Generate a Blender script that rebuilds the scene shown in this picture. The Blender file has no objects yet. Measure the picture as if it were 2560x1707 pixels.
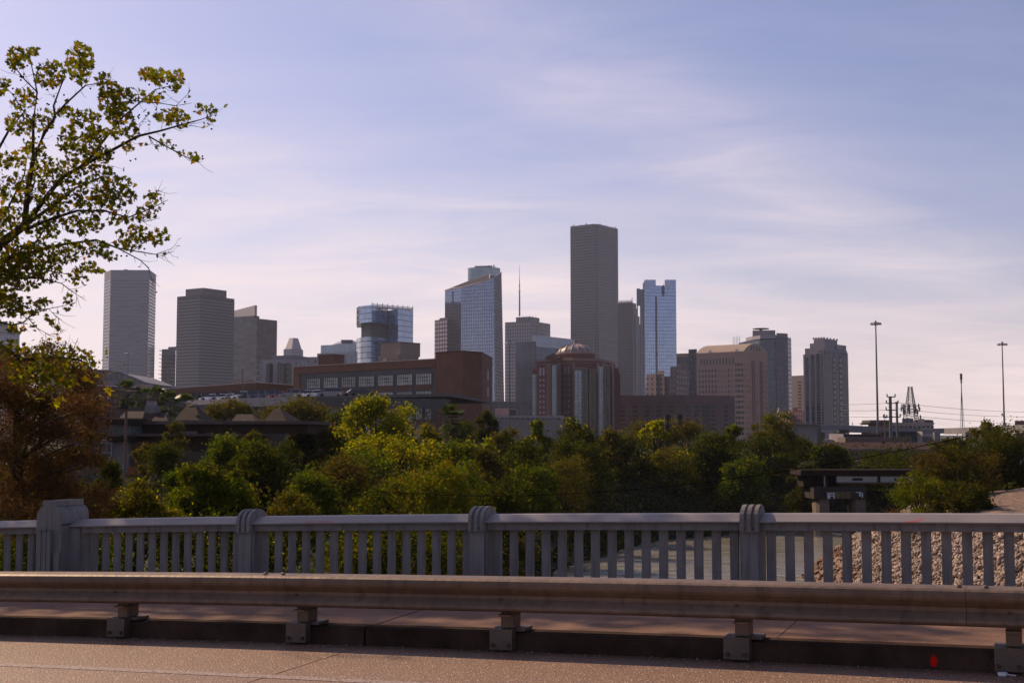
import bpy, math, random
import numpy as np
from mathutils import Vector, Matrix
R = math.radians
random.seed(7); rng = np.random.default_rng(11)
sc = bpy.context.scene; col = sc.collection
# ------------------------------------------------------------------ camera geometry
F, CX, CY, HZ, H = 3200.0, 1280.0, 853.5, 1085.0, 1.75
PIT = math.atan((HZ - CY) / F); cp, sp = math.cos(PIT), math.sin(PIT)
def fw(py): return cp - (CY - py) / F * sp
def K(px, py=950): return (px - CX) / F / fw(py)                 # sideways slope of a sight line
def Zh(py, Y): v = (CY - py) / F; return H + Y * (sp + v * cp) / fw(py)
def P(px, py, Y): return Vector((Y * K(px, py), Y, Zh(py, Y)))
# ------------------------------------------------------------------ materials
def new_mat(name):
    m = bpy.data.materials.new(name); m.use_nodes = True
    nt = m.node_tree; b = nt.nodes['Principled BSDF']; return m, nt, b
def N(nt, t, **kw):
    n = nt.nodes.new(t)
    for k, v in kw.items():
        if k in n.inputs: n.inputs[k].default_value = v
        else: setattr(n, k, v)
    return n
def math_n(nt, op, a, b=None, clamp=False):
    n = nt.nodes.new('ShaderNodeMath'); n.operation = op; n.use_clamp = clamp
    for i, x in enumerate((a, b)):
        if x is None: continue
        if isinstance(x, (int, float)): n.inputs[i].default_value = x
        else: nt.links.new(x, n.inputs[i])
    return n.outputs[0]
def mixc(nt, fac, a, b):
    n = nt.nodes.new('ShaderNodeMix'); n.data_type = 'RGBA'
    for i, x in ((0, fac), (6, a), (7, b)):
        if isinstance(x, (int, float)): n.inputs[i].default_value = x
        elif isinstance(x, tuple): n.inputs[i].default_value = (*x[:3], 1)
        else: nt.links.new(x, n.inputs[i])
    return n.outputs[2]
def noise(nt, scale, detail=4, vec=None, rough=.55):
    n = N(nt, 'ShaderNodeTexNoise', Scale=scale, Detail=detail, Roughness=rough)
    if vec is not None: nt.links.new(vec, n.inputs['Vector'])
    return n.outputs['Fac']
def ramp(nt, x, a, b):
    n = nt.nodes.new('ShaderNodeMapRange'); nt.links.new(x, n.inputs[0])
    n.inputs[1].default_value = a; n.inputs[2].default_value = b; return n.outputs[0]
def objco(nt): return nt.nodes.new('ShaderNodeTexCoord').outputs['Object']
def pm(name, c, rough=.7, metal=0, var=.25, scale=1.5, bump=0, bscale=None, spec=None, c2=None, streak=0):
    m, nt, b = new_mat(name); L = nt.links
    if spec is None: spec = .4 if rough < .6 else .12
    co = objco(nt); f = noise(nt, scale, 5, co)
    f = ramp(nt, f, .3, .7)
    d = c2 or tuple(x * (1 - var) for x in c); l = c if c2 else tuple(min(1, x * (1 + var * .6)) for x in c)
    f2 = ramp(nt, noise(nt, scale * 9, 3, co), .25, .75)
    fm = math_n(nt, 'ADD', math_n(nt, 'MULTIPLY', f, .65), math_n(nt, 'MULTIPLY', f2, .35))
    out = mixc(nt, fm, d, l)
    if streak:                                                      # run-off stains down the face, and blotches of wear
        mp = nt.nodes.new('ShaderNodeMapping'); L.new(co, mp.inputs[0]); mp.inputs['Scale'].default_value = (14, 14, 1.1)
        sk = ramp(nt, noise(nt, 1., 4, mp.outputs[0], .6), .50, .68); bl = ramp(nt, noise(nt, 3.3, 6, co, .7), .56, .66)
        out = mixc(nt, math_n(nt, 'MULTIPLY', sk, streak), out, tuple(x * .42 for x in c)); out = mixc(nt, math_n(nt, 'MULTIPLY', bl, streak * .8), out, (c[0] * .75, c[1] * .62, c[2] * .5))
    L.new(out, b.inputs['Base Color'])
    b.inputs['Roughness'].default_value = rough; b.inputs['Metallic'].default_value = metal
    b.inputs['Specular IOR Level'].default_value = spec
    if bump:
        bn = N(nt, 'ShaderNodeBump', Strength=bump, Distance=.02)
        L.new(noise(nt, bscale or scale * 20, 3, co), bn.inputs['Height']); L.new(bn.outputs[0], b.inputs['Normal'])
    return m
def facade(name, wall, glass, du, dv, fu, fv, groughs=(.6, .12), gmetal=.0, var=.5, uoff=0., light=None):
    """wall with a regular grid of glass: du x dv metres per cell, glass fills fu x fv of it"""
    m, nt, b = new_mat(name); L = nt.links
    uv = nt.nodes.new('ShaderNodeUVMap'); uv.uv_map = 'UVMap'
    s = nt.nodes.new('ShaderNodeSeparateXYZ'); L.new(uv.outputs[0], s.inputs[0])
    u = math_n(nt, 'DIVIDE', math_n(nt, 'ADD', s.outputs[0], uoff), du); v = math_n(nt, 'DIVIDE', s.outputs[1], dv)
    mu = math_n(nt, 'LESS_THAN', math_n(nt, 'FRACT', u), fu); mv = math_n(nt, 'LESS_THAN', math_n(nt, 'FRACT', v), fv)
    mask = math_n(nt, 'MULTIPLY', mu, mv)
    cb = nt.nodes.new('ShaderNodeCombineXYZ'); L.new(math_n(nt, 'FLOOR', u), cb.inputs[0]); L.new(math_n(nt, 'FLOOR', v), cb.inputs[1])
    wn = nt.nodes.new('ShaderNodeTexWhiteNoise'); wn.noise_dimensions = '2D'; L.new(cb.outputs[0], wn.inputs['Vector'])
    big = ramp(nt, noise(nt, .05, 4, objco(nt)), .35, .65)
    g1 = tuple(x * (1 - var) for x in glass); g2 = tuple(min(1, x * (1 + var)) for x in (light or glass))
    fac = math_n(nt, 'ADD', math_n(nt, 'MULTIPLY', wn.outputs['Value'], .6), math_n(nt, 'MULTIPLY', big, .4))
    gc = mixc(nt, fac, g1, g2)
    wc = mixc(nt, big, tuple(x * .88 for x in wall), wall)
    L.new(mixc(nt, mask, wc, gc), b.inputs['Base Color'])
    rr = nt.nodes.new('ShaderNodeMapRange'); L.new(mask, rr.inputs[0]); rr.inputs[3].default_value = groughs[0]; rr.inputs[4].default_value = groughs[1]
    L.new(rr.outputs[0], b.inputs['Roughness'])
    if gmetal: L.new(math_n(nt, 'MULTIPLY', mask, gmetal), b.inputs['Metallic'])
    bn = N(nt, 'ShaderNodeBump', Strength=.25, Distance=.3)            # panes are never perfectly flat
    L.new(wn.outputs['Value'], bn.inputs['Height'])
    return m
def leafmat(name, cols, trans=.5, rough=.8, spec=.05):
    m, nt, b = new_mat(name); L = nt.links
    g = nt.nodes.new('ShaderNodeNewGeometry'); cr = nt.nodes.new('ShaderNodeValToRGB')
    L.new(g.outputs['Random Per Island'], cr.inputs[0]); e = cr.color_ramp.elements
    n = len(cols)
    while len(e) < n: e.new(.5)
    for i, c in enumerate(cols): e[i].position = i / (n - 1) if n > 1 else 0; e[i].color = (*c, 1)
    big = ramp(nt, noise(nt, .5, 2, objco(nt)), .35, .65)
    c = mixc(nt, big, cr.outputs[0], cols[0]); 
    mx = nt.nodes.new('ShaderNodeMix'); mx.data_type = 'RGBA'; mx.inputs[0].default_value = .35
    L.new(cr.outputs[0], mx.inputs[6]); L.new(c, mx.inputs[7])
    L.new(mx.outputs[2], b.inputs['Base Color']); b.inputs['Roughness'].default_value = rough
    b.inputs['Specular IOR Level'].default_value = spec
    t = nt.nodes.new('ShaderNodeBsdfTranslucent'); hs = N(nt, 'ShaderNodeHueSaturation', Value=1.7, Saturation=1.12)
    L.new(mx.outputs[2], hs.inputs['Color']); L.new(hs.outputs[0], t.inputs[0])
    ms = nt.nodes.new('ShaderNodeMixShader'); ms.inputs[0].default_value = trans
    L.new(b.outputs[0], ms.inputs[1]); L.new(t.outputs[0], ms.inputs[2])
    L.new(ms.outputs[0], nt.nodes['Material Output'].inputs[0]); return m
# ------------------------------------------------------------------ objects
def wloc(o):
    v = Vector((0, 0, 0))
    while o is not None: v += o.location; o = o.parent
    return v
def tag(o, label=None, cat=None, group=None, kind=None):
    if label: o['label'] = label
    if cat: o['category'] = cat
    if group: o['group'] = group
    if kind: o['kind'] = kind
    return o
def thing(name, label, cat, loc=(0, 0, 0), group=None, rz=0):
    o = bpy.data.objects.new(name, None); o.empty_display_size = .3; col.objects.link(o)
    o.location = loc; o.rotation_euler.z = rz
    return tag(o, label, cat, group)
class MB:
    def __init__(s): s.v = []; s.f = []; s.uv = []
    def face(s, pts, uv=None):
        i = len(s.v); s.v += [tuple(p) for p in pts]; s.f.append(tuple(range(i, i + len(pts))))
        s.uv.append(uv or [(p[0] + p[1], p[2]) for p in pts])
    def prism(s, pl, z0, z1, cap=True, zt=None, u0=0, taper=None):
        """plan points counter-clockwise; zt: own top height per point; taper: own top plan"""
        n = len(pl); u = u0; tp = taper or pl
        zt = zt or [z1] * n
        for i in range(n):
            j = (i + 1) % n; a, b = pl[i], pl[j]; l = math.dist(a[:2], b[:2])
            s.face([(a[0], a[1], z0), (b[0], b[1], z0), (tp[j][0], tp[j][1], zt[j]), (tp[i][0], tp[i][1], zt[i])],
                   [(u, z0), (u + l, z0), (u + l, zt[j]), (u, zt[i])]); u += l
        if cap:
            s.face([(tp[i][0], tp[i][1], zt[i]) for i in range(n)], [(0, 0)] * n)
            s.face([(pl[i][0], pl[i][1], z0) for i in reversed(range(n))], [(0, 0)] * n)
        return s
    def box(s, c, d, rz=0, z=None):
        hx, hy, hz = d[0] / 2, d[1] / 2, d[2] / 2; ca, sa = math.cos(rz), math.sin(rz)
        pl = [(c[0] + x * ca - y * sa, c[1] + x * sa + y * ca) for x, y in ((-hx, -hy), (hx, -hy), (hx, hy), (-hx, hy))]
        return s.prism(pl, c[2] - hz, c[2] + hz)
    def tube(s, pts, r0, r1=None, n=6, cap=True):
        pts = [Vector(p) for p in pts]; m = len(pts); r1 = r0 if r1 is None else r1; rings = []
        up = Vector((0, 0, 1))
        for i, p in enumerate(pts):
            t = (pts[min(i + 1, m - 1)] - pts[max(i - 1, 0)]).normalized()
            a = t.cross(up if abs(t.z) < .95 else Vector((1, 0, 0))).normalized(); b = t.cross(a)
            r = r0 + (r1 - r0) * i / (m - 1)
            rings.append([p + (a * math.cos(2 * math.pi * k / n) + b * math.sin(2 * math.pi * k / n)) * r for k in range(n)])
        base = len(s.v)
        for rg in rings: s.v += [tuple(q) for q in rg]
        for i in range(m - 1):
            for k in range(n):
                k2 = (k + 1) % n
                s.f.append((base + i * n + k, base + (i + 1) * n + k, base + (i + 1) * n + k2, base + i * n + k2)); s.uv.append([(0, 0)] * 4)
        if cap:
            s.f.append(tuple(base + k for k in range(n))); s.uv.append([(0, 0)] * n)
            s.f.append(tuple(base + (m - 1) * n + k for k in reversed(range(n)))); s.uv.append([(0, 0)] * n)
        return s
    def lathe(s, c, prof, n=24, squash=1):
        base = len(s.v); m = len(prof)
        for r, z in prof:
            for k in range(n):
                a = 2 * math.pi * k / n; s.v.append((c[0] + r * math.cos(a), c[1] + r * squash * math.sin(a), c[2] + z))
        for i in range(m - 1):
            for k in range(n):
                k2 = (k + 1) % n
                s.f.append((base + i * n + k, base + i * n + k2, base + (i + 1) * n + k2, base + (i + 1) * n + k))
                r = prof[i][0]; s.uv.append([(k * r * 6.28 / n, s.v[base + i * n][2]), ((k + 1) * r * 6.28 / n, s.v[base + i * n][2]), ((k + 1) * r * 6.28 / n, s.v[base + (i + 1) * n][2]), (k * r * 6.28 / n, s.v[base + (i + 1) * n][2])])
        return s
    def build(s, name, mat, parent=None, origin=None, smooth=False, link=True):
        o0 = Vector(origin) if origin is not None else Vector((0, 0, 0))
        off = (wloc(parent) if parent else Vector((0, 0, 0))) + o0
        me = bpy.data.meshes.new(name)
        me.from_pydata([(x - off.x, y - off.y, z - off.z) for x, y, z in s.v], [], s.f)
        uvl = me.uv_layers.new(name='UVMap'); flat = [c for f in s.uv for p in f for c in p[:2]]
        uvl.data.foreach_set('uv', flat)
        if mat: me.materials.append(mat)
        if smooth:
            me.polygons.foreach_set('use_smooth', [True] * len(me.polygons))
        me.update(); ob = bpy.data.objects.new(name, me); ob.location = o0
        if link: col.objects.link(ob)
        if parent: ob.parent = parent
        return ob
def np_mesh(name, verts, per, mat, parent=None, origin=None, smooth=False, nperface=None, faces=None):
    """many islands of `per` vertices; faces: list of index tuples inside one island"""
    n = len(verts) // per; o0 = Vector(origin) if origin is not None else Vector((0, 0, 0))
    off = (wloc(parent) if parent else Vector((0, 0, 0))) + o0
    faces = faces or [tuple(range(per))]
    me = bpy.data.meshes.new(name); me.vertices.add(n * per)
    me.vertices.foreach_set('co', (verts - np.array(off)).astype(np.float32).ravel())
    tmpl = np.array([i for f in faces for i in f]); lt = np.array([len(f) for f in faces])
    loops = (np.arange(n)[:, None] * per + tmpl[None, :]).ravel()
    tot = np.tile(lt, n); st = np.concatenate([[0], np.cumsum(tot)[:-1]])
    me.loops.add(len(loops)); me.loops.foreach_set('vertex_index', loops.astype(np.int32))
    me.polygons.add(len(tot)); me.polygons.foreach_set('loop_start', st.astype(np.int32)); me.polygons.foreach_set('loop_total', tot.astype(np.int32))
    if mat: me.materials.append(mat)
    me.update(calc_edges=True); me.validate()
    ob = bpy.data.objects.new(name, me); ob.location = o0; col.objects.link(ob)
    if parent: ob.parent = parent
    return ob
def frames(n, flat=0., droop=0.):
    w = rng.normal(size=(n, 3)); w[:, 2] += flat; w /= np.linalg.norm(w, axis=1)[:, None]
    a = rng.normal(size=(n, 3)); a[:, 2] -= droop; u = a - (a * w).sum(1)[:, None] * w; u /= np.linalg.norm(u, axis=1)[:, None]
    return u, np.cross(w, u), w
LEAF = {'quad': [(-.5, 0, 0), (0, .3, .06), (.5, 0, 0), (0, -.3, .06)],
        'lobed': [(0, -.5, 0), (.12, -.3, 0), (.5, -.34, .08), (.3, -.06, .03), (.55, .12, .1), (.24, .16, .04), (0, .62, .06), (-.24, .16, .04), (-.55, .12, .1), (-.3, -.06, .03), (-.5, -.34, .08), (-.12, -.3, 0)],
        'needle': [(-.5, 0, 0), (0, .13, .03), (.5, 0, 0), (0, -.13, .03)],
        'frond': [(-.5, 0, 0), (-.1, .1, .05), (.5, 0, -.12), (-.1, -.1, .05)]}
def leaves(name, pos, size, mat, parent, shape='quad', flat=0., droop=0., kind=None):
    t = np.array(LEAF[shape]); n = len(pos); u, v, w = frames(n, flat, droop)
    sz = np.asarray(size).reshape(-1, 1, 1) * np.ones((n, 1, 1))
    vv = pos[:, None, :] + (t[None, :, 0:1] * u[:, None, :] + t[None, :, 1:2] * v[:, None, :] + t[None, :, 2:3] * w[:, None, :]) * sz
    o = np_mesh(name, vv.reshape(-1, 3), len(t), mat, parent)
    return o
# ------------------------------------------------------------------ bridge frame: u along the kerb, v away from the camera
TH = R(22); cb_, sb_ = math.cos(TH), math.sin(TH)
def zc(u):
    t = max(-16, min(13, u + 4.4)); return .0275 * t - .0011 * t * t + (u + 4.4 - t) * .01
def BW(u, v, z): return (cb_ * u + sb_ * v, -sb_ * u + cb_ * v, z + zc(u))
def U(px, v, py=1400): k = K(px, py); return v * (k * cb_ - sb_) / (cb_ + k * sb_)
def sweep(mb, prof, u0, u1, step=.5, closed=True, cap=True, wob=0):
    """prof: list of (v, z), swept along the bridge"""
    n = max(2, int(round((u1 - u0) / step)) + 1); m = len(prof); base = len(mb.v)
    for i in range(n):
        u = u0 + (u1 - u0) * i / (n - 1)
        for v, z in prof: mb.v.append(BW(u, v + wob * math.sin(u * 1.7), z))
    r = m if closed else m - 1
    for i in range(n - 1):
        for k in range(r):
            k2 = (k + 1) % m
            mb.f.append((base + i * m + k, base + i * m + k2, base + (i + 1) * m + k2, base + (i + 1) * m + k)); mb.uv.append([(0, 0)] * 4)
    if cap and closed:
        mb.f.append(tuple(base + k for k in reversed(range(m)))); mb.uv.append([(0, 0)] * m)
        mb.f.append(tuple(base + (n - 1) * m + k for k in range(m))); mb.uv.append([(0, 0)] * m)
    return mb
def bbox(mb, u0, u1, v0, v1, z0, z1):
    c = [BW(u, v, z) for z in (z0, z1) for u, v in ((u0, v0), (u1, v0), (u1, v1), (u0, v1))]
    for f in ((0, 1, 5, 4), (1, 2, 6, 5), (2, 3, 7, 6), (3, 0, 4, 7), (4, 5, 6, 7), (3, 2, 1, 0)): mb.face([c[i] for i in f])
    return mb
# ================================================================== SETTING: bridge deck
M = {}
def road_mat():
    m, nt, b = new_mat('road_aggregate'); L = nt.links; co = objco(nt)
    vo = N(nt, 'ShaderNodeTexVoronoi', Scale=62.); L.new(co, vo.inputs['Vector'])
    f = ramp(nt, noise(nt, .6, 5, co), .3, .7); fine = ramp(nt, noise(nt, 60, 3, co), .3, .7)
    c = mixc(nt, fine, (.095, .050, .032), (.315, .185, .108)); c = mixc(nt, math_n(nt, 'MULTIPLY', f, .35), c, (.13, .08, .06))
    sepc = nt.nodes.new('ShaderNodeSeparateColor'); L.new(vo.outputs['Color'], sepc.inputs[0])
    peb = math_n(nt, 'GREATER_THAN', sepc.outputs[0], .90); near = math_n(nt, 'LESS_THAN', vo.outputs['Distance'], .33)
    c = mixc(nt, math_n(nt, 'MULTIPLY', peb, near), c, (.80, .62, .50)); L.new(c, b.inputs['Base Color'])
    b.inputs['Roughness'].default_value = .62
    bn = N(nt, 'ShaderNodeBump', Strength=.9, Distance=.006); L.new(vo.outputs['Distance'], bn.inputs['Height']); L.new(bn.outputs[0], b.inputs['Normal'])
    return m
M['road'] = road_mat()
M['walk'] = pm('sidewalk_concrete', (.215, .128, .09), .8, var=.35, scale=1.2, bump=.5, bscale=70)
M['kerb'] = pm('kerb_concrete', (.17, .12, .09), .85, var=.5, scale=2.2, bump=.8, bscale=50)
M['paint'] = pm('rail_paint', (.225, .210, .195), .7, var=.22, scale=2.5, bump=.35, bscale=120, streak=.55)
M['conc'] = pm('bare_concrete', (.30, .29, .29), .8, var=.25, scale=1.2, bump=.4, bscale=40)
M['steel'] = pm('weathered_steel', (.175, .118, .078), .58, metal=.3, var=.40, scale=1.6, bump=.25, bscale=18, streak=.6)
M['bracket'] = pm('bracket_steel', (.125, .092, .07), .55, metal=.3, var=.3, scale=5, bump=.3, bscale=60)
M['bolt'] = pm('rusty_bolt', (.10, .06, .04), .6, metal=.5, var=.4, scale=30)
M['dark'] = pm('dark_gap', (.015, .012, .01), .9, var=.3)
UJ = U(905, 9.55, 1600)                                             # transverse expansion joint
UL, UR = -34., 24.
mb = MB()
for a, b_ in ((UL, UJ - .007), (UJ + .007, UR)):
    sweep(mb, [(9.6, 0.013), (9.6, -.35), (-9, -.35), (-9, .013)][::-1], a, b_, 1.0)
tag(mb.build('road', M['road'], smooth=False), kind='structure')
mb = MB()
for a, b_ in ((UL, UJ - .01), (UJ + .008, UR)):
    sweep(mb, [(9.6, -.33), (9.6, .135), (9.615, .155), (9.66, .163), (9.78, .166), (9.78, -.33)][::-1], a, b_, .7, wob=.004)
kb = tag(mb.build('kerb', None, smooth=False), kind='structure')
# kerb material with a sprayed red dot
m, nt, b = new_mat('kerb_concrete_marked'); L = nt.links; co = objco(nt)
f = ramp(nt, noise(nt, 2.4, 5, co), .3, .7); c = mixc(nt, f, (.030, .018, .012), (.090, .055, .037))
rp = BW(U(2334, 9.6, 1632), 9.6, .07)
dn = nt.nodes.new('ShaderNodeVectorMath'); dn.operation = 'SUBTRACT'; L.new(co, dn.inputs[0]); dn.inputs[1].default_value = rp
sx = nt.nodes.new('ShaderNodeVectorMath'); sx.operation = 'MULTIPLY'; L.new(dn.outputs[0], sx.inputs[0]); sx.inputs[1].default_value = (1.5, 1.5, .85)
ln = nt.nodes.new('ShaderNodeVectorMath'); ln.operation = 'LENGTH'; L.new(sx.outputs[0], ln.inputs[0])
r_ = math_n(nt, 'ADD', ln.outputs['Value'], math_n(nt, 'MULTIPLY', noise(nt, 30, 3, co), .03))
c = mixc(nt, ramp(nt, r_, .055, .036), c, (.75, .01, .008)); L.new(c, b.inputs['Base Color']); b.inputs['Roughness'].default_value = .9; b.inputs['Specular IOR Level'].default_value = .05
bn = N(nt, 'ShaderNodeBump', Strength=.8, Distance=.02); L.new(noise(nt, 40, 4, co), bn.inputs['Height']); L.new(bn.outputs[0], b.inputs['Normal'])
kb.data.materials.append(m)
mb = MB()
for a, b_ in ((UL, UJ - .012), (UJ + .012, UJ + 3.4 - .004), (UJ + 3.4 + .004, UJ + 8.1), (UJ + 8.108, UR)):
    sweep(mb, [(9.784, -.3), (9.784, .162), (12.55, .20), (12.55, -.3)][::-1], a, b_, 1.0)
tag(mb.build('sidewalk', M['walk']), kind='structure')
mb = MB(); sweep(mb, [(12.6, -.36), (12.6, -.95), (-9.05, -.95), (-9.05, -.36)], UL, UR, 1.0)
tag(mb.build('bridge_deck_slab', M['conc']), kind='structure')
# worn edge line
m, nt, b = new_mat('worn_road_line'); L = nt.links; co = objco(nt)
w = math_n(nt, 'GREATER_THAN', noise(nt, 45, 5, co), .47); L.new(mixc(nt, w, (.13, .082, .06), (.30, .225, .19)), b.inputs['Base Color']); b.inputs['Roughness'].default_value = .7
mb = MB(); sweep(mb, [(8.18, .0165), (8.18, .0125), (8.06, .0125), (8.06, .0165)][::-1], UL, UR, 1.0)
tag(mb.build('worn_lane_line', m), kind='structure')
# ------------------------------------------------------------------ balustrade
VR = 12.05
bal = thing('bridge_balustrade', 'long grey painted balustrade of the bridge with ribbed arched pilasters, behind the steel guardrail', 'balustrade', BW(U(1280, VR), VR, .18))
us = [U(120, VR - .27), U(622, VR - .05), U(1202, VR - .05), U(1880, VR - .05)]
bay = (us[3] - us[1]) / 2
us = [us[0], us[3] - 2 * bay, us[3] - bay, us[3], us[3] + bay, us[3] + 2 * bay]
def railseg(u0, u1):
    mb = MB(); sweep(mb, [(VR - .15, .883), (VR - .15, .895), (VR - .035, .957), (VR + .10, .960), (VR + .15, .90), (VR + .15, .883)][::-1], u0, u1, .5)
    mb.build('handrail', M['rail'], bal)
    mb = MB(); sweep(mb, [(VR - .095, .808), (VR - .095, .8825), (VR + .095, .8825), (VR + .095, .808)][::-1], u0, u1, .5)
    mb.build('top_beam', M['paint'], bal)
    mb = MB(); sweep(mb, [(VR - .1, .19), (VR - .1, .30), (VR + .1, .30), (VR + .1, .19)][::-1], u0, u1, .5)
    mb.build('bottom_beam', M['paint'], bal)
def balusters(u0, u1, n, half0=True):
    for i in range(n):
        u = u0 + (u1 - u0) * (i + .5) / n
        mb = MB(); w = .043; d = .020; ch = .007
        c = [(u - w, -d + ch), (u - w + ch, -d), (u + w - ch, -d), (u + w, -d + ch), (u + w, d - ch), (u + w - ch, d), (u - w + ch, d), (u - w, d - ch)]
        lo = [BW(a, VR + b, .302) for a, b in c]; hi = [BW(a, VR + b, .8075) for a, b in c]
        for k in range(8): k2 = (k + 1) % 8; mb.face([lo[k], lo[k2], hi[k2], hi[k]])
        mb.build('baluster', M['paint'], bal)
# handrail paint: old red scratches on it
m, nt, b = new_mat('handrail_paint'); L = nt.links; co = objco(nt)
f = ramp(nt, noise(nt, 1.4, 5, co), .3, .7); c = mixc(nt, f, (.19, .165, .158), (.28, .238, .22))
st = math_n(nt, 'GREATER_THAN', noise(nt, 7, 6, co, .7), .72); c = mixc(nt, math_n(nt, 'MULTIPLY', st, .6), c, (.16, .13, .12))
def streak(c, px, py, half, slope):
    u = U(px, VR - .12, py); q = Vector(BW(u, VR - .12, .905)) - wloc(bal)
    d = nt.nodes.new('ShaderNodeVectorMath'); d.operation = 'SUBTRACT'; L.new(co, d.inputs[0]); d.inputs[1].default_value = q
    s = nt.nodes.new('ShaderNodeSeparateXYZ'); L.new(d.outputs[0], s.inputs[0])
    along = math_n(nt, 'ABSOLUTE', s.outputs[0]); wav = math_n(nt, 'MULTIPLY', math_n(nt, 'SUBTRACT', noise(nt, 9, 2, co), .5), .03)
    zz = math_n(nt, 'ABSOLUTE', math_n(nt, 'ADD', math_n(nt, 'SUBTRACT', s.outputs[2], math_n(nt, 'MULTIPLY', s.outputs[0], slope)), wav))
    mk = math_n(nt, 'MULTIPLY', math_n(nt, 'LESS_THAN', along, half), ramp(nt, zz, .010, .004))
    return mixc(nt, math_n(nt, 'MULTIPLY', mk, .5), c, (.42, .03, .03))
c = streak(c, 2285, 1294, .085, .16); c = streak(c, 1620, 1290, .012, -.8); c = streak(c, 800, 1296, .16, .02)
L.new(c, b.inputs['Base Color']); b.inputs['Roughness'].default_value = .5
bn = N(nt, 'ShaderNodeBump', Strength=.35, Distance=.01); L.new(noise(nt, 120, 3, co), bn.inputs['Height']); L.new(bn.outputs[0], b.inputs['Normal'])
M['rail'] = m
def pilaster(u):
    mb = MB(); bbox(mb, u - .076, u + .076, VR - .13, VR + .13, .19, .85)
    bbox(mb, u - .100, u - .0765, VR - .11, VR + .11, .19, .80); bbox(mb, u + .0765, u + .100, VR - .11, VR + .11, .19, .80)
    p = mb.build('pilaster', M['paint'], bal)
    # ribbed saddle arching over the handrail
    mb = MB(); n = 9; prof = []
    for a in range(-1, n + 2):
        if a == -1: prof.append((VR - .158, .80))
        elif a == n + 1: prof.append((VR + .158, .80))
        else:
            t = math.pi * (1 - a / n); prof.append((VR + .158 * math.cos(t), .905 + .122 * math.sin(t)))
    def arch(u0, u1, g):
        pr = [(VR + (v - VR) * (1 + g / .158), z + (g if z > .9 else 0)) for v, z in prof]
        k = len(pr); base = len(mb.v)
        for uu in (u0, u1):
            for v, z in pr: mb.v.append(BW(uu, v, z))
        for i in range(k - 1): mb.f.append((base + i, base + i + 1, base + k + i + 1, base + k + i)[::-1]); mb.uv.append([(0, 0)] * 4)
        mb.f.append(tuple(base + i for i in range(k))); mb.uv.append([(0, 0)] * k)
        mb.f.append(tuple(base + k + i for i in reversed(range(k)))); mb.uv.append([(0, 0)] * k)
    arch(u - .092, u + .092, 0)
    for q in (-.065, 0, .065): arch(u + q - .019, u + q + .019, .018)
    bbox(mb, u - .088, u + .088, VR - .162, VR + .1, .795, .86)
    mb.build('ribbed_cap', M['paint'], p)
    for q in (-.05, .04):
        mb = MB(); x = BW(u + q, VR - .164, .828); mb.tube([x, (x[0] + sb_ * .02, x[1] + cb_ * .02, x[2])], .012, n=6); mb.build('screw_hole', M['dark'], p)
for u in us[1:]: pilaster(u)
for i in range(1, 5):
    a, b_ = us[i] + .109, us[i + 1] - .109
    railseg(us[i] + .094, us[i + 1] - .094); q_ = (us[i + 1] - us[i]) / 16; balusters(us[i] + q_ * .5, us[i + 1] - q_ * .5, 15)
# big end pylon
up = us[0]
mb = MB()
bbox(mb, up - .18, up + .18, VR - .27, VR + .2, .19, .93)
def lump(mb, u0, u1, v0, v1, z0, z1, r, steps=5):
    pr = [(u0, z0), (u1, z0)] + [(u1 - r + r * math.cos(t * math.pi / 2 / steps), z1 - r + r * math.sin(t * math.pi / 2 / steps)) for t in range(steps + 1)] + \
         [(u0 + r - r * math.sin(t * math.pi / 2 / steps), z1 - r + r * math.cos(t * math.pi / 2 / steps)) for t in range(steps + 1)]
    fr = [BW(u, v0, z) for u, z in pr]; bk = [BW(u, v1, z) for u, z in pr]; k = len(pr)
    mb.face(fr); mb.face(bk[::-1])
    for i in range(k): j = (i + 1) % k; mb.face([fr[i], bk[i], bk[j], fr[j]])
lump(mb, up - .18, up + .18, VR - .272, VR + .19, .90, 1.14, .13)
bbox(mb, up - .115, up + .115, VR - .25, VR + .17, 1.13, 1.195)
py = mb.build('end_pylon', M['paint'], bal)
mb = MB()
for q in (-.105, -.035, .035): lump(mb, up + q - .031, up + q + .031, VR - .312, VR - .27, .19, .86, .04)
bbox(mb, up + .095, up + .176, VR - .298, VR - .27, .19, .60)
mb.build('fluting', M['paint'], py)
mb = MB(); bbox(mb, up + .18, U(216, VR) , VR - .12, VR + .12, .19, .869); mb.build('side_panel', M['paint'], py)
railseg(up + .182, us[1] - .094); balusters(U(222, VR), us[1] - .109, 13)
railseg(UL + 14, up - .182); balusters(up - 2.4, up - .22, 12)
mb = MB(); n_ = int((up - 2.5 - (UL + 14.1)) / .19)
for i in range(n_):
    u = UL + 14.15 + i * .19; bbox(mb, u - .043, u + .043, VR - .02, VR + .02, .302, .8075)
tag(mb.build('baluster', M['paint'], bal), kind='stuff')
# ------------------------------------------------------------------ tubular W-beam guardrail
VG = 9.6
gr = thing('guardrail', 'weathered brown steel guardrail along the kerb, in front of the grey balustrade', 'guardrail', BW(-4, VG, .15))
prof = [(-.07, .292), (-.13, .295), (-.152, .308), (-.16, .325), (-.155, .352), (-.122, .392), (-.106, .412), (-.106, .444), (-.122, .462), (-.152, .502), (-.160, .525), (-.160, .560), (-.153, .582), (-.135, .597), (-.10, .603), (-.02, .606),
        (.05, .605), (.11, .600), (.15, .58), (.165, .545), (.165, .50), (.135, .45), (.135, .42), (.165, .365), (.165, .325), (.13, .305), (.07, .30)]
usg = [U(306, VG - .1, 1530), U(746, VG - .1, 1545), U(1255, VG - .1, 1555), U(1846, VG - .1, 1575), U(2556, VG - .1, 1600)]
sg = (usg[4] - usg[0]) / 4; usg = [usg[0] - .055 + sg * i for i in range(-2, 7)]
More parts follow.
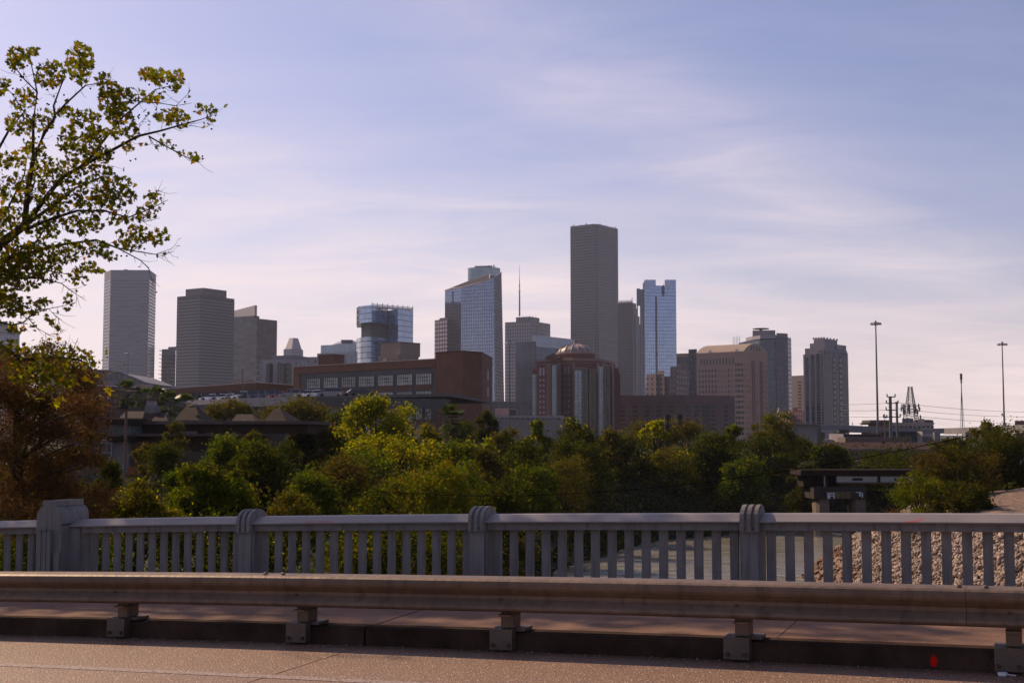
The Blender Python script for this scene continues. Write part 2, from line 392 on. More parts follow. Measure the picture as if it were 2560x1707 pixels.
prof = [(v, .597 - (.606 - z) * .835) for v, z in prof]
cuts = [UL + 10, usg[3] - .1, usg[6] - .3, UR - 2]
for i in range(3):
    mb = MB(); g = .004 if i == 1 else 0
    sweep(mb, [(VG + v, z) for v, z in prof][::-1], cuts[i] + .0015, cuts[i + 1] - .0015, .4, wob=.006)
    mb.build('rail_beam', M['steel'], gr)
for i, u in enumerate(usg):
    mb = MB(); bbox(mb, u - .052, u + .052, VG - .03, VG + .13, .20, .34)
    bbox(mb, u - .052, u + .052, VG - .09, VG + .13, .295, .31)
    ps = mb.build('post', M['steel'], gr)
    mb = MB(); bbox(mb, u - .128, u + .065, VG - .085, VG - .001, .035, .195); bbox(mb, u - .128, u + .14, VG - .001, VG + .17, .171, .197)
    br = mb.build('base_bracket', M['bracket'], ps)
    for q in (-.098, .032):
        mb = MB(); a = BW(u + q, VG - .086, .07); b_ = BW(u + q, VG - .105, .07); mb.tube([a, b_], .016, n=6); mb.build('bolt', M['bolt'], br)
    mb = MB(); a = BW(u - .02, VG - .10, .43); b_ = BW(u - .02, VG - .118, .43); mb.tube([a, b_], .014, n=8); mb.build('rail_bolt', M['bolt'], gr)
    if i in (3, 6):
        for q in (-.03, .08):
            a = BW(u - .3 + q * 1.6, VG - .07, .60); mb = MB(); mb.lathe((a[0], a[1], a[2]), [(.022, 0), (.018, .012), (.008, .018), (.0, .018)], 8); mb.build('splice_bolt', M['bracket'], gr)
# grit in the gutter
g_u = rng.uniform(-16, 8, 500); g_v = 9.6 - np.abs(rng.normal(size=500)) * .07 - .01; gp_ = np.array([BW(a_, b2, .016) for a_, b2 in zip(g_u, g_v)])
GRIT = gp_
# litter
c0 = BW(U(2505, 9.45, 1668), 9.47, .013); mb = MB()
lt = thing('flattened_cup', 'small flattened white paper cup lying in the gutter by the kerb', 'litter', c0)
mb.lathe((c0[0], c0[1], c0[2] + .002), [(0, .0), (.028, 0), (.034, .022), (.030, .022), (.026, .004), (0, .004)], 12, .55)
mb.build('cup_body', pm('cup_white', (.75, .76, .8), .5, var=.1), lt)
mb = MB(); mb.tube([(c0[0] + .02, c0[1], c0[2] + .012), (c0[0] + .085, c0[1] - .02, c0[2] + .006)], .006, n=6); mb.build('straw', pm('straw', (.6, .5, .45), .5), lt)
# ================================================================== SETTING: terrain, river
path = [(3, -40), (5, 20), (8, 60), (11.5, 90), (19, 112), (34, 126), (60, 134), (140, 140), (400, 150)]
seg = [(np.array(path[i]), np.array(path[i + 1])) for i in range(len(path) - 1)]
def rdist(X, Y):
    """signed distance outside the river's edge, and side (+1 = right/near bank)"""
    best = np.full(X.shape, 1e9); side = np.zeros(X.shape)
    for a, b_ in seg:
        d = b_ - a; L2 = (d ** 2).sum(); t = np.clip(((X - a[0]) * d[0] + (Y - a[1]) * d[1]) / L2, 0, 1)
        dx = X - (a[0] + t * d[0]); dy = Y - (a[1] + t * d[1]); r = np.hypot(dx, dy)
        s = np.sign(dx * d[1] - dy * d[0]); m_ = r < best; best = np.where(m_, r, best); side = np.where(m_, s, side)
    return best - 8.5, side
WZ = -8.0
def smooth(x): x = np.clip(x, 0, 1); return x * x * (3 - 2 * x)
def terrain(X, Y):
    d, s = rdist(X, Y)
    n = .35 * np.sin(X * .31 + Y * .17) + .25 * np.sin(X * .13 - Y * .41) + .12 * np.sin(X * .9 + Y * 1.1)
    right = WZ - 1.2 + np.clip(d + 2, -1, 30) * .62; right = np.minimum(right, -2.7 + n * .35)
    left = WZ - 1.2 + np.clip(d + 2, -1, 30) * .55; left = np.minimum(left, -3.0 + n * .5)
    z = np.where(s > 0, right, left)
    mound = 1.05 * np.exp(-((X - 33) / 4.2) ** 2 - ((Y - 80) / 8) ** 2) + .12 * np.sin(X * 2.3 + np.sin(Y * .7)) * np.sin(Y * 1.9)
    z = z + np.where(s > 0, mound, 0)
    far = smooth((np.hypot(X, Y) - 170) / 60); z = z * (1 - far) + (-3.0) * far
    return z
gx = np.concatenate([-np.geomspace(5200, 65, 22), np.linspace(-60, 60, 161), np.geomspace(65, 5200, 22)])
gy = np.concatenate([-np.geomspace(600, 42, 6), np.linspace(-38, 170, 209), np.geomspace(176, 5300, 26)])
GX, GY = np.meshgrid(gx, gy); GZ = terrain(GX, GY)
vs = np.stack([GX, GY, GZ], -1).reshape(-1, 3); nx_, ny_ = len(gx), len(gy)
fs = [(j * nx_ + i, j * nx_ + i + 1, (j + 1) * nx_ + i + 1, (j + 1) * nx_ + i) for j in range(ny_ - 1) for i in range(nx_ - 1)]
me = bpy.data.meshes.new('ground'); me.from_pydata(vs.tolist(), [], fs); me.polygons.foreach_set('use_smooth', [True] * len(fs))
gd = bpy.data.objects.new('ground', me); col.objects.link(gd); tag(gd, kind='structure')
m, nt, b = new_mat('earth_and_grass'); L = nt.links; co = objco(nt)
f = ramp(nt, noise(nt, .25, 6, co), .38, .62); f2 = ramp(nt, noise(nt, 3, 5, co), .3, .7)
gcol = mixc(nt, f2, (.010, .014, .006), (.030, .036, .012)); dirt = mixc(nt, f2, (.10, .065, .042), (.24, .16, .11))
sep = nt.nodes.new('ShaderNodeSeparateXYZ'); L.new(co, sep.inputs[0])
# bare earth on the right bank (built-up river edge and track), grass elsewhere
rx = math_n(nt, 'MULTIPLY', ramp(nt, math_n(nt, 'ADD', sep.outputs[0], math_n(nt, 'MULTIPLY', f, 2.5)), 14., 15.5), ramp(nt, sep.outputs[1], 105., 96.))
L.new(mixc(nt, rx, gcol, dirt), b.inputs['Base Color']); b.inputs['Roughness'].default_value = .95
bn = N(nt, 'ShaderNodeBump', Strength=.8, Distance=.15); L.new(noise(nt, 4, 6, co), bn.inputs['Height']); L.new(bn.outputs[0], b.inputs['Normal'])
me.materials.append(m)
mb = MB(); mb.face([(-300, -60, WZ), (500, -60, WZ), (500, 168, WZ), (-300, 168, WZ)])
m, nt, b = new_mat('river_water'); L = nt.links; co = objco(nt)
b.inputs['Base Color'].default_value = (.25, .23, .175, 1); b.inputs['Roughness'].default_value = .12; b.inputs['Specular IOR Level'].default_value = .8
mp = nt.nodes.new('ShaderNodeMapping'); L.new(co, mp.inputs[0]); mp.inputs['Scale'].default_value = (.7, 1.8, 1); mp.inputs['Rotation'].default_value = (0, 0, .25)
h1 = noise(nt, 2.2, 4, mp.outputs[0], .6); h2 = noise(nt, .25, 3, mp.outputs[0])
hh = math_n(nt, 'MULTIPLY', h1, ramp(nt, h2, .35, .7))
bn = N(nt, 'ShaderNodeBump', Strength=.9, Distance=.16); L.new(hh, bn.inputs['Height']); L.new(bn.outputs[0], b.inputs['Normal'])
tag(mb.build('river', m), kind='structure')
# riprap: thousands of pale stones on the right bank
t_ = (1 + 5 ** .5) / 2
ico = np.array([(-1, t_, 0), (1, t_, 0), (-1, -t_, 0), (1, -t_, 0), (0, -1, t_), (0, 1, t_), (0, -1, -t_), (0, 1, -t_), (t_, 0, -1), (t_, 0, 1), (-t_, 0, -1), (-t_, 0, 1)]) / 1.9
icf = [(0, 11, 5), (0, 5, 1), (0, 1, 7), (0, 7, 10), (0, 10, 11), (1, 5, 9), (5, 11, 4), (11, 10, 2), (10, 7, 6), (7, 1, 8), (3, 9, 4), (3, 4, 2), (3, 2, 6), (3, 6, 8), (3, 8, 9), (4, 9, 5), (2, 4, 11), (6, 2, 10), (8, 6, 7), (9, 8, 1)]
def rocks(name, pts, size, mat):
    n = len(pts); u, v, w = frames(n); sc3 = rng.uniform(.55, 1.25, (n, 3)) * np.array([1.25, .85, .6])
    jit = 1 + rng.uniform(-.22, .22, (n, 12, 3)); base = ico[None] * jit * sc3[:, None, :] * (np.asarray(size) * .5).reshape(-1, 1, 1)
    vv = pts[:, None, :] + base[..., 0:1] * u[:, None] + base[..., 1:2] * v[:, None] + base[..., 2:3] * w[:, None]
    return np_mesh(name, vv.reshape(-1, 3), 12, mat, faces=icf)
tag(rocks('gutter_grit', GRIT, rng.uniform(.004, .016, 500), pm('grit', (.35, .27, .22), .9)), 'small pale grit lying along the gutter below the kerb', 'grit', kind='stuff')
X = rng.uniform(10, 62, 170000); Y = rng.uniform(36, 125, 170000); d, s = rdist(X, Y); z = terrain(X, Y)
e = 1.6 * np.sin(Y * .35) + 1.0 * np.sin(Y * .9)
ok = (s > 0) & (d > .3) & (X / Y < .46) & (X > .262 * Y + e * .4) & (z < 1.75 - .0775 * Y)
X, Y, z = X[ok], Y[ok], z[ok]; n = min(40000, len(X)); X, Y, z = X[:n], Y[:n], z[:n]
m, nt, b = new_mat('riprap_stone'); L = nt.links; g = nt.nodes.new('ShaderNodeNewGeometry')
L.new(mixc(nt, g.outputs['Random Per Island'], (.12, .078, .055), (.40, .31, .245)), b.inputs['Base Color']); b.inputs['Roughness'].default_value = .85
tag(rocks('riprap', np.stack([X, Y, z + .12], 1), rng.uniform(.13, .33, n), m), 'pale rounded riprap stones covering the right river bank below the balustrade', 'riprap', kind='stuff')
X = rng.uniform(10, 36, 9000); Y = rng.uniform(60, 108, 9000); d, s = rdist(X, Y); ok = (s > 0) & (d > -.3) & (d < 5); X, Y = X[ok], Y[ok]
tag(rocks('rubble', np.stack([X, Y, terrain(X, Y) + .02], 1), rng.uniform(.12, .42, len(X)), pm('rubble_earth', (.20, .125, .085), .95, var=.5, scale=1)), 'brown broken rubble and clods at the water edge left of the riprap', 'rubble', kind='stuff')
# ================================================================== BUILDINGS
GZ0 = -3.0
def pt(px, D, py=950): return (K(px, py) * D, D)
def rectplan(pl, pc, pr, D, phi, py=950):
    """corner-on rectangle: left edge, near corner, right edge (pixels), distance of the corner, grid angle"""
    k0, k1 = K(pl, py), K(pr, py); C = np.array(pt(pc, D, py)); s, c = math.sin(R(phi)), math.cos(R(phi))
    a = np.array((-c, s)); t = (k0 * C[1] - C[0]) / (a[0] - k0 * a[1]); b_ = np.array((s, c)); q = (k1 * C[1] - C[0]) / (b_[0] - k1 * b_[1])
    Lp, Rp = C + a * t, C + b_ * q
    return [tuple(Lp), tuple(C), tuple(Rp), tuple(Lp + Rp - C)]
def front(pts, depth, py=950):
    f = [pt(p, D, py) for p, D in pts]; a, b_ = f[0], f[-1]; n = np.array((a[0] + b_[0], a[1] + b_[1])); n = n / np.linalg.norm(n) * depth
    return f + [(b_[0] + n[0], b_[1] + n[1]), (a[0] + n[0], a[1] + n[1])]
def lerp(a, b_, t): return (a[0] + (b_[0] - a[0]) * t, a[1] + (b_[1] - a[1]) * t)
def inset(pl, d):
    c = np.mean(np.array(pl), 0); return [tuple(np.array(p) + (c - np.array(p)) / np.linalg.norm(c - np.array(p)) * d) for p in pl]
WM = {}
def winmesh(w, h, d, mat):
    k = (round(w, 2), round(h, 2), round(d, 2), mat.name)
    if k not in WM:
        mb = MB(); mb.box((0, 0, 0), (w, d, h)); WM[k] = mb.build('window', mat, link=False).data
    return WM[k]
def windows(parent, items, mat, name='window', proud=.12, cap=100):
    """items: (A, B, t, z, w, h): window centred at fraction t of wall A->B at height z; first `cap` are parts of their own"""
    org = wloc(parent); rest = MB()
    for i, (A, B_, t, z, w, h) in enumerate(items):
        c = lerp(A, B_, t); ang = math.atan2(B_[1] - A[1], B_[0] - A[0]); nrm = (math.sin(ang), -math.cos(ang))
        d = .3; c = (c[0] + nrm[0] * (proud - d / 2), c[1] + nrm[1] * (proud - d / 2))
        if i < cap:
            o = bpy.data.objects.new(name, winmesh(w, h, d, mat)); col.objects.link(o); o.parent = parent
            o.location = (c[0] - org.x, c[1] - org.y, z - org.z); o.rotation_euler.z = ang
        else: rest.box((c[0], c[1], z), (w, d, h), ang)
    if rest.v: tag(rest.build(name, mat, parent), kind='stuff')
def grid(A, B_, z0, z1, nc, nr, fw_, fh, t0=0, t1=1):
    l = math.dist(A, B_) * (t1 - t0); cw, rh = l / nc, (z1 - z0) / nr; out = []
    for r in range(nr - 1, -1, -1):
        for c in range(nc): out.append((A, B_, t0 + (t1 - t0) * (c + .5) / nc, z0 + (r + .5) * rh, cw * fw_, rh * fh))
    return out
def tower(name, label, cat, plan, z1, mat, z0=GZ0, part='wall', roof=None, group='downtown high-rise buildings'):
    c = np.mean(np.array(plan), 0); t = thing(name, label, cat, (c[0], c[1], GZ0), group)
    MB().prism(plan, z0, z1).build(part, mat, t)
    return t
def add(t, plan, z0, z1, mat, name): o = MB().prism(plan, z0, z1).build(name, mat, t); return o
def bands(t, plan, z0, z1, n, mat, frac=.5, name='window_band', proud=.15, cap=100):
    """ribbon windows wrapped round the visible walls"""
    c = np.mean(np.array(plan), 0); pl = [tuple(np.array(p) + (np.array(p) - c) / np.linalg.norm(np.array(p) - c) * proud) for p in plan]
    h = (z1 - z0) / n
    for i in range(min(n, cap)):
        zz = z1 - (i + 1) * h + h * (1 - frac) * .5
        MB().prism(pl, zz, zz + h * frac).build(name, mat, t)
B = {}
B['dkglass'] = pm('dark_window_glass', (.018, .021, .027), .25, var=.4, scale=.3, spec=.6)
B['band_lt'] = pm('pale_spandrel', (.235, .235, .26), .6, var=.12, scale=.02)
B['roofgrey'] = pm('roof_grey', (.12, .12, .125), .8)
B['greyc'] = pm('grey_precast', (.13, .13, .135), .7, var=.1, scale=.02)
# ---- 1 banded octagonal tower
p = front([(255, 1525), (271, 1500), (368, 1500), (385, 1545)], 62)
zt = Zh(675, 1500)
t = tower('office_tower', 'tall pale grey tower with horizontal window bands and chamfered corners, beside the leafy branches', 'skyscraper', p, zt, B['band_lt'])
bands(t, p, 8, Zh(698, 1500), 46, pm('band_glass_grey', (.075, .083, .11), .25, var=.35, scale=.03, spec=.7), .52)
q = pt(309, 1520); MB().box((q[0], q[1], zt + 1.5), (4, 4, 3)).build('roof_vent', B['roofgrey'], t)
# ---- 2 dark banded tower with stepped crown
m2 = facade('black_tower_skin', (.030, .031, .037), (.028, .032, .04), 3.2, 4, .86, .5, gmetal=.2)
p = rectplan(439, 497, 583, 1350, 33); zt = Zh(737, 1350)
t = tower('office_tower', 'dark banded office tower with a smaller flat crown block on its roof', 'skyscraper', p, zt, pm('charcoal_band', (.012, .014, .020), .5, var=.15, scale=.05))
bands(t, p, 4, zt - 3.5, 42, pm('band_glass_steel', (.055, .064, .086), .3, var=.4, scale=.04, spec=.7), .42)
p2 = rectplan(460, 505, 563, 1365, 33); add(t, p2, zt, Zh(719.5, 1365), m2, 'crown_block')
# ---- 3 dark glass slab with pale penthouse
m3 = facade('grid_black_glass', (.008, .009, .012), (.014, .016, .022), 6.5, 4, .93, .82, gmetal=.3, var=.7, light=(.055, .058, .065))
p = rectplan(584, 640, 691, 1450, 33); zt = Zh(796, 1450)
t = tower('office_tower', 'black glass slab with a pale blank penthouse block, right of the dark banded tower', 'skyscraper', p, zt, m3, part='curtain_wall')
p2 = rectplan(583, 634, 646, 1470, 33); add(t, p2, GZ0, Zh(789, 1470), m3, 'shaft')
p2 = rectplan(583, 634, 640, 1480, 60); add(t, p2, Zh(789, 1480), Zh(763, 1480), pm('blank_penthouse', (.33, .31, .32), .7, var=.06), 'penthouse')
# ---- 4 balconied slim block
p = front([(403, 1600), (438, 1590)], 30)
t = tower('apartment_tower', 'slim pale building with many thin balcony slabs, between the two big banded towers', 'tower block', p, Zh(873, 1600), pm('pale_slab', (.20, .20, .215), .6))
bands(t, p, 0, Zh(886, 1600), 22, B['dkglass'], .4, proud=.3)
add(t, front([(419, 1610), (440, 1600)], 20), Zh(873, 1600), Zh(866, 1600), B['greyc'], 'roof_block')
mb = MB()
for i in range(22): q = pt(402, 1602); mb.box((q[0], q[1], 3 + i * 4.9), (5, 6, .5))
mb.build('balcony_slabs', B['band_lt'], t)
# ---- 5 pale residential complex
mr = facade('pale_apartment_wall', (.245, .23, .245), (.07, .07, .09), 5.2, 3.3, .26, .5, var=.4)
p = rectplan(651, 742, 769, 700, 15); t = tower('apartment_building', 'light grey stepped apartment block with balconies, in front of the building with the pyramid roof', 'apartment block', p, Zh(898, 700), mr, group='mid-rise buildings')
add(t, rectplan(678, 737, 769, 712, 15), GZ0, Zh(888, 712), pm('greige_wall', (.20, .185, .195), .75, var=.1, scale=.1), 'upper_block')
add(t, rectplan(766, 790, 812, 740, 15), GZ0, Zh(892, 740), mr, 'right_wing')
mb = MB()
for i in range(13): q = pt(655, 699); mb.box((q[0], q[1] - .8, 3 + i * 3.05), (6, 2.2, .35), -.25)
mb.build('balcony_slabs', pm('balcony_white', (.34, .34, .36), .6), t)
for px in (673, 705, 728):
    mb = MB(); q = pt(px, 693.5 if px > 690 else 695.5); mb.box((q[0], q[1] + .5, 20), (2.2 if px != 705 else 4, 4.2, 40), -.25); mb.build('recessed_glass_strip', B['dkglass'], t)
# ---- 6 tower with truncated pyramid roof
p = rectplan(708, 728, 757, 1800, 33); zt = Zh(872, 1800)
t = tower('office_tower', 'distant pinkish tower topped by a truncated pyramid roof', 'skyscraper', p, zt, facade('pink_grid', (.29, .25, .27), (.10, .10, .13), 4, 4, .45, .5))
mb = MB(); tp = rectplan(722, 731.5, 744, 1812, 33); mb.prism(inset(p, 2), zt, Zh(844.5, 1812), taper=tp); mb.build('pyramid_roof', pm('pyramid_granite', (.33, .27, .28), .45, var=.08, scale=.02), t)
# ---- 7 pale blue glass block with domed roof
p = front([(801, 1010), (893, 990)], 50); t = tower('office_building', 'low pale blue glass building with a shallow curved roof, behind the brick block', 'office building', p, Zh(861, 1000), facade('ice_glass', (.10, .12, .15), (.24, .30, .36), 3.2, 30, .82, .99, gmetal=.6, var=.15))
mb = MB(); q = pt(866, 1020); mb.lathe((q[0], q[1] + 14, Zh(861, 1010)), [(13.2, -1), (13.2, 1.6), (10, 3.4), (5, 4.6), (0, 5)], 28); mb.build('domed_roof', pm('dome_pale', (.42, .42, .45), .3, metal=.3), t)
q = pt(862, 1010); MB().box((q[0], q[1] + 12, Zh(851, 1010)), (9, 5, 2.5)).build('roof_plant', B['greyc'], t)
p = front([(792, 800), (893, 780)], 40); t = tower('office_building', 'low grey blue building with white framed glass bays, below the curved roof', 'office building', p, Zh(881, 790), facade('white_frames', (.36, .35, .37), (.12, .14, .18), 7, 13, .82, .86, gmetal=.3, var=.2))
# ---- 8 glass tower with recessed concrete neck
sky = facade('reflective_blue_glass', (.18, .21, .27), (.30, .37, .50), 2.2, 3.9, .88, .88, gmetal=.85, var=.22, groughs=(.5, .05))
sky2 = facade('reflective_grey_glass', (.12, .135, .16), (.24, .29, .37), 2.6, 3.9, .9, .84, gmetal=.8, var=.35, groughs=(.5, .06))
D = 900
c0 = front([(967, 905), (994, 893), (1032, 912)], 34); zt = Zh(775, D)
t = tower('glass_tower', 'glass tower with an overhanging top block and a recessed concrete waist on its left side', 'skyscraper', c0, zt, sky, part='curtain_wall')
add(t, front([(890, 905), (896, 893), (920, 886), (928, 884), (968, 903)], 26), Zh(810, D), Zh(768, D), sky, 'overhanging_block')
add(t, front([(902, 907), (925, 900), (968, 908)], 22), Zh(848, D), Zh(809, D), pm('waist_concrete', (.14, .135, .135), .8, var=.25, scale=.08), 'recessed_waist')
add(t, front([(890, 902), (901, 890), (918, 884), (928, 884), (968, 903)], 26), GZ0, Zh(846, D), sky2, 'lower_block')
mb = MB(); q0, q1 = pt(929, 887), pt(1031, 913)
for i in range(9): q = lerp(q0, q1, i / 8); mb.box((q[0], q[1], Zh(769, D)), (.5, .5, 4.6))
for z_ in (Zh(765, D), Zh(773, D)): mb.tube([(*q0, z_), (*q1, z_)], .25, n=4)
mb.build('roof_screen_frame', pm('frame_steel', (.4, .4, .42), .4, metal=.5), t)
pl = [q0, q1, (q1[0], q1[1] + .6), (q0[0], q0[1] + .6)]; MB().prism(pl, Zh(773, D), Zh(767, D)).build('roof_screen', pm('screen_cream', (.62, .60, .50), .5, var=.05), t)
# ---- 9 tan plain building
tan = pm('tan_stucco', (.27, .205, .165), .8, var=.12, scale=.25); tan_d = pm('tan_trim', (.20, .15, .125), .8)
p = rectplan(945, 995, 1046, 392, 42); t = tower('stucco_building', 'plain windowless tan block standing behind the roof of the red brick building', 'building', p, Zh(886, 392), tan, group=None)
p2 = rectplan(951, 1000, 1050, 400, 42); o2 = add(t, p2, Zh(887, 395), Zh(855, 400), tan, 'upper_block')
add(t, [tuple(np.array(a) + (np.array(a) - np.mean(np.array(p2), 0)) * .012) for a in p2], Zh(857, 400), Zh(854, 400), tan_d, 'coping')
q = lerp(p[0], p[1], .38); MB().box((q[0] - .1, q[1] - .15, Zh(901, 390)), (1.6, .4, 1.9), -R(42)).build('door', pm('door_pink', (.5, .36, .32), .6), t)
# ---- 11 pink grid tower
p = front([(1086, 1520), (1118, 1500)], 40); t = tower('office_tower', 'narrow pinkish tower with a grid of small pale windows, left of the slanted-roof tower', 'skyscraper', p, Zh(797, 1500), pm('pink_granite', (.13, .085, .10), .6, var=.1, scale=.05))
windows(t, grid(p[0], p[1], 20, Zh(799, 1500), 5, 24, .5, .5), pm('silvery_window', (.50, .47, .52), .25, var=.2, scale=.1, spec=.7))
add(t, front([(1098, 1515), (1120, 1505)], 20), Zh(797, 1500), Zh(792.5, 1500), B['greyc'], 'roof_block')
# ---- 13 round-ended tower behind
q = pt(1209.5, 1750); t = thing('round_tower', 'pale green glass tower with rounded ends and roof aerials, behind the slanted-roof tower', 'skyscraper', (q[0], q[1], GZ0), 'downtown high-rise buildings')
a = 40.8 / F * 1750 / cp; mb = MB(); mb.lathe((q[0], q[1], GZ0), [(a, 0), (a, Zh(671, 1750) - GZ0), (0, Zh(671, 1750) - GZ0)], 40, .55)
mb.build('curtain_wall', facade('green_glass', (.10, .13, .135), (.24, .31, .33), 4.5, 4.1, .9, .8, gmetal=.6, var=.15), t, smooth=False)
mb = MB()
for i in range(14): s = rng.uniform(-.55, .8); mb.tube([(q[0] + a * s, q[1] - 8, Zh(673, 1750)), (q[0] + a * s, q[1] - 8, Zh(669 - rng.uniform(0, 6), 1750))], .35, n=4)
mb.build('roof_aerials', B['greyc'], t)
add(t, front([(1186, 1740), (1230, 1735)], 20), Zh(671, 1750), Zh(667.5, 1750), B['greyc'], 'roof_parapet')
# ---- 12 big glass tower with a slanted roof
D = 1500; mb = MB()
bot = [pt(1111.5, 1520), pt(1152, 1500), pt(1239, 1478), pt(1262.5, 1540), pt(1130, 1600)]
top = [pt(1111.5, 1520), pt(1152, 1500), pt(1235, 1480), pt(1253.5, 1540), pt(1130, 1600)]
zs = [Zh(726, 1520), Zh(720, 1500), Zh(693, 1478), Zh(681.5, 1540), Zh(722, 1600)]
big = facade('slanted_tower_glass', (.085, .10, .135), (.19, .24, .335), 3.1, 4.05, .86, .90, gmetal=.85, var=.16, groughs=(.4, .05))
mb.prism(bot, GZ0, 0, zt=zs, taper=top, cap=False)
t = thing('glass_tower', 'large blue glass tower with a steeply slanted roof, left of the mast-topped tower', 'skyscraper', (*np.mean(np.array(bot), 0), GZ0), 'downtown high-rise buildings')
mb.build('curtain_wall', big, t)
mb = MB(); r_pts = [(*top[i], zs[i]) for i in range(3)]; bk = [(*pt(1217, 1560), Zh(686, 1560)), (*pt(1224, 1500), Zh(689, 1500))]
mb.face([(*top[0], zs[0] - 1), (*top[1], zs[1] - 1), (*top[2], zs[2] - 1), (*pt(1224, 1500), Zh(697, 1500)), (*pt(1224, 1575), Zh(685.5, 1575)), (*pt(1165, 1590), Zh(706, 1590))])
mb.build('slanted_roof', pm('louvre_roof', (.014, .012, .013), .9, scale=.1, spec=.1), t)
mb = MB(); e = [(*top[0], zs[0])] + [(*lerp(top[0], top[1], .5), zs[0] + 1.5), (*top[1], zs[1] + .4), (*lerp(top[1], top[2], .5), (zs[1] + zs[2]) / 2 - 1.0), (*top[2], zs[2] + .3), (*top[3], zs[3] + .3)]
mb.tube(e, .75, n=5); mb.tube([(*top[0], zs[0]), (*pt(1165, 1590), Zh(705.5, 1590)), (*pt(1224, 1575), Zh(685, 1575)), (*pt(1224, 1500), Zh(697, 1500))], .6, n=5)
mb.build('roof_edge', pm('edge_metal', (.42, .34, .33), .7), t)
o = np.array(lerp(bot[0], bot[1], .0)); nrm = np.array((math.sin(0), -1.))
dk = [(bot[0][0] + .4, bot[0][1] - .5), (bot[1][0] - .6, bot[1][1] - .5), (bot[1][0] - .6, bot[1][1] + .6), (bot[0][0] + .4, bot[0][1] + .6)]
add(t, dk, GZ0, Zh(760, D), facade('dark_reflection_glass', (.035, .042, .052), (.05, .062, .08), 3.1, 4.05, .8, .86, gmetal=.4, var=.2), 'painted_reflection_panel')  # darker panel painted in for the reflection of a neighbouring dark building
q = lerp(bot[0], bot[1], .5); MB().box((q[0], q[1] - .4, Zh(743, D)), (1.6, 1.2, 16)).build('recessed_slot', B['dkglass'], t)
# ---- 14 tower with mast
D = 1900; p = rectplan(1262.5, 1330, 1376, D, 30); zt = Zh(802.5, D)
t = tower('office_tower', 'pinkish grey tower with a dark windowed crown and a very tall thin mast', 'skyscraper', p, zt, facade('ribbed_stone', (.25, .22, .235), (.035, .034, .04), 4.2, 5.2, .6, .6, var=.3))
p2 = rectplan(1290, 1326, 1349, D + 15, 30); add(t, p2, zt, Zh(789, D), facade('crown_louvres', (.17, .155, .16), (.04, .04, .045), 4.2, 12, .6, .8, var=.2), 'crown')
q = pt(1299, 1925); mb = MB(); z_ = Zh(790, 1925)
mb.tube([(*q, z_), (*q, Zh(727, 1925))], 1.5, 1.1, n=6); mb.tube([(*q, Zh(727, 1925)), (*q, Zh(700, 1925))], .8, .6, n=6); mb.tube([(*q, Zh(700, 1925)), (*q, Zh(662, 1925))], .45, .2, n=6)
mb.box((q[0], q[1], Zh(727, 1925)), (4.5, 1.5, .5)); mb.box((q[0], q[1], Zh(714, 1925)), (2, 2, 2)); mb.build('mast', pm('mast_grey', (.22, .21, .23), .5), t)
mb = MB()
for i in range(6): s = pt(1300 + i * 8, 1915); mb.tube([(*s, Zh(789, D)), (*s, Zh(786 - (i % 2), D))], .3, n=4)
mb.build('roof_aerials', B['greyc'], t)
# ---- 15 blue glass tower with translucent crown
D = 1100; p = rectplan(1291, 1341, 1440, D, 36); zt = Zh(866, D)
t = tower('glass_tower', 'deep blue glass tower with a pale translucent crown band, behind the domed courthouse', 'skyscraper', p, zt, facade('deep_blue_glass', (.02, .03, .05), (.035, .06, .115), 2.9, 4, .82, .9, gmetal=.45, var=.25, groughs=(.4, .06)), part='curtain_wall')
p2 = [lerp(p[1], p[0], .1)] ; p2 = [tuple(lerp(p[1], p[0], .2)), p[1], p[2], tuple(np.array(p[2]) + (np.array(p[0]) - np.array(p[1])) * .2)]
add(t, p2, zt + .02, Zh(838, D), facade('crown_glass', (.24, .27, .32), (.28, .32, .39), 4.2, 2.2, .9, .85, gmetal=.2, var=.15), 'glass_crown')
dpl = [tuple(np.array(p[0]) + (-.6, -.5)), tuple(np.array(lerp(p[0], p[1], .98)) + (-.6, -.5)), lerp(p[0], p[1], .98), (p[0][0] + 1, p[0][1] + .5)]
add(t, dpl, GZ0, Zh(853, D), facade('dark_slate_glass', (.03, .035, .045), (.045, .06, .08), 2.9, 4, .85, .9, gmetal=.3), 'dark_wing')
# ---- 16 tallest tower
D = 1900; s_, c_ = math.sin(R(32)), math.cos(R(32)); pl = rectplan(1427, 1493, 1547, D, 36)
A0, C0, R0_, K0 = pl; cA = lerp(C0, A0, 7 / 66.); cB = lerp(C0, R0_, 5 / 54.); plan = [A0, cA, cB, R0_, K0]; zt = Zh(559, D)
t = tower('tall_tower', 'tallest skyscraper, dark grey granite with a fine window grid and a flat roof', 'skyscraper', plan, zt, pm('dark_granite', (.095, .098, .102), .5, var=.08, scale=.02))
items = []
zb = Zh(985, D); nr = 58
for (a_, b_, nc) in ((A0, cA, 13), (cA, cB, 2), (cB, R0_, 12)): items.append(grid(a_, b_, zb, zt - 3, nc, nr, .5, .58, .02, .98))
fl = []
for r in range(nr):
    for g, nc in zip(items, (13, 2, 12)): fl += g[r * nc:(r + 1) * nc]
windows(t, fl, pm('granite_window', (.012, .013, .016), .2, var=.3, scale=.1), proud=.2)
mb = MB()
for i in range(18):
    a_, b_ = (A0, cA) if i % 2 else (cB, R0_); q = lerp(a_, b_, rng.uniform(.05, .95)); mb.tube([(q[0], q[1] + 3, zt), (q[0], q[1] + 3, zt + rng.uniform(1.5, 6 if i == 5 else 3.5))], .3, n=4)
mb.build('roof_aerials', B['greyc'], t)
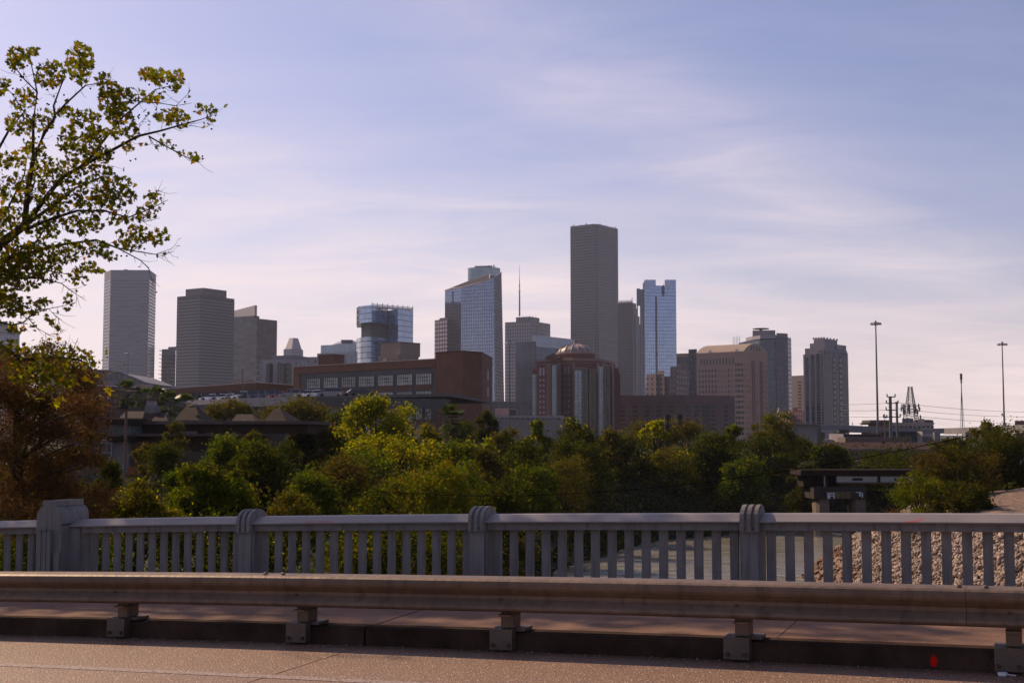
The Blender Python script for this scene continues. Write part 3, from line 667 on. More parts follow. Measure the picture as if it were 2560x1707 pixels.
# ---- 17 spired brown tower
D = 1800; p = rectplan(1545, 1583, 1592, D, 28); zt = Zh(757, D)
msp = facade('brown_granite', (.045, .035, .038), (.018, .017, .022), 3.0, 4.0, .5, .66, var=.3)
t = tower('spired_tower', 'dark brown tower with a row of small roof spikes, just right of the tallest tower', 'skyscraper', p, zt, msp)
p2 = rectplan(1545, 1590, 1600, D + 6, 28); add(t, p2, GZ0, Zh(788, D), msp, 'stepped_shoulder'); add(t, rectplan(1545, 1586, 1596, D + 3, 28), GZ0, Zh(770, D), msp, 'upper_shoulder')
mb = MB()
for i in range(13): q = lerp(p[0], p[1], (i + .5) / 13); mb.prism([(q[0] - .9, q[1] + .2), (q[0] + .9, q[1] + .2), (q[0] + .9, q[1] + 2), (q[0] - .9, q[1] + 2)], zt, Zh(748.5, D) if i < 12 else Zh(742, D), taper=[(q[0] - .15, q[1] + .8), (q[0] + .15, q[1] + .8), (q[0] + .15, q[1] + 1.2), (q[0] - .15, q[1] + 1.2)])
mb.build('roof_spikes', pm('spike_pale', (.30, .26, .26), .6), t)
# ---- 18 notched blue tower
D = 1500; nb = facade('clear_blue_glass', (.17, .21, .30), (.24, .32, .47), 2.4, 4.1, .9, .90, gmetal=.85, var=.14, groughs=(.4, .05))
nbd = facade('slate_side_glass', (.05, .06, .08), (.09, .11, .15), 2.4, 4.1, .9, .86, gmetal=.5, var=.2)
c0 = front([(1606, 1560), (1614, 1500), (1692, 1500)], 48); t = tower('glass_tower', 'bright blue glass tower with a square notch between two raised corners', 'skyscraper', c0, Zh(735, D), nb, part='curtain_wall')
for a_, b_, c_n in ((1608.5, 1614.5, 1641.5), (1658, 1664, 1692.2)):
    pl = front([(a_, 1545), (b_, 1499), (c_n, 1499)], 40); o2 = add(t, pl, Zh(740, D), Zh(699.5, D), nb, 'raised_corner')
    its = []; A_, B_ = pl[1], pl[2]
    for k_, (r0, c0n) in enumerate(((704, 3), (710, 2.4), (716, 1.6))):
        for c_ in range(4 - k_): its.append((A_, B_, .24 + .13 * c_ + (.07 if k_ > 1 else 0), Zh(r0 + 3, D), 1.7, 2.3))
    windows(o2, its, pm('sky_through_glass', (.55, .56, .62), .3, var=.1), 'see_through_pane', .1)
add(t, front([(1640, 1504), (1665, 1504)], 30), Zh(736, D), Zh(713, D), nb, 'notch_wall')
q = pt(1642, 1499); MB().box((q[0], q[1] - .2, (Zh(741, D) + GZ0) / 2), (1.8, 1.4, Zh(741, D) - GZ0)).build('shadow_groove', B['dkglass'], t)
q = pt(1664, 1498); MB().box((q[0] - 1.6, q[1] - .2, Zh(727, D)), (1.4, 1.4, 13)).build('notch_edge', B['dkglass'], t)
t = thing('glass_tower', 'dark slate glass slab standing against the left side of the notched blue tower', 'skyscraper', (*pt(1602, 1540), GZ0), 'downtown high-rise buildings')
add(t, front([(1601, 1530), (1609, 1528)], 30), GZ0, Zh(716, D), nbd, 'curtain_wall'); add(t, front([(1593, 1530), (1601, 1529)], 25), GZ0, Zh(805, D), nbd, 'lower_wing'); add(t, front([(1593, 1529.6), (1596.2, 1529.4)], 20), Zh(805, D), Zh(714, D), nbd, 'corner_pier'); add(t, front([(1596, 1529.6), (1601.2, 1529.4)], 20), Zh(754, D), Zh(714, D), nbd, 'link')
# ---- 19 tan pair of blocks standing in for a sunlit building's reflection
D = 900; sal = facade('salmon_reflection', (.58, .36, .24), (.10, .075, .075), 3.4, 3.6, .45, .5, var=.3)
p = front([(1616, 900), (1640, 898)], 16); t = tower('reflection_block', 'salmon block standing in for a sunlit reflection at the foot of the notched blue tower', 'building', p, Zh(935, D), sal, group='mid-rise buildings')
p = front([(1641, 905), (1652, 903)], 12); t = tower('reflection_block', 'narrow stepped cream and green reflection block just right of the salmon one', 'building', p, Zh(932, D), facade('cream_green', (.18, .20, .20), (.05, .07, .08), 3, 3.6, .5, .5), group='mid-rise buildings')
add(t, front([(1643, 902), (1661, 900)], 12), Zh(936, D), Zh(926, D), pm('cream_reflection_cap', (.5, .38, .27), .8), 'reflection_cap_block'); add(t, front([(1652, 904), (1661, 903)], 12), GZ0, Zh(936, D), sal, 'cream_reflection_bay'); add(t, front([(1661, 908), (1676, 906)], 12), GZ0, Zh(940, D), facade('green_reflection_bay', (.10, .12, .13), (.05, .06, .08), 3, 3.6, .6, .6), 'green_reflection_bay')
# ---- 20/21/22
D = 850; p = rectplan(1676, 1690, 1730, D, 30); t = tower('stone_building', 'brown stone office building with square windows, between the salmon block and the teal shaft', 'building', p, Zh(916, D), pm('brown_stone', (.225, .16, .14), .75, var=.12, scale=.1), group='mid-rise buildings')
windows(t, grid(p[0], p[1], GZ0 + 26, Zh(921, D), 2, 6, .4, .5) + grid(p[1], p[2], GZ0 + 26, Zh(921, D), 6, 6, .42, .5), B['dkglass'])
add(t, rectplan(1696, 1706, 1730, D + 8, 30), Zh(916, D), Zh(909, D), pm('brown_stone_step', (.20, .15, .135), .75), 'raised_step')
p = front([(1692, 960), (1724, 955)], 30); t = tower('office_building', 'dark teal block with a thin tan roof band behind the brown stone building', 'building', p, Zh(893, D + 110), facade('teal_dark', (.045, .055, .06), (.035, .045, .05), 5, 3.8, .7, .7), group='mid-rise buildings')
add(t, front([(1691.6, 959.5), (1724, 954.5)], 30), Zh(893, 960), Zh(884, 960), pm('tan_cap', (.30, .215, .145), .7), 'roof_band')
p = front([(1722, 790), (1743, 786)], 20); t = tower('office_building', 'narrow dark teal glass shaft touching the tan block with the barrel roof', 'building', p, Zh(873, 788), facade('teal_glass', (.03, .042, .05), (.02, .035, .043), 4, 3.6, .5, .5), group='mid-rise buildings')
# ---- 23 tan block with barrel roof
D = 760; pl = rectplan(1741.5, 1860, 1919, D, 40); A_, C_, R_, K_ = pl; zt = Zh(872, D) - 1.5
stone = pm('rose_tan_precast', (.34, .235, .19), .75, var=.1, scale=.15)
t = tower('jail_block', 'broad rose tan block with a barrel-vaulted roof and rows of narrow slit windows', 'building', pl, zt, stone, group='mid-rise buildings')
mb = MB(); n = 12; pr = [(i / n, math.sin(math.pi * (i / n) * .999) ** .8) for i in range(n + 1)]; hv = Zh(858.5, D) - zt + .8
r0 = [(*lerp(C_, R_, s), zt + hv * h_) for s, h_ in pr]; r1 = [(*lerp(A_, K_, s), zt + hv * h_) for s, h_ in pr]
for i in range(n): mb.face([r0[i], r0[i + 1], r1[i + 1], r1[i]])
mb.face(r0[::-1][::-1]); mb.face(r1[::-1]); mb.build('barrel_roof', pm('sunlit_vault', (.32, .245, .185), .6, var=.12, scale=.2), t)
add(t, [tuple(np.array(a_) + (np.array(a_) - np.mean(np.array(pl), 0)) * .012) for a_ in pl], zt - .8, zt + .15, pm('cornice_tan', (.36, .26, .20), .7), 'cornice')
its = []; z_of = lambda py: Zh(py, D)
for r in range(14):
    py = 924 + r * 13.3
    if r == 0: its += [(A_, C_, .10 + .068 * c_, z_of(901), .75, 3.6) for c_ in range(11)]
    for c_ in range(6): its.append((A_, C_, .07 + .068 * c_, z_of(py), .95, 1.9))
    for c_ in (6, 7, 8, 10): its.append((A_, C_, .07 + .068 * c_, z_of(py + 1.6), .8, .6))
    its.append((A_, C_, .07 + .068 * 9, z_of(py), .95, 1.9))
    for tt, w_ in ((.835, .9), (.895, 2.1), (.965, 1.3)): its.append((A_, C_, tt, z_of(py - 13.3), w_, 1.4))
    for tt in (.06, .14, .22): its.append((C_, R_, tt, z_of(py - 13), .8, 1.1))
    for tt in (.82, .90, .965): its.append((C_, R_, tt, z_of(py - 13), .75, 1.8))
    its.append((C_, R_, .55, z_of(py - 13), 2.1, 2.6))
windows(t, its, B['dkglass'], 'slit_window')
for tt in (.34, .42, .68, .75):
    q = lerp(C_, R_, tt); MB().box((q[0] + .1, q[1] - .1, zt / 2 - 3), (.6, .6, zt - 4)).build('vertical_rib', pm('rib_brown', (.16, .12, .105), .8) if 'rib_brown' not in bpy.data.materials else bpy.data.materials['rib_brown'], t)
for tt in (.33, .43, .55, .68): q = lerp(C_, R_, tt); MB().box((q[0], q[1] - .1, zt + hv * .45), (1.0, .6, hv * .5), R(50)).build('gable_louvre', B['dkglass'], t)
mb = MB()
for tt in (.30, .86): q = lerp(A_, C_, tt); mb.tube([(q[0], q[1], zt + .8), (q[0] - .2, q[1] - .4, zt + .9)], .9, n=12)
mb.build('roof_dish', pm('dish_white', (.6, .55, .5), .5), t)
mb = MB()
for i in range(5): q = pt(1834 + i * 4, D + 30); mb.tube([(*q, zt), (*q, Zh(840 + (i % 2) * 3, D + 30))], .12, n=4)
mb.build('roof_aerials', B['greyc'], t)
# ---- 24 tower with helipad
D = 950; p = front([(1919, 960), (1943, 945), (1971, 950)], 30); zt = Zh(834, D)
rc = facade('grey_lavender_precast', (.125, .115, .13), (.04, .043, .056), 3.1, 3.4, .42, .5, var=.3)
t = tower('apartment_tower', 'grey tower with curved glass upper floors and a round helipad on its roof', 'tower block', p, Zh(846, D), rc)
add(t, front([(1943, 944), (1971, 949)], 30), Zh(846, D), zt, pm('plain_precast', (.20, .175, .18), .7, var=.06), 'stair_core')
add(t, front([(1883, 965), (1940, 962)], 18), Zh(846, D), Zh(822, D), pm('penthouse_tan', (.24, .20, .20), .7), 'penthouse')
add(t, front([(1848, 985), (1866, 966), (1900, 952), (1944, 947)], 20), GZ0, Zh(849, D), facade('curved_floor_glass', (.15, .16, .18), (.055, .075, .10), 4, 3.5, .9, .8, gmetal=.5, var=.3), 'curved_glass_floors')
add(t, front([(1866, 975), (1880, 962), (1902, 950), (1943, 946)], 10), Zh(847, D), Zh(838, D), pm('canopy_pale', (.3, .28, .3), .5), 'roof_canopy')
add(t, front([(1971, 952), (1979.5, 962)], 22), GZ0, Zh(842, D), facade('bright_strip_glass', (.26, .27, .30), (.04, .06, .08), 1.9, 3.3, .72, .74, gmetal=.4, var=.4), 'glazed_corner_strip')
q = pt(1904, 970); mb = MB(); mb.lathe((q[0], q[1], Zh(818, D)), [(0, 0), (6.2, .2), (6.2, .7), (0, .7)], 20); mb.tube([(*q, Zh(823, D)), (*q, Zh(817, D))], 1.2, n=6); mb.build('helipad', B['greyc'], t)
# ---- 25 parking block
p = front([(1979, 1010), (2010, 1000)], 30); t = tower('parking_garage', 'plain pinkish block with a single column of dark slots, beside the stepped beige tower', 'garage', p, Zh(938, 1000), pm('pinkish_concrete', (.30, .23, .215), .8, var=.08), group='mid-rise buildings')
windows(t, grid(p[0], p[1], Zh(1030, 1000), Zh(950, 1000), 1, 10, .42, .3, .30, .95), B['dkglass'], 'slot_opening')
# ---- 26 stepped beige tower
D = 700; bg = pm('beige_grey_precast', (.30, .265, .26), .75, var=.08, scale=.1)
pl = rectplan(2009, 2060, 2121, D, 38); A_, C_, R_, K_ = pl; z0_ = Zh(884, D)
t = tower('stepped_tower', 'beige grey residential tower with a stepped crown and dark vertical glass strips, rightmost high-rise', 'skyscraper', pl, z0_, bg)
p2 = rectplan(2013.5, 2060, 2119, D + 4, 38); add(t, p2, z0_, Zh(868, D), bg, 'upper_step'); p3 = rectplan(2026, 2064, 2117, D + 8, 38); add(t, p3, Zh(868, D), Zh(854.5, D), bg, 'second_step'); p4 = rectplan(2036, 2062, 2095, D + 12, 38); add(t, p4, Zh(854.5, D), Zh(842, D), bg, 'crown')
mb = MB()
for i in range(5):
    for pq in ((p4[0], p4[1]), (p4[1], p4[2])): q = lerp(*pq, i / 4 * .98 + .01); mb.box((q[0], q[1] + .6, Zh(840.5, D)), (.9, .9, .9))
mb.build('crown_battlements', bg, t)
its = []; nr = 27; zlo = Zh(1062, D)
for r in range(nr):
    z_ = z0_ + 2 - (r + .5) * (z0_ + 2 - zlo) / nr
    for tt in (.78, .92): its.append((A_, C_, tt, z_, .9, 1.0))
    for tt in (.06, .13, .22, .29): its.append((C_, R_, tt, z_, .85, 1.5))
    for tt in (.48, .56): its.append((C_, R_, tt, z_, .8, 1.6))
    for tt in (.78, .85, .92, .975): its.append((C_, R_, tt, z_, .85, 1.5))
windows(t, its, B['dkglass'])
gs = facade('strip_glass', (.045, .05, .055), (.03, .035, .045), 2, 3.0, .9, .7, var=.5)
for (a_, b_, t0, t1, top_) in ((A_, C_, .10, .24, 880), (A_, C_, .38, .53, 874), (A_, C_, .64, .76, 871), (C_, R_, .36, .44, 873), (C_, R_, .62, .72, 873)):
    q0, q1 = lerp(a_, b_, t0), lerp(a_, b_, t1); d_ = np.array((b_[1] - a_[1], a_[0] - b_[0])); d_ = d_ / np.linalg.norm(d_)
    pl_ = [tuple(np.array(q0) + d_ * .25), tuple(np.array(q1) + d_ * .25), tuple(np.array(q1) - d_ * .3), tuple(np.array(q0) - d_ * .3)]
    add(t, pl_, GZ0, Zh(top_ + 12, D), gs, 'glass_strip')
q = lerp(p3[1], p3[2], .62); MB().box((q[0], q[1], Zh(862, D)), (8, 1, 2.2), R(52)).build('loggia', B['dkglass'], t)
# ---- 27 small brick
p = front([(1944, 655), (1973, 645)], 18); t = tower('office_building', 'low tan building with small windows at the foot of the helipad tower', 'building', p, Zh(1029, 650), facade('tan_floor', (.30, .20, .15), (.08, .06, .06), 2.6, 3.0, .45, .5), group='mid-rise buildings')
q = pt(1960, 655); MB().box((q[0], q[1] + 6, Zh(1025, 650)), (4, 4, 2.6)).build('roof_plant', B['band_lt'], t)
p = front([(1972, 648), (2009, 640)], 18); t = tower('brick_building', 'small red brick building with white window frames beside the stepped beige tower', 'building', p, Zh(1028, 645), pm('red_brick_far', (.20, .085, .07), .8, var=.15, scale=.3), group='mid-rise buildings')
windows(t, grid(p[0], p[1], Zh(1062, 645), Zh(1030, 645), 6, 3, .35, .6), pm('white_frame_window', (.30, .24, .24), .5))
add(t, front([(1981, 650), (1993, 648)], 10), Zh(1028, 645), Zh(1018, 645), bpy.data.materials['red_brick_far'], 'roof_block')
# ---- 28 low wide brown block
D = 600; pl = rectplan(1536, 1710, 1836, D, 24); pl = [pt(1536, 612), pt(1710, D), pt(1836, 616), (pt(1836, 616)[0] - 10, 690), (pt(1536, 612)[0] + 10, 690)]
br = pm('mauve_brick', (.145, .093, .083), .8, var=.12, scale=.15)
t = tower('low_brick_block', 'long low mauve brown brick block with dark slot windows, before the barrel-roofed block', 'building', pl, Zh(987, D), br, group='mid-rise buildings')
its = []
for r in range(7):
    z_ = Zh(1016 + r * 11, D)
    for tt in (.12, .30, .47, .64, .82): its.append((pl[0], pl[1], tt, z_, 2.3, .9))
    for tt in (.07, .25, .57, .82): its.append((pl[1], pl[2], tt, z_, 2.5, 1.1))
    for tt in (.38, .46): its.append((pl[1], pl[2], tt, z_, 2.2, 1.6))
windows(t, its, pm('slot_glass_green', (.018, .022, .021), .5, var=.3), 'slot_window')
add(t, [tuple(np.array(a_) + (np.array(a_) - np.mean(np.array(pl), 0)) * .006) for a_ in pl], Zh(1008, D), Zh(1006.5, D), pm('string_course', (.10, .07, .065), .8), 'string_course')
# ---- 29 domed courthouse
D = 560; red = pm('courthouse_red', (.155, .075, .06), .75, var=.12, scale=.2); trim = pm('courthouse_trim', (.24, .155, .13), .7, var=.1)
cg = facade('courthouse_glass', (.12, .125, .13), (.12, .16, .20), 1.6, 1.5, .88, .88, gmetal=.7, var=.2); cgd = facade('courthouse_dark_glass', (.035, .033, .032), (.045, .043, .042), 1.6, 1.5, .85, .85, gmetal=.3, var=.2)
body = [pt(1343, 561), pt(1366, 558), pt(1403, 553), pt(1432, 548), pt(1462, 550), pt(1500, 553), pt(1536, 580), pt(1536, 600), pt(1343, 600)]
t = thing('domed_courthouse', 'red stone courthouse with a ribbed copper dome, pediment and tall glass bays', 'courthouse', (*pt(1440, 575), GZ0))
ztb = Zh(905, D); add(t, body, GZ0, ztb, red, 'wall')
add(t, [tuple(np.array(a_) + (np.array(a_) - np.array(pt(1440, 578))) * .02) for a_ in body], ztb, Zh(899, D), trim, 'cornice')
add(t, [tuple(np.array(a_) + (np.array(a_) - np.array(pt(1440, 578))) * .015) for a_ in body], Zh(911, D), Zh(909, D), trim, 'lower_cornice')
mb = MB()
for i in range(40):
    s = i / 39 * (len(body) - 4); k_ = min(int(s), len(body) - 4); q = lerp(body[k_], body[k_ + 1], s - k_); mb.box((q[0], q[1] - .3, Zh(904.5, D)), (.55, .5, .55))
mb.build('frieze_blocks', trim, t)
for (a_, b_, dd, top_, mt, nm) in ((1331, 1344, 572, 932, cg, 'glass_bay'), (1333, 1345, 577, 919, red, 'side_wing'), (1433, 1470, 543, 927, cgd, 'dark_glass_bay'), (1472, 1494, 546, 930, cgd, 'dark_glass_bay'), (1508, 1532, 552, 918, cgd, 'dark_glass_bay'), (1535, 1546, 566, 921, red, 'side_wing'), (1534, 1551, 570, 934, red, 'side_wing')):
    add(t, front([(a_, dd), (b_, dd)], 16), GZ0, Zh(top_, D), mt, nm); add(t, front([(a_ - 1.5, dd - .5), (b_ + 1.5, dd - .5)], 5), Zh(top_, D) + .02, Zh(top_ - 3.5, D), trim, 'bay_cornice')
for a_, b_ in ((1380.5, 1391.5), (1437, 1453.5), (1496, 1508)): add(t, front([(a_, 541.8 if a_ > 1400 and a_ < 1460 else 545), (b_, 541.8 if a_ > 1400 and a_ < 1460 else 545)], 9), GZ0, Zh(917 if a_ < 1400 else 931 if a_ < 1460 else 920, D), cg, 'glass_bay')
for px in (1369, 1374, 1394, 1399, 1434, 1494.5, 1509.5, 1531): q = pt(px, 547 if px > 1400 and px < 1500 else 551); MB().box((q[0], q[1] - (2 if px < 1430 else 4), (GZ0 + Zh(912, D)) / 2), (.7, .8, Zh(912, D) - GZ0)).build('stone_pier', trim, t)
its = []
for px in (1351, 1359.5, 1413, 1422):
    e0, e1 = (body[0], body[1]) if px < 1366 else (body[2], body[3]); l0, l1 = (1343, 1366) if px < 1366 else (1403, 1432); tt = (px - l0) / (l1 - l0)
    its.append((e0, e1, tt, Zh(929, D), .95, 3.4))
    for r in range(9): its.append((e0, e1, tt, Zh(950 + r * 13.5, D), .85, 1.0))
windows(t, its, pm('pale_window_panel', (.32, .30, .33), .4, var=.25, scale=.5))
mb = MB(); a_, b_ = pt(1368, 549), pt(1402, 547); z_ = Zh(899, D); ap = lerp(a_, b_, .45)
for yy in (0, ): mb.face([(a_[0], a_[1], z_), (b_[0], b_[1], z_), (b_[0], b_[1], z_ + .6), (ap[0], ap[1], Zh(886.5, D)), (a_[0], a_[1], z_ + .6)]); mb.face([(a_[0], a_[1] + 14, z_), (a_[0], a_[1] + 14, z_ + .6), (ap[0], ap[1] + 14, Zh(886.5, D)), (b_[0], b_[1] + 14, z_ + .6), (b_[0], b_[1] + 14, z_)])
mb.face([(a_[0] - .6, a_[1] - .5, z_ + .3), (ap[0], ap[1] - .5, Zh(886, D)), (ap[0], ap[1] + 14, Zh(886, D)), (a_[0] - .6, a_[1] + 14, z_ + .3)][::-1]); mb.face([(ap[0], ap[1] - .5, Zh(886, D)), (b_[0] + .6, b_[1] - .5, z_ + .3), (b_[0] + .6, b_[1] + 14, z_ + .3), (ap[0], ap[1] + 14, Zh(886, D))][::-1])
pe = mb.build('pediment', trim, t); mb = MB(); mb.tube([(ap[0], ap[1] - .6, Zh(898, D)), (ap[0], ap[1] - .1, Zh(898, D))], 1.1, n=16); mb.build('round_emblem', red, pe)
q = pt(1439, 572); rr = 48.5 / F * 572; zd = Zh(898, D); mb = MB(); mb.lathe((q[0], q[1], zd), [(rr, -1), (rr, 2.6)], 32); mb.build('drum', red, t, smooth=True)
mb = MB(); mb.lathe((q[0], q[1], zd), [(rr, 2.6), (rr + .7, 2.6), (rr + .7, 3.2), (rr - .4, 3.4)], 32); mb.build('drum_cornice', trim, t)
hd = Zh(856, D) - zd - 3.3; dm = [(rr * .93 * math.cos(a_), 3.3 + hd * math.sin(a_)) for a_ in np.linspace(0, math.pi / 2 * .97, 12)]
mb = MB(); mb.lathe((q[0], q[1], zd), dm, 40); dome = mb.build('dome', pm('copper_dome', (.24, .19, .165), .5, metal=.2, var=.2, scale=.3), t, smooth=True)
for k_ in range(16):
    an = k_ * math.pi / 8 + .1; mb = MB(); mb.tube([(q[0] + (r + .12) * math.cos(an), q[1] + (r + .12) * math.sin(an), zd + z + .05) for r, z in dm], .28, .15, n=5); mb.build('rib', pm('copper_rib', (.42, .31, .25), .4, metal=.4) if 'copper_rib' not in bpy.data.materials else bpy.data.materials['copper_rib'], dome)
mb = MB(); mb.lathe((q[0], q[1], Zh(856.5, D)), [(1.0, -.6), (.9, .6), (.55, .7), (.55, 1.4), (.7, 1.5), (.35, 2.2), (.08, 2.6), (.05, 3.4), (0, 3.4)], 12); mb.build('lantern', trim, t, smooth=True)
# ---- 30 far left blocks
p = front([(-60, 905), (46, 895)], 30); t = tower('apartment_tower', 'white tower with blue window columns cut off by the left edge of the picture', 'tower block', p, Zh(831, 900), facade('white_blue', (.42, .37, .38), (.15, .19, .26), 5.5, 3.3, .42, .86, gmetal=.3, var=.2))
add(t, front([(-60, 903), (38, 893)], 26), Zh(831, 900), Zh(812, 900), bpy.data.materials['white_blue'], 'upper_part'); add(t, front([(-60, 900), (15, 890)], 20), Zh(812, 900), Zh(806, 900), B['greyc'], 'roof_block')
p = front([(100, 805), (172, 800)], 30); t = tower('office_building', 'grey blue building half hidden by the rust brown tree', 'building', p, Zh(893, 800), facade('grey_strip', (.24, .24, .27), (.10, .12, .16), 5, 3.6, .5, .6), group='mid-rise buildings')
# ================================================================== MIDDLE DISTANCE
# stadium
t = thing('stadium', 'long stadium with a grey trussed roof arching down behind the brick warehouse wing', 'stadium', (*pt(300, 640), GZ0))
wh = pm('stadium_tan', (.30, .215, .18), .8, var=.1); gy_ = pm('stadium_grey', (.19, .19, .205), .7, var=.08); tr_ = pm('truss_grey', (.10, .105, .12), .6)
add(t, front([(140, 640), (231, 638)], 40), GZ0, Zh(920, 640), wh, 'end_block')
prof_ = [(231, 925), (270, 927), (300, 932), (335, 945), (365, 958), (400, 964), (470, 973)]
mb = MB(); f0 = [(*pt(x, 650), Zh(y, 650)) for x, y in prof_]; f1 = [(a_, b_ + 60, c_) for a_, b_, c_ in f0]; lo = [(a_, b_, 10) for a_, b_, c_ in f0]
for i in range(len(f0) - 1): mb.face([f0[i], f0[i + 1], f1[i + 1], f1[i]]); mb.face([lo[i], lo[i + 1], f0[i + 1], f0[i]])
mb.build('roof', gy_, t)
mb = MB(); up_ = [(*pt(x, 646), Zh(y, 646)) for x, y in prof_]
mb.tube(up_, .45, n=4); lw = [(*pt(x, 646), Zh(y + 30, 646)) for x, y in prof_]; mb.tube(lw, .35, n=4)
for i in range(26):
    s = i / 26 * (len(prof_) - 1); k_ = int(s); s2 = (i + 1) / 26 * (len(prof_) - 1); k2 = min(int(s2), len(prof_) - 2)
    a_ = Vector(up_[k_]).lerp(Vector(up_[k_ + 1]), s - k_); b_ = Vector(lw[k2]).lerp(Vector(lw[k2 + 1]), s2 - k2)
    a2 = Vector(up_[k2]).lerp(Vector(up_[k2 + 1]), s2 - k2)
    mb.tube([a_, b_] if i % 2 else [Vector(lw[k_]).lerp(Vector(lw[k_ + 1]), s - k_), a2], .28, n=4)
mb.build('roof_truss', tr_, t)
add(t, front([(258, 600), (302, 598)], 30), GZ0, Zh(952, 600), pm('stadium_mauve', (.20, .165, .165), .8), 'front_block')
add(t, front([(338, 590), (382, 588)], 30), GZ0, Zh(961, 590), wh, 'low_block')
# tan sheds behind parking deck
t = tower('stucco_building', 'low tan flat-roofed building with a second taller box, behind the row of parked cars', 'building', rectplan(524, 570, 622, 420, 35), Zh(958, 420), tan, group=None)
add(t, rectplan(578, 614, 638, 430, 35), GZ0, Zh(950, 430), tan, 'taller_box')
# ---- brick warehouse
def brick_mat(name, c1, c2, mort, sc_=1.):
    m, nt, b = new_mat(name); L = nt.links; uv = nt.nodes.new('ShaderNodeUVMap'); uv.uv_map = 'UVMap'
    bt = N(nt, 'ShaderNodeTexBrick', Scale=1. / sc_); bt.inputs['Color1'].default_value = (*c1, 1); bt.inputs['Color2'].default_value = (*c2, 1); bt.inputs['Mortar'].default_value = (*mort, 1)
    bt.inputs['Mortar Size'].default_value = .02; bt.inputs['Brick Width'].default_value = .45; bt.inputs['Row Height'].default_value = .18
    L.new(uv.outputs[0], bt.inputs['Vector']); f = ramp(nt, noise(nt, .35, 5, objco(nt)), .3, .7)
    L.new(mixc(nt, math_n(nt, 'MULTIPLY', f, .45), bt.outputs[0], tuple(x * .45 for x in c1)), b.inputs['Base Color']); b.inputs['Roughness'].default_value = .85; return m
brick = brick_mat('orange_brown_brick', (.20, .078, .038), (.145, .056, .030), (.16, .085, .055)); frame_c = pm('concrete_frame', (.12, .112, .11), .85, var=.2, scale=.35)
mun = pm('steel_muntin', (.025, .03, .03), .5)
m, nt, b = new_mat('old_window_glass'); L = nt.links; n1 = ramp(nt, noise(nt, .5, 5, objco(nt)), .3, .7)
oi = nt.nodes.new('ShaderNodeObjectInfo'); cc = mixc(nt, n1, (.22, .235, .21), (.55, .56, .50)); L.new(mixc(nt, math_n(nt, 'MULTIPLY', oi.outputs['Random'], .55), cc, (.07, .08, .075)), b.inputs['Base Color']); b.inputs['Roughness'].default_value = .25; glassw = m
t = thing('brick_warehouse', 'large orange brown brick warehouse with grey concrete bays and multi-pane windows', 'warehouse', (*pt(1000, 320), GZ0))
Lf, Rf = pt(736, 322), pt(1089, 288)
dv = np.array((Rf[0] - Lf[0], Rf[1] - Lf[1])); Lw = np.linalg.norm(dv); dv /= Lw; nv = np.array((-dv[1], dv[0]))       # nv points away
ztL = Zh(918, 322); ztR = Zh(900, 288); zr = (ztL + ztR) / 2
pl = [Lf, Rf, (Rf[0] + .5, Rf[1] + 14), (Lf[0] - 1, Lf[1] + 20)]
add(t, pl, GZ0, zr, frame_c, 'concrete_frame')
def wallbox(a0, a1, z0, z1, o0, o1, mat, name, par=None):
    q = [tuple(np.array(Lf) + dv * a + nv * o) for a, o in ((a0, -o1), (a1, -o1), (a1, -o0), (a0, -o0))]
    return add(par or t, q, z0, z1, mat, name)
wallbox(-.15, Lw, zr - 1.65, zr + .1, -.3, .22, brick, 'brick_parapet')
wallbox(-.2, 2.35, GZ0, zr - 1.66, -.3, .2, brick, 'brick_corner')
mb = MB()
for i in range(60): a = (i + .5) / 60 * Lw; q = np.array(Lf) + dv * a - nv * .1; mb.box((q[0], q[1], zr + .2), (.42, .55, .18), math.atan2(dv[1], dv[0]))
mb.build('coping_tiles', pm('coping_pale', (.42, .34, .30), .7), t)
# bays: pixel x of window left/right edges
bx = [(768, 802), (810, 846), (855, 890), (898, 937), (946, 984), (993, 1032), (1041, 1080)]
def along(px):
    k = K(px); return (k * Lf[1] - Lf[0]) / (dv[0] - k * dv[1])
ang = math.atan2(dv[1], dv[0]); org = wloc(t); wg = {}
for bi, (x0, x1) in enumerate(bx):
    a0, a1 = along(x0), along(x1); w_ = a1 - a0; ac = (a0 + a1) / 2
    for r in range(5):
        zt_ = zr - 2.95 - r * 4.0; h_ = 2.55
        if r == 4 and bi < 3: continue
        c = np.array(Lf) + dv * ac - nv * .05
        o = bpy.data.objects.new('window', None)
        mb = MB(); mb.box((0, 0, 0), (w_, .2, h_)); win = mb.build('window', glassw, link=False); col.objects.link(win); win.parent = t
        win.location = (c[0] - org.x, c[1] - org.y, zt_ - h_ / 2 - org.z); win.rotation_euler.z = ang
        key = round(w_, 1)
        if key not in wg:
            mb = MB(); n = 7
            for i in range(n + 1): mb.box((-w_ / 2 + i * w_ / n, -.13, 0), (.07 if i not in (0, n) else .12, .08, h_))
            for z_ in (-h_ / 2 + .02, -h_ / 6, h_ / 6, h_ / 2 - .02): mb.box((0, -.135, z_), (w_, .06, .07 if abs(z_) < 1 else .1))
            mb.box((w_ * .1, -.16, -h_ * .12), (w_ * .29, .06, .1)); mb.box((w_ * .1, -.16, h_ * .12), (w_ * .29, .06, .1))
            wg[key] = mb.build('muntins', mun, link=False).data
        fr = bpy.data.objects.new('muntins', wg[key]); col.objects.link(fr); fr.parent = win
        bpy.data.objects.remove(o)
        if not (bi == 3 and r == 0): wallbox(a0 + .02, a1 + .05, zt_ - h_ - 1.02, zt_ - h_ - .12, -.2, .12, brick, 'brick_spandrel')
        if r == 0: wallbox(a0 - .1, a1 + .1, zt_ - h_ - .12, zt_ - h_, -.2, .2, frame_c, 'sill')
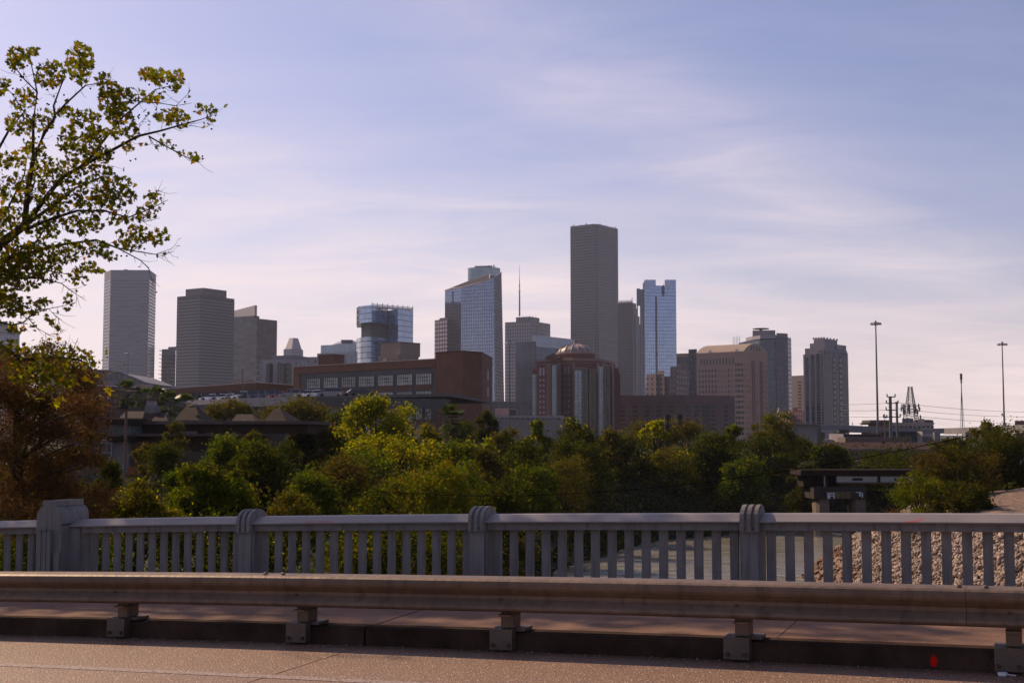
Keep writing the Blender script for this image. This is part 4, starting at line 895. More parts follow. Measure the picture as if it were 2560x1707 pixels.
# brick tower and right wing
T0, T1, T2 = pt(1089, 284), pt(1157, 279), pt(1205, 284)
pl = [T0, T1, T2, (T2[0] + 2, 305), (T0[0] + 3, 305)]; zt_ = Zh(880.5, 281)
add(t, pl, GZ0, zt_, brick, 'stair_tower'); add(t, [(a + (.25 if i > 1 else -.2) * 0, b_ - .1) for i, (a, b_) in enumerate(pl)], zt_, zt_ + .25, pm('dark_coping', (.10, .05, .04), .8), 'tower_coping')
W0, W1 = pt(1204, 287.5), pt(1226, 300); pl = [W0, W1, (W1[0], 315), (W0[0], 315)]; add(t, pl, GZ0, Zh(908, 290), frame_c, 'right_wing'); add(t, [(a, b_ - .12) for a, b_ in pl], Zh(914, 290), Zh(907, 290), brick, 'wing_parapet')
for r, (y0, y1) in enumerate(((923, 948), (965, 990), (1012, 1040))):
    q = lerp(W0, W1, .42); w_ = math.dist(W0, W1) * .52; z_ = (Zh(y0, 292) + Zh(y1, 292)) / 2; h_ = Zh(y0, 292) - Zh(y1, 292); an = math.atan2(W1[1] - W0[1], W1[0] - W0[0])
    mb = MB(); mb.box((q[0], q[1] - .05, z_), (w_, .3, h_), an); wi = mb.build('window', glassw, t)
    mb = MB()
    for s in (-.5, -.17, .17, .5): mb.box((q[0] + math.cos(an) * w_ * s, q[1] + math.sin(an) * w_ * s - .25, z_), (.1, .1, h_), an)
    for s in (-.5, 0, .5): mb.box((q[0], q[1] - .25, z_ + h_ * s), (w_, .08, .1), an)
    mb.build('muntins', mun, wi)
# brick roof block behind left part
pl = rectplan(795, 832, 861, 345, 35); add(t, pl, zr - 4, Zh(886, 345), brick, 'roof_block'); add(t, inset(pl, -.15), Zh(886, 345), Zh(885, 345), pm('dark_coping2', (.12, .07, .06), .8), 'roof_block_coping')
# long low wing to the left
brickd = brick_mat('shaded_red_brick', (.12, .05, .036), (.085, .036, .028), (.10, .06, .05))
W = [pt(170, 315), pt(335, 330), pt(400, 345), pt(640, 330), pt(742, 345)]
zz = [Zh(961, 315), Zh(969, 330), Zh(974, 345), Zh(956.5, 330), Zh(964, 345)]; wd = thing('brick_wing', 'long low brick wing with a dotted white coping, running behind the palms and parked cars', 'warehouse', (*pt(450, 340), GZ0))
for i in (0, 1, 2, 3):
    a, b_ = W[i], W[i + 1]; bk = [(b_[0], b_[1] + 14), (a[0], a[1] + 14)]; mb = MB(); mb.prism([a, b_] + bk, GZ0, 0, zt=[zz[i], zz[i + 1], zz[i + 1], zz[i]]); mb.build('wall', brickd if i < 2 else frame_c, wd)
    if i >= 2:
        mb = MB(); a1, b1 = (a[0], a[1] - .25), (b_[0], b_[1] - .25); n = 1
        mb.face([(a1[0], a1[1], zz[i] - 1.75), (b1[0], b1[1], zz[i + 1] - 1.75), (b1[0], b1[1], zz[i + 1] + .05), (a1[0], a1[1], zz[i] + .05)], [(0, 0), (40, 0), (40, 1.8), (0, 1.8)]); mb.face([(a1[0], a1[1], zz[i] + .05), (b1[0], b1[1], zz[i + 1] + .05), (b_[0], b_[1] + .3, zz[i + 1] + .05), (a[0], a[1] + .3, zz[i] + .05)]); mb.build('brick_parapet', brick, wd)
    nn = int(math.dist(a, b_) / .9); mb = MB()
    for k_ in range(nn): q = lerp(a, b_, (k_ + .5) / nn); mb.box((q[0], q[1] - .1, zz[i] + (zz[i + 1] - zz[i]) * (k_ + .5) / nn + .12), (.42, .5, .2))
    mb.build('coping_tiles', pm('coping_white', (.62, .55, .5), .6) if 'coping_white' not in bpy.data.materials else bpy.data.materials['coping_white'], wd)
q0, q1 = lerp(W[2], W[3], .55), lerp(W[2], W[3], .8); windows(wd, [(W[2], W[3], .35 + .085 * i, Zh(989, 335), 1.6, 1.9) for i in range(6)], B['dkglass'], proud=.3)
# ---- parking deck
dz = 8.55; DK = [pt(470, 262), pt(600, 246), pt(745, 234), pt(1124, 214)]
t = thing('parking_deck', 'raised grey concrete parking deck with a long solid parapet, in front of the brick warehouse', 'parking deck', (*pt(850, 235), GZ0))
bk = [(pt(1124, 214)[0] + 6, 262), (pt(745, 234)[0], 285), (pt(600, 246)[0], 296), (pt(470, 262)[0], 300)]
add(t, DK + bk, dz - .5, dz, frame_c, 'deck_slab')
pc = pm('deck_parapet', (.085, .08, .08), .85, var=.15, scale=.4)
def strip(a, b_, z0a, z1a, z0b, z1b, mat, name, th=.3):
    mb = MB(); d = np.array((b_[0] - a[0], b_[1] - a[1])); d /= np.linalg.norm(d); n = np.array((-d[1], d[0])) * th
    A4 = [(*a, z0a), (*b_, z0b), (*b_, z1b), (*a, z1a)]; B4 = [(x + n[0], y + n[1], z) for x, y, z in A4]
    mb.face(A4); mb.face(B4[::-1]); mb.face([A4[3], A4[2], B4[2], B4[3]]); mb.face([A4[0], B4[0], B4[1], A4[1]]); mb.face([A4[0], A4[3], B4[3], B4[0]]); mb.face([A4[1], B4[1], B4[2], A4[2]])
    return mb.build(name, mat, t)
sh = lambda p_, d_=.35: (p_[0], p_[1] - d_)
strip(sh(DK[0]), sh(DK[1]), dz - .9, dz + .05, dz - .9, dz + .05, pm('deck_edge_pale', (.27, .25, .26), .8), 'deck_edge')
strip(sh(DK[1]), sh(DK[2]), dz - 1.6, dz + .05, dz - 1.6, dz + .1, bpy.data.materials['deck_edge_pale'], 'deck_edge')
strip(sh(DK[2]), sh(DK[3]), Zh(1013, 234), Zh(993, 234), Zh(1021, 214), Zh(997.5, 214), pc, 'parapet')
for i, px in enumerate((505, 540, 575, 620, 646, 665, 688, 709, 729, 752)):
    f_ = (px - 470) / (752 - 470); q = pt(px, 262 - f_ * 28); MB().box((q[0], q[1] - .15, dz + .75), (.18, .18, 1.5)).build('bollard', pm('bollard_white', (.22, .21, .21), .7) if 'bollard_white' not in bpy.data.materials else bpy.data.materials['bollard_white'], t)
for px, D_ in ((480, 262), (560, 252), (640, 243), (720, 237), (790, 233), (860, 229), (930, 226), (1000, 222), (1060, 219), (1110, 216)):
    q = pt(px, D_ + 3); MB().box((q[0], q[1], (GZ0 + dz - .5) / 2), (.5, .5, dz - .5 - GZ0)).build('column', frame_c, t)
mb = MB()
for a, b_ in ((1010, 1045), (1045, 1080), (1085, 1112)): q0, q1 = pt(a, 226), pt(b_, 222); mb.tube([(*q0, Zh(1024, 226)), (*q1, Zh(1052, 222))], .09, n=4); mb.tube([(*q1, Zh(1024, 226)), (*q0, Zh(1052, 222))], .09, n=4)
mb.build('cross_bracing', frame_c, t)
# ---- parked cars
CM = {k: pm('car_' + k, c, .28, metal=.3, var=.05, spec=.6) for k, c in dict(white=(.75, .75, .78), silver=(.45, .45, .48), grey=(.18, .18, .19), black=(.022, .022, .026), navy=(.05, .065, .12), red=(.40, .08, .04), brown=(.10, .055, .045)).items()}
tyre = pm('tyre', (.02, .02, .02), .9); cgl = pm('car_glass', (.015, .017, .022), .12, spec=.8); lamp_ = pm('headlamp', (.6, .6, .62), .15, spec=.9)
def make_car(kind, colr):
    L_, W_, Hc = (4.6, 1.8, 1.45) if kind == 'sedan' else (4.8, 1.95, 1.8)
    root = bpy.data.objects.new('parked_car', None); col.objects.link(root)
    hood = .78 if kind == 'sedan' else 1.02
    low = [(-L_ / 2, .3), (-L_ / 2 + .05, hood * .8), (-L_ / 2 + .9, hood), (-L_ / 2 + 1.2, hood + .06), (L_ / 2 - (.9 if kind == 'sedan' else .1), hood + .1), (L_ / 2 - .03, hood), (L_ / 2, .35), (L_ / 2 - .1, .25), (-L_ / 2 + .1, .22)]
    cab = [(-L_ / 2 + 1.15, hood + .03), (-L_ / 2 + 1.95, Hc - .05), (-L_ / 2 + 2.3, Hc), (L_ / 2 - 1.3, Hc - .03), (L_ / 2 - (.55 if kind == 'sedan' else .2), hood + .1)] if kind == 'sedan' else [(-L_ / 2 + 1.1, hood + .03), (-L_ / 2 + 1.7, Hc - .08), (-L_ / 2 + 2.1, Hc), (L_ / 2 - .4, Hc - .04), (L_ / 2 - .06, hood + .08)]
    def ext(pr, w0, w1, zs=None):
        mb = MB(); n = len(pr)
        def wy(z): return w0 if w1 is None else w0 + (w1 - w0) * max(0, min(1, (z - hood) / (Hc - hood)))
        a = [(x, -wy(z) / 2, z) for x, z in pr]; b_ = [(x, wy(z) / 2, z) for x, z in pr]; mb.face(a[::-1] if True else a); mb.face(b_)
        for i in range(n): j = (i + 1) % n; mb.face([a[i], a[j], b_[j], b_[i]])
        return mb
    bd = ext(low, W_, None).build('body', CM[colr], root)
    bv = bd.modifiers.new('b', 'BEVEL'); bv.width = .07; bv.segments = 2
    g = ext(cab, W_ * .93, W_ * .72).build('window_glass', cgl, root)
    ro = ext([(x * .985, z + .02) for x, z in cab[1:-1]] + [(L_ / 2 - 1.32 if kind == 'sedan' else L_ / 2 - .42, Hc - .09), (-L_ / 2 + 2.0, Hc - .1)], W_ * .80, W_ * .76).build('roof', CM[colr], root)
    for s in (-1, 1):
        for x in (-L_ / 2 + .85, L_ / 2 - .85):
            mb = MB(); mb.tube([(x, s * (W_ / 2 - .2), .33), (x, s * (W_ / 2 + .01), .33)], .33, n=14); mb.build('wheel', tyre, root)
        mb = MB(); mb.box((-L_ / 2 + .03, s * (W_ / 2 - .3), hood * .72), (.14, .38, .16)); mb.build('headlight', lamp_, root)
    return root
def copy_tree(o, parent=None):
    c = o.copy(); col.objects.link(c)
    if parent: c.parent = parent
    for ch in list(o.children): copy_tree(ch, c)
    return c
cars = [(530, 'sedan', 'white', 'white sedan parked first from the left end of the deck row'), (556, 'sedan', 'silver', 'silver sedan parked second from the left on the deck'), (578, 'sedan', 'white', 'white low car parked third from the left on the deck'),
        (593, 'sedan', 'brown', 'brownish car squeezed behind the white cars on the deck'), (610, 'suv', 'white', 'white tall car parked just left of the black one on the deck'), (630, 'suv', 'black', 'black tall car between the white one and the large navy one'),
        (656, 'suv', 'navy', 'large navy sport utility car with a shiny front, tallest in the row'), (684, 'suv', 'navy', 'blue pickup-like car partly behind the large navy one'), (703, 'sedan', 'red', 'small red car on the deck behind the grey sedan'),
        (732, 'suv', 'grey', 'dark grey car parked right of the red one, against the brick corner'), (762, 'sedan', 'silver', 'silver car whose roof shows just above the left end of the solid parapet'), (784, 'sedan', 'white', 'white car behind the parapet below the first window bay'),
        (822, 'suv', 'grey', 'dark green grey car behind the parapet, below the second window bay'), (878, 'sedan', 'brown', 'brown car behind the parapet below the third window bay'), (900, 'sedan', 'black', 'black low car behind the parapet left of the bright green tree')]
protos = {}
for px, kd, cl, lb in cars:
    if (kd, cl) not in protos: root = protos[(kd, cl)] = make_car(kd, cl)
    else: root = copy_tree(protos[(kd, cl)])
    D_ = 266 - (px - 530) / 400 * 38 if px < 745 else 240 - (px - 745) / 380 * 18
    q = pt(px, D_); root.location = (q[0], q[1] - 1.2 if px < 745 else q[1] + 2.4, dz + (0.0 if px < 745 else .05)); root.rotation_euler.z = R(14 + rng.uniform(-8, 8)); tag(root, lb, 'car', 'cars parked on the deck')
# ================================================================== RIGHT MIDDLE DISTANCE
hc = pm('highway_concrete', (.20, .19, .19), .8, var=.2, scale=.15); hcd = pm('highway_dark', (.10, .095, .095), .85, var=.2, scale=.2)
def block(name, label, cat, pts, depth, ytop, mat, ybase=None, group=None, part='wall', z0=None):
    pl = front(pts, depth); D_ = np.mean([d for _, d in pts]); t = thing(name, label, cat, (*pt(np.mean([p for p, _ in pts]), D_), GZ0), group)
    add(t, pl, GZ0 if z0 is None else z0, Zh(ytop, D_), mat, part); return t
# elevated freeway, right
t = thing('elevated_freeway', 'grey concrete elevated freeway running across the right background below the rooftops', 'overpass', (*pt(2250, 430), GZ0))
def deck(x0, D0, x1, D1, yt0, yt1, yb0, yb1, nm='deck'):
    a, b_ = pt(x0, D0), pt(x1, D1); mb = MB(); w = 14
    A = [(*a, Zh(yb0, D0)), (*b_, Zh(yb1, D1)), (*b_, Zh(yt1, D1)), (*a, Zh(yt0, D0))]; Bk = [(x, y + w, z) for x, y, z in A]
    mb.face(A); mb.face(Bk[::-1]); mb.face([A[3], A[2], Bk[2], Bk[3]]); mb.face([A[1], A[0], Bk[0], Bk[1]]); mb.face([A[0], A[3], Bk[3], Bk[0]]); mb.face([A[1], Bk[1], Bk[2], A[2]])
    return mb.build(nm, hc, t)
deck(1985, 420, 2120, 430, 1062, 1063, 1073, 1074); deck(2120, 430, 2300, 440, 1063, 1072, 1080, 1084); deck(2300, 440, 2450, 430, 1072, 1068, 1084, 1082)
deck(2395, 400, 2620, 350, 1070, 1060, 1085, 1080, 'ramp_deck')
for px in (2010, 2060, 2110, 2170, 2230, 2290, 2350, 2430, 2480, 2530): q = pt(px, 432 if px < 2400 else 385); MB().box((q[0], q[1] + 5, (GZ0 + Zh(1080, 432)) / 2), (2, 2, Zh(1080, 432) - GZ0)).build('column', hc, t)
mb = MB(); q = pt(2060, 428); 
for px in (2020, 2100, 2133, 2155, 2330): q = pt(px, 432); mb.tube([(q[0], q[1] + 2, Zh(1068, 432)), (q[0], q[1] + 2, Zh(1050 + (px % 7), 432))], .12, n=5)
mb.build('light_pole', hcd, t)
# abutment / billboard-like concrete wall under it
t = block('concrete_ramp_wall', 'weathered concrete ramp wall with a dark top edge, above the large olive tree', 'wall', [(1960, 330), (2046, 322)], 10, 1062, hc); add(t, front([(1958, 329), (2048, 321)], 12), Zh(1062, 326), Zh(1059.5, 326), hcd, 'top_edge')
MB().prism(front([(2040, 318), (2050, 318)], 3), GZ0, Zh(1064, 318)).build('column', hcd, t)
t = block('white_shed', 'small white flat building below the freeway, left of the blue grey industrial sheds', 'shed', [(2070, 300), (2106, 296)], 12, 1084, pm('whitewash', (.40, .34, .33), .8)); add(t, front([(2055, 298), (2078, 297)], 8), GZ0, Zh(1098, 298), pm('whitewash2', (.34, .29, .27), .8), 'lean_to')
ind = pm('blue_grey_sheet', (.085, .095, .115), .7, var=.3, scale=.1)
t = block('industrial_shed', 'long blue grey industrial shed in front of the freeway columns', 'shed', [(2106, 330), (2200, 325)], 20, 1087, ind); add(t, front([(2107, 329), (2199, 324)], 20), Zh(1087, 328), Zh(1085, 328), hcd, 'roof_edge')
t = block('industrial_shed', 'darker taller industrial shed to the right of the long blue grey one', 'shed', [(2200, 322), (2292, 318)], 20, 1080, pm('slate_sheet', (.06, .068, .082), .7, var=.3, scale=.1)); add(t, front([(2205, 321), (2288, 317)], 18), Zh(1080, 320), Zh(1077.5, 320), ind, 'roof')
t = block('silo_block', 'pair of pale upright tanks at the right end of the industrial sheds', 'tank', [(2290, 318), (2303, 316)], 6, 1078, pm('pale_tank', (.36, .30, .28), .7)); add(t, front([(2303, 320), (2330, 318)], 10), GZ0, Zh(1090, 318), hc, 'low_block')
# rust-red warehouse
t = thing('rust_roof_warehouse', 'long low warehouse with a rust red roof and grey wall above the lawn strip', 'warehouse', (*pt(2240, 240), GZ0))
rr_ = pm('rust_roof', (.045, .020, .016), .85, var=.5, scale=.3)
a, b_ = pt(2100, 240), pt(2375, 234)
MB().prism([a, b_, (b_[0], 258), (a[0], 258)], GZ0, Zh(1122, 237)).build('wall', pm('worn_grey_wall', (.12, .11, .105), .85, var=.4, scale=.3), t)
mb = MB(); za, zb_ = Zh(1122.5, 237), Zh(1106, 240)
mb.face([(a[0], a[1] - .8, za), (b_[0] + 1, b_[1] - .8, za), (b_[0] + 1, 247, zb_), (a[0], 249, zb_)]); mb.face([(a[0], 249, zb_), (b_[0] + 1, 247, zb_), (b_[0] + 1, 259, za), (a[0], 261, za)]); mb.face([(a[0], a[1] - .8, za), (a[0], 249, zb_), (a[0], 261, za)]); mb.build('roof', rr_, t)
mb = MB(); mb.face([(a[0] - .2, a[1] - 1, za - .5), (b_[0] + 1, b_[1] - 1, za - .5), (b_[0] + 1, b_[1] - 1, za - .02), (a[0] - .2, a[1] - 1, za - .02)]); mb.face([(a[0] - .2, a[1] - 1, za - .5), (a[0] - .2, a[1], za - .5), (b_[0] + 1, b_[1], za - .5), (b_[0] + 1, b_[1] - 1, za - .5)]); mb.build('eave', hcd, t)
q = pt(2193, 252); MB().box((q[0], q[1] + 3, Zh(1102, 252)), (13, 6, 1.4)).build('roof_monitor', pm('monitor_tan', (.14, .105, .09), .8), t)
windows(t, [(a, b_, .12 + .125 * i, Zh(1133, 237), 1.8, .9) for i in range(7)], B['dkglass'])
tag(MB().prism([pt(2080, 205), pt(2420, 205), (pt(2420, 205)[0], 215), (pt(2080, 205)[0], 215)], GZ0 - .2, Zh(1152, 205)).build('low_brown_wall', pm('brown_wall', (.075, .042, .032), .9, var=.4, scale=.5), origin=(*pt(2250, 205), GZ0)), 'low dark brown retaining wall behind the lawn strip and its fence', 'wall')
# lawn strip and fence
gz_ = -2.93
lawn = pm('lawn_grass', (.10, .17, .035), .95, var=.4, scale=.8, c2=(.055, .10, .02)); dirt_ = pm('dry_verge', (.24, .17, .10), .95, var=.3)
mb = MB(); mb.face([(*pt(2090, 150), gz_), (*pt(2460, 150), gz_), (*pt(2460, 184), gz_), (*pt(2090, 184), gz_)]); tag(mb.build('lawn', lawn), kind='structure')
mb = MB(); mb.face([(*pt(2090, 184.1), gz_), (*pt(2460, 184.1), gz_), (*pt(2460, 204), gz_), (*pt(2090, 204), gz_)]); tag(mb.build('verge', dirt_), kind='structure')
t = thing('wire_fence', 'thin dark wire fence standing on the lawn strip behind the railway trestle', 'fence', (*pt(2250, 160), gz_)); fb = pm('fence_black', (.02, .02, .02), .6)
for i in range(24): q = pt(2090 + i * 13.5, 160); mb = MB(); mb.tube([(*q, gz_), (*q, gz_ + 1.6)], .05, n=5); mb.build('post', fb, t)
mb = MB()
for z_ in (.5, 1.0, 1.5): mb.tube([(*pt(2090, 160), gz_ + z_), (*pt(2400, 160), gz_ + z_)], .014, n=4)
mb.build('wire', fb, t)
# ---- railway trestle
D = 128; t = thing('railway_bridge', 'dark low railway bridge on concrete piers with grey plate girders, crossing the river', 'bridge', (*pt(2100, D), WZ))
rust = pm('rusted_deck', (.026, .018, .014), .85, var=.5, scale=.6); gp = pm('girder_grey', (.42, .44, .44), .6, var=.3, scale=.35); pc_ = pm('pier_concrete', (.17, .13, .105), .85, var=.4, scale=.7)
def tb(x0, x1, y0, y1, d0, d1, mat, nm, par=None):
    pl = [pt(x0, d0), pt(x1, d0), (pt(x1, d0)[0], d1), (pt(x0, d0)[0], d1)]; return add(par or t, pl, Zh(y1, d0), Zh(y0, d0), mat, nm)
tb(1998, 2420, 1175.5, 1188, D, D + 5, rust, 'deck')
mb = MB()
for i in range(68): q = pt(2000 + i * 6.2, D - .2); mb.box((q[0], q[1], Zh(1174.8, D)), (.16, .6, .12))
mb.build('sleeper_ends', rust, t)
tb(2088, 2190, 1189.5, 1205, D + .5, D + 1, gp, 'girder'); tb(2196, 2420, 1190, 1206, D + .5, D + 1, gp, 'girder')
tb(2088, 2420, 1188.2, 1190.2, D + .2, D + 1.2, rust, 'flange'); tb(2088, 2420, 1205.2, 1208.5, D + .2, D + 1.4, pm('rust_flange', (.12, .065, .04), .8, var=.4, scale=.8), 'flange')
bl = pm('black_panel', (.012, .014, .015), .6)
tb(2127, 2152, 1195, 1200.5, D + .35, D + .6, bl, 'dark_panel'); tb(2232, 2264, 1195, 1202, D + .35, D + .6, bl, 'dark_panel'); tb(2264, 2290, 1199.5, 1202, D + .35, D + .6, bl, 'dark_panel'); tb(2190.2, 2195.8, 1189, 1207, D + .3, D + 1.2, rust, 'stiffener')
for px in (2040, 2051, 2056, 2063, 2074): tb(px, px + 3, 1190, 1216, D + 1, D + 1.6, rust if px != 2056 else gp, 'bearing_post')
tb(2004, 2088, 1188.5, 1216, D + 2, D + 5, rust, 'approach_span')
pier = tb(2030, 2160, 1216.5, 1247, D, D + 4, pm('pier_cap_dark', (.042, .036, .032), .85, var=.4, scale=.6), 'pier_cap')
for i, (a_, b_) in enumerate(((2037, 2068), (2128, 2158))):
    q0, q1 = pt(a_, D + .3), pt(b_, D + .3); zt_ = Zh(1247.5, D)
    pl = [(q0[0] - .0, q0[1] + .5), (q0[0] + .25, q0[1]), (q1[0], q1[1]), (q1[0] + .4, q1[1] + 3), (q0[0] + .2, q0[1] + 3)]; add(t, pl, WZ - 2, zt_, pc_, 'pier_column')
# painted white block letters on the pier cap
lt_ = pm('white_graffiti', (.42, .46, .47), .7, var=.2, scale=2); bn_ = pm('faded_graffiti', (.17, .13, .07), .8, var=.3, scale=2)
def lets(x0, x1, y0, y1, mat, holes=()):
    mb = MB(); q = pt(x0, D - .06); px_ = D / F / cp; w = (x1 - x0) * px_; zt_ = Zh(y0, D); h = zt_ - Zh(y1, D); g = np.ones((5, 5), bool)
    for r, c in holes: g[r, c] = False
    for r in range(5):
        for c in range(5):
            if g[r, c]: mb.box((q[0] + w * (c + .5) / 5, q[1], zt_ - h * (r + .5) / 5), (w / 5, .06, h / 5))
    mb.build('painted_letter', mat, pier)
lets(2063, 2082, 1231, 1246, lt_, [(1, 2), (1, 3), (3, 2), (4, 2), (3, 3), (4, 3)])           # A
for x in (2085, 2097.5, 2110): lets(x, x + 10.5, 1231, 1245, bn_, [(1, 2), (1, 3), (3, 1), (3, 2)])  # S S E, faded
lets(2134, 2147, 1229, 1240, lt_, [(1, 0), (1, 1), (1, 2), (2, 0), (2, 1), (2, 2), (3, 0), (3, 1), (3, 2), (4, 0), (4, 1), (4, 2)]); lets(2148.5, 2152, 1231, 1243, lt_)
mb = MB()
for x0, x1, y in ((2060, 2130, 1229.5), (2125, 2135, 1213)): q0, q1 = pt(x0, D - .06), pt(x1, D - .06); mb.tube([(*q0, Zh(y, D)), (*q1, Zh(y, D))], .03, n=4)
mb.build('painted_outline', bn_, pier)
# ---- corniced theatre-like building
D = 600; t = thing('corniced_building', 'old low building with a wide overhanging cornice, at the foot of the lattice mast', 'building', (*pt(2250, D), GZ0), )
old = pm('old_cream', (.33, .26, .23), .8, var=.15, scale=.1); dg = pm('dark_green_roof', (.075, .08, .06), .8); rb = bpy.data.materials['red_brick_far']
add(t, front([(2168, 600), (2222, 596)], 20), GZ0, Zh(1060, D), rb, 'brick_wing'); add(t, front([(2222, 597), (2330, 590)], 20), GZ0, Zh(1056, D), old, 'wall')
mb = MB()
for (x0, x1, y0, y1, sp_) in ((2168, 2224, 1052, 1061, 5), (2300, 2331, 1052, 1062, 4)):
    a = [pt(x0 + sp_, 598), pt(x1 - sp_ * 0, 596), (pt(x1, 596)[0], 612), (pt(x0 + sp_, 598)[0], 612)]; c = [pt(x0 - sp_, 596), pt(x1 + (sp_ if x0 > 2250 else 0), 594), (pt(x1, 596)[0], 614), (pt(x0, 598)[0], 614)]
    mb.prism(a, Zh(y1, D), Zh(y0 + 5, D), taper=c); mb.prism(a, Zh(y0 + 5, D) + .05, Zh(y0 - 2, D))
mb.build('cornice_roof', dg, t)
add(t, front([(2253, 602), (2281, 600)], 10), Zh(1056, D), Zh(1046, D), ind, 'roof_plant'); add(t, front([(2286, 600), (2324, 598)], 12), Zh(1056, D), Zh(1049, D), dg, 'dark_attic'); add(t, front([(2293, 595), (2309, 594)], 10), Zh(1070, D), Zh(1047, D), old, 'chimney_stack'); add(t, front([(2297, 596), (2301, 596)], 2), Zh(1047, D), Zh(1038, D), hcd, 'flue')
windows(t, [((*pt(2222, 597),), (*pt(2330, 590),), .08 + i * .1, Zh(1070, D), 1.4, 2.2) for i in range(10)], B['dkglass'])
t = block('red_brick_hall', 'red brick building above the freeway at the right edge of the picture', 'building', [(2534, 500), (2600, 495)], 20, 1051, rb)
# lattice tower
ml = pm('mast_metal', (.10, .095, .10), .5)
D = 700; q = pt(2275, D); zb_, zt_ = Zh(1072, D), Zh(966, D); t = thing('lattice_mast', 'tapering lattice communications mast with a cluster of antenna panels halfway up', 'radio mast', (*q, GZ0))
def wd_(f): return 4.2 * (1 - f) ** 1.2 + 1.1
mb = MB(); n = 16; ring = []
for i in range(n + 1):
    f = i / n; w = wd_(f) ; z_ = zb_ + (zt_ - zb_) * f; ring.append([(q[0] + sx * w / 1.3, q[1] + sy * w / 1.3, z_) for sx, sy in ((-1, -1), (1, -1), (1, 1), (-1, 1))])
for k_ in range(4): mb.tube([r[k_] for r in ring], .22, n=4)
for i in range(n):
    for k_ in (0, 1, 3): k2 = (k_ + 1) % 4; mb.tube([ring[i][k_], ring[i + 1][k2]], .10, n=3); mb.tube([ring[i][k2], ring[i + 1][k_]], .10, n=3); mb.tube([ring[i][k_], ring[i][k2]], .10, n=3)
mb.build('lattice', ml, t)
mb = MB()
for lv, z_ in ((1015, 6.0), (1023, 6.6), (1030, 5.2)):
    for i in range(9): a_ = i / 9 * 6.28; mb.box((q[0] + z_ * math.cos(a_) * .75, q[1] + z_ * math.sin(a_) * .75, Zh(lv, D)), (.5, .5, 2.4))
    mb.tube([(q[0] - z_ * .75, q[1], Zh(lv, D)), (q[0] + z_ * .75, q[1], Zh(lv, D))], .15, n=4)
mb.build('antenna_panels', ml, t)
D = 650; q = pt(2403, D); t = thing('guyed_mast', 'very thin guyed radio mast between the lattice mast and the right light mast', 'radio mast', (*q, GZ0))
mb = MB(); mb.tube([(*q, GZ0), (*q, Zh(939, D))], .28, .2, n=4); mb.box((q[0], q[1], Zh(941, D)), (1.1, .6, 3)); mb.box((q[0], q[1], Zh(953, D)), (.7, .5, 2)); mb.build('mast_tube', ml, t)
mb = MB()
for dx in (-1.1, 1.0): mb.tube([(q[0] + dx, q[1], Zh(1072, D)), (q[0], q[1], Zh(965, D))], .12, n=3)
mb.build('guy_wire', ml, t)
# high-mast lights
pg = pm('pole_grey', (.10, .10, .10), .5, metal=.3)
def highmast(label, px, D_, ytop, ytube0, ytube1, half, r0=.30):
    q = pt(px, D_, (ytop + ytube0) / 2); t = thing('high_mast_light', label, 'lamp post', (*q, GZ0), 'tall freeway light masts')
    mb = MB(); mb.tube([(*q, GZ0), (*q, Zh(ytop + 4, D_))], r0, r0 * .45, n=8); mb.build('pole', pg, t)
    w = half / F * D_; mb = MB(); zt_ = Zh(ytop + 6, D_); mb.lathe((q[0], q[1], zt_), [(w * .55, -.2), (w * .62, 0), (w * .55, .15)], 14); mb.tube([(*q, zt_), (*q, Zh(ytop, D_))], .28, .12, n=6); mb.build('ring', pg, t)
    for i in range(8):
        a_ = i / 8 * 6.28 + .2; mb = MB(); mb.lathe((q[0] + w * .85 * math.cos(a_), q[1] + w * .85 * math.sin(a_), zt_ - .5), [(.1, .55), (.34, .4), (.42, 0), (0, -.05)], 8); mb.build('lamp', bpy.data.materials.get('lamp_housing') or pm('lamp_housing', (.35, .32, .32), .35, metal=.4), t)
highmast('tallest high-mast light, standing left of the twin utility poles', 2192, 330, 801, 1085, 0, 13, .34)
highmast('high-mast light rising above the freeway ramp at the far right', 2508, 400, 853, 1062, 0, 12, .34)
highmast('high-mast light in front of the mast-topped tower, right of the brick warehouse', 1274, 400, 851, 1060, 0, 11.5, .32)
highmast('high-mast light seen against the leftmost banded tower', 320, 560, 877, 960, 0, 10.5, .32)
q = pt(607, 238); t = thing('lamp_pole', 'thin dark pole standing on the parking deck among the white cars', 'lamp post', (*q, dz)); mb = MB(); mb.tube([(*q, dz), (*q, Zh(924, 238))], .11, .07, n=6); mb.build('pole', pg, t); MB().box((q[0], q[1], Zh(924, 238)), (.5, .2, .15)).build('fixture', pg, t)
# utility poles
wood = pm('pole_weathered', (.16, .11, .09), .85, var=.3, scale=2)
def upole(label, px, D_, ytop, ybot, r, arms, lower=None):
    q = pt(px, D_); t = thing('utility_pole', label, 'utility pole', (*q, GZ0), 'utility poles by the freeway')
    mb = MB(); mb.tube([(*q, GZ0), (*q, Zh(ytop, D_))], r * .62, r * .5, n=8); mb.build('pole', pg if r > .3 else wood, t)
    for y, x0, x1 in arms:
        a, b_ = pt(x0, D_), pt(x1, D_); mb = MB(); mb.tube([(a[0], q[1] - .3, Zh(y, D_)), (b_[0], q[1] - .3, Zh(y, D_))], .13, n=5)
        for e_ in (a, b_): mb.tube([(e_[0], q[1] - .3, Zh(y, D_)), (e_[0], q[1] - .3, Zh(y, D_) + .7)], .16, n=5)
        mb.build('crossarm', pg, t)
upole('thick tall utility pole with several crossarms, left one of the pair', 2224.5, 300, 991, 1080, .72, [(992, 2216, 2236), (1008, 2214, 2243), (1025, 2213, 2240), (1042, 2208, 2248)])
upole('shorter plain utility pole, right one of the pair', 2240.5, 305, 1004, 1080, .55, [])
upole('short brown utility pole left of the pair', 2209.5, 300, 1048, 1080, .28, [(1044, 2206, 2214)])
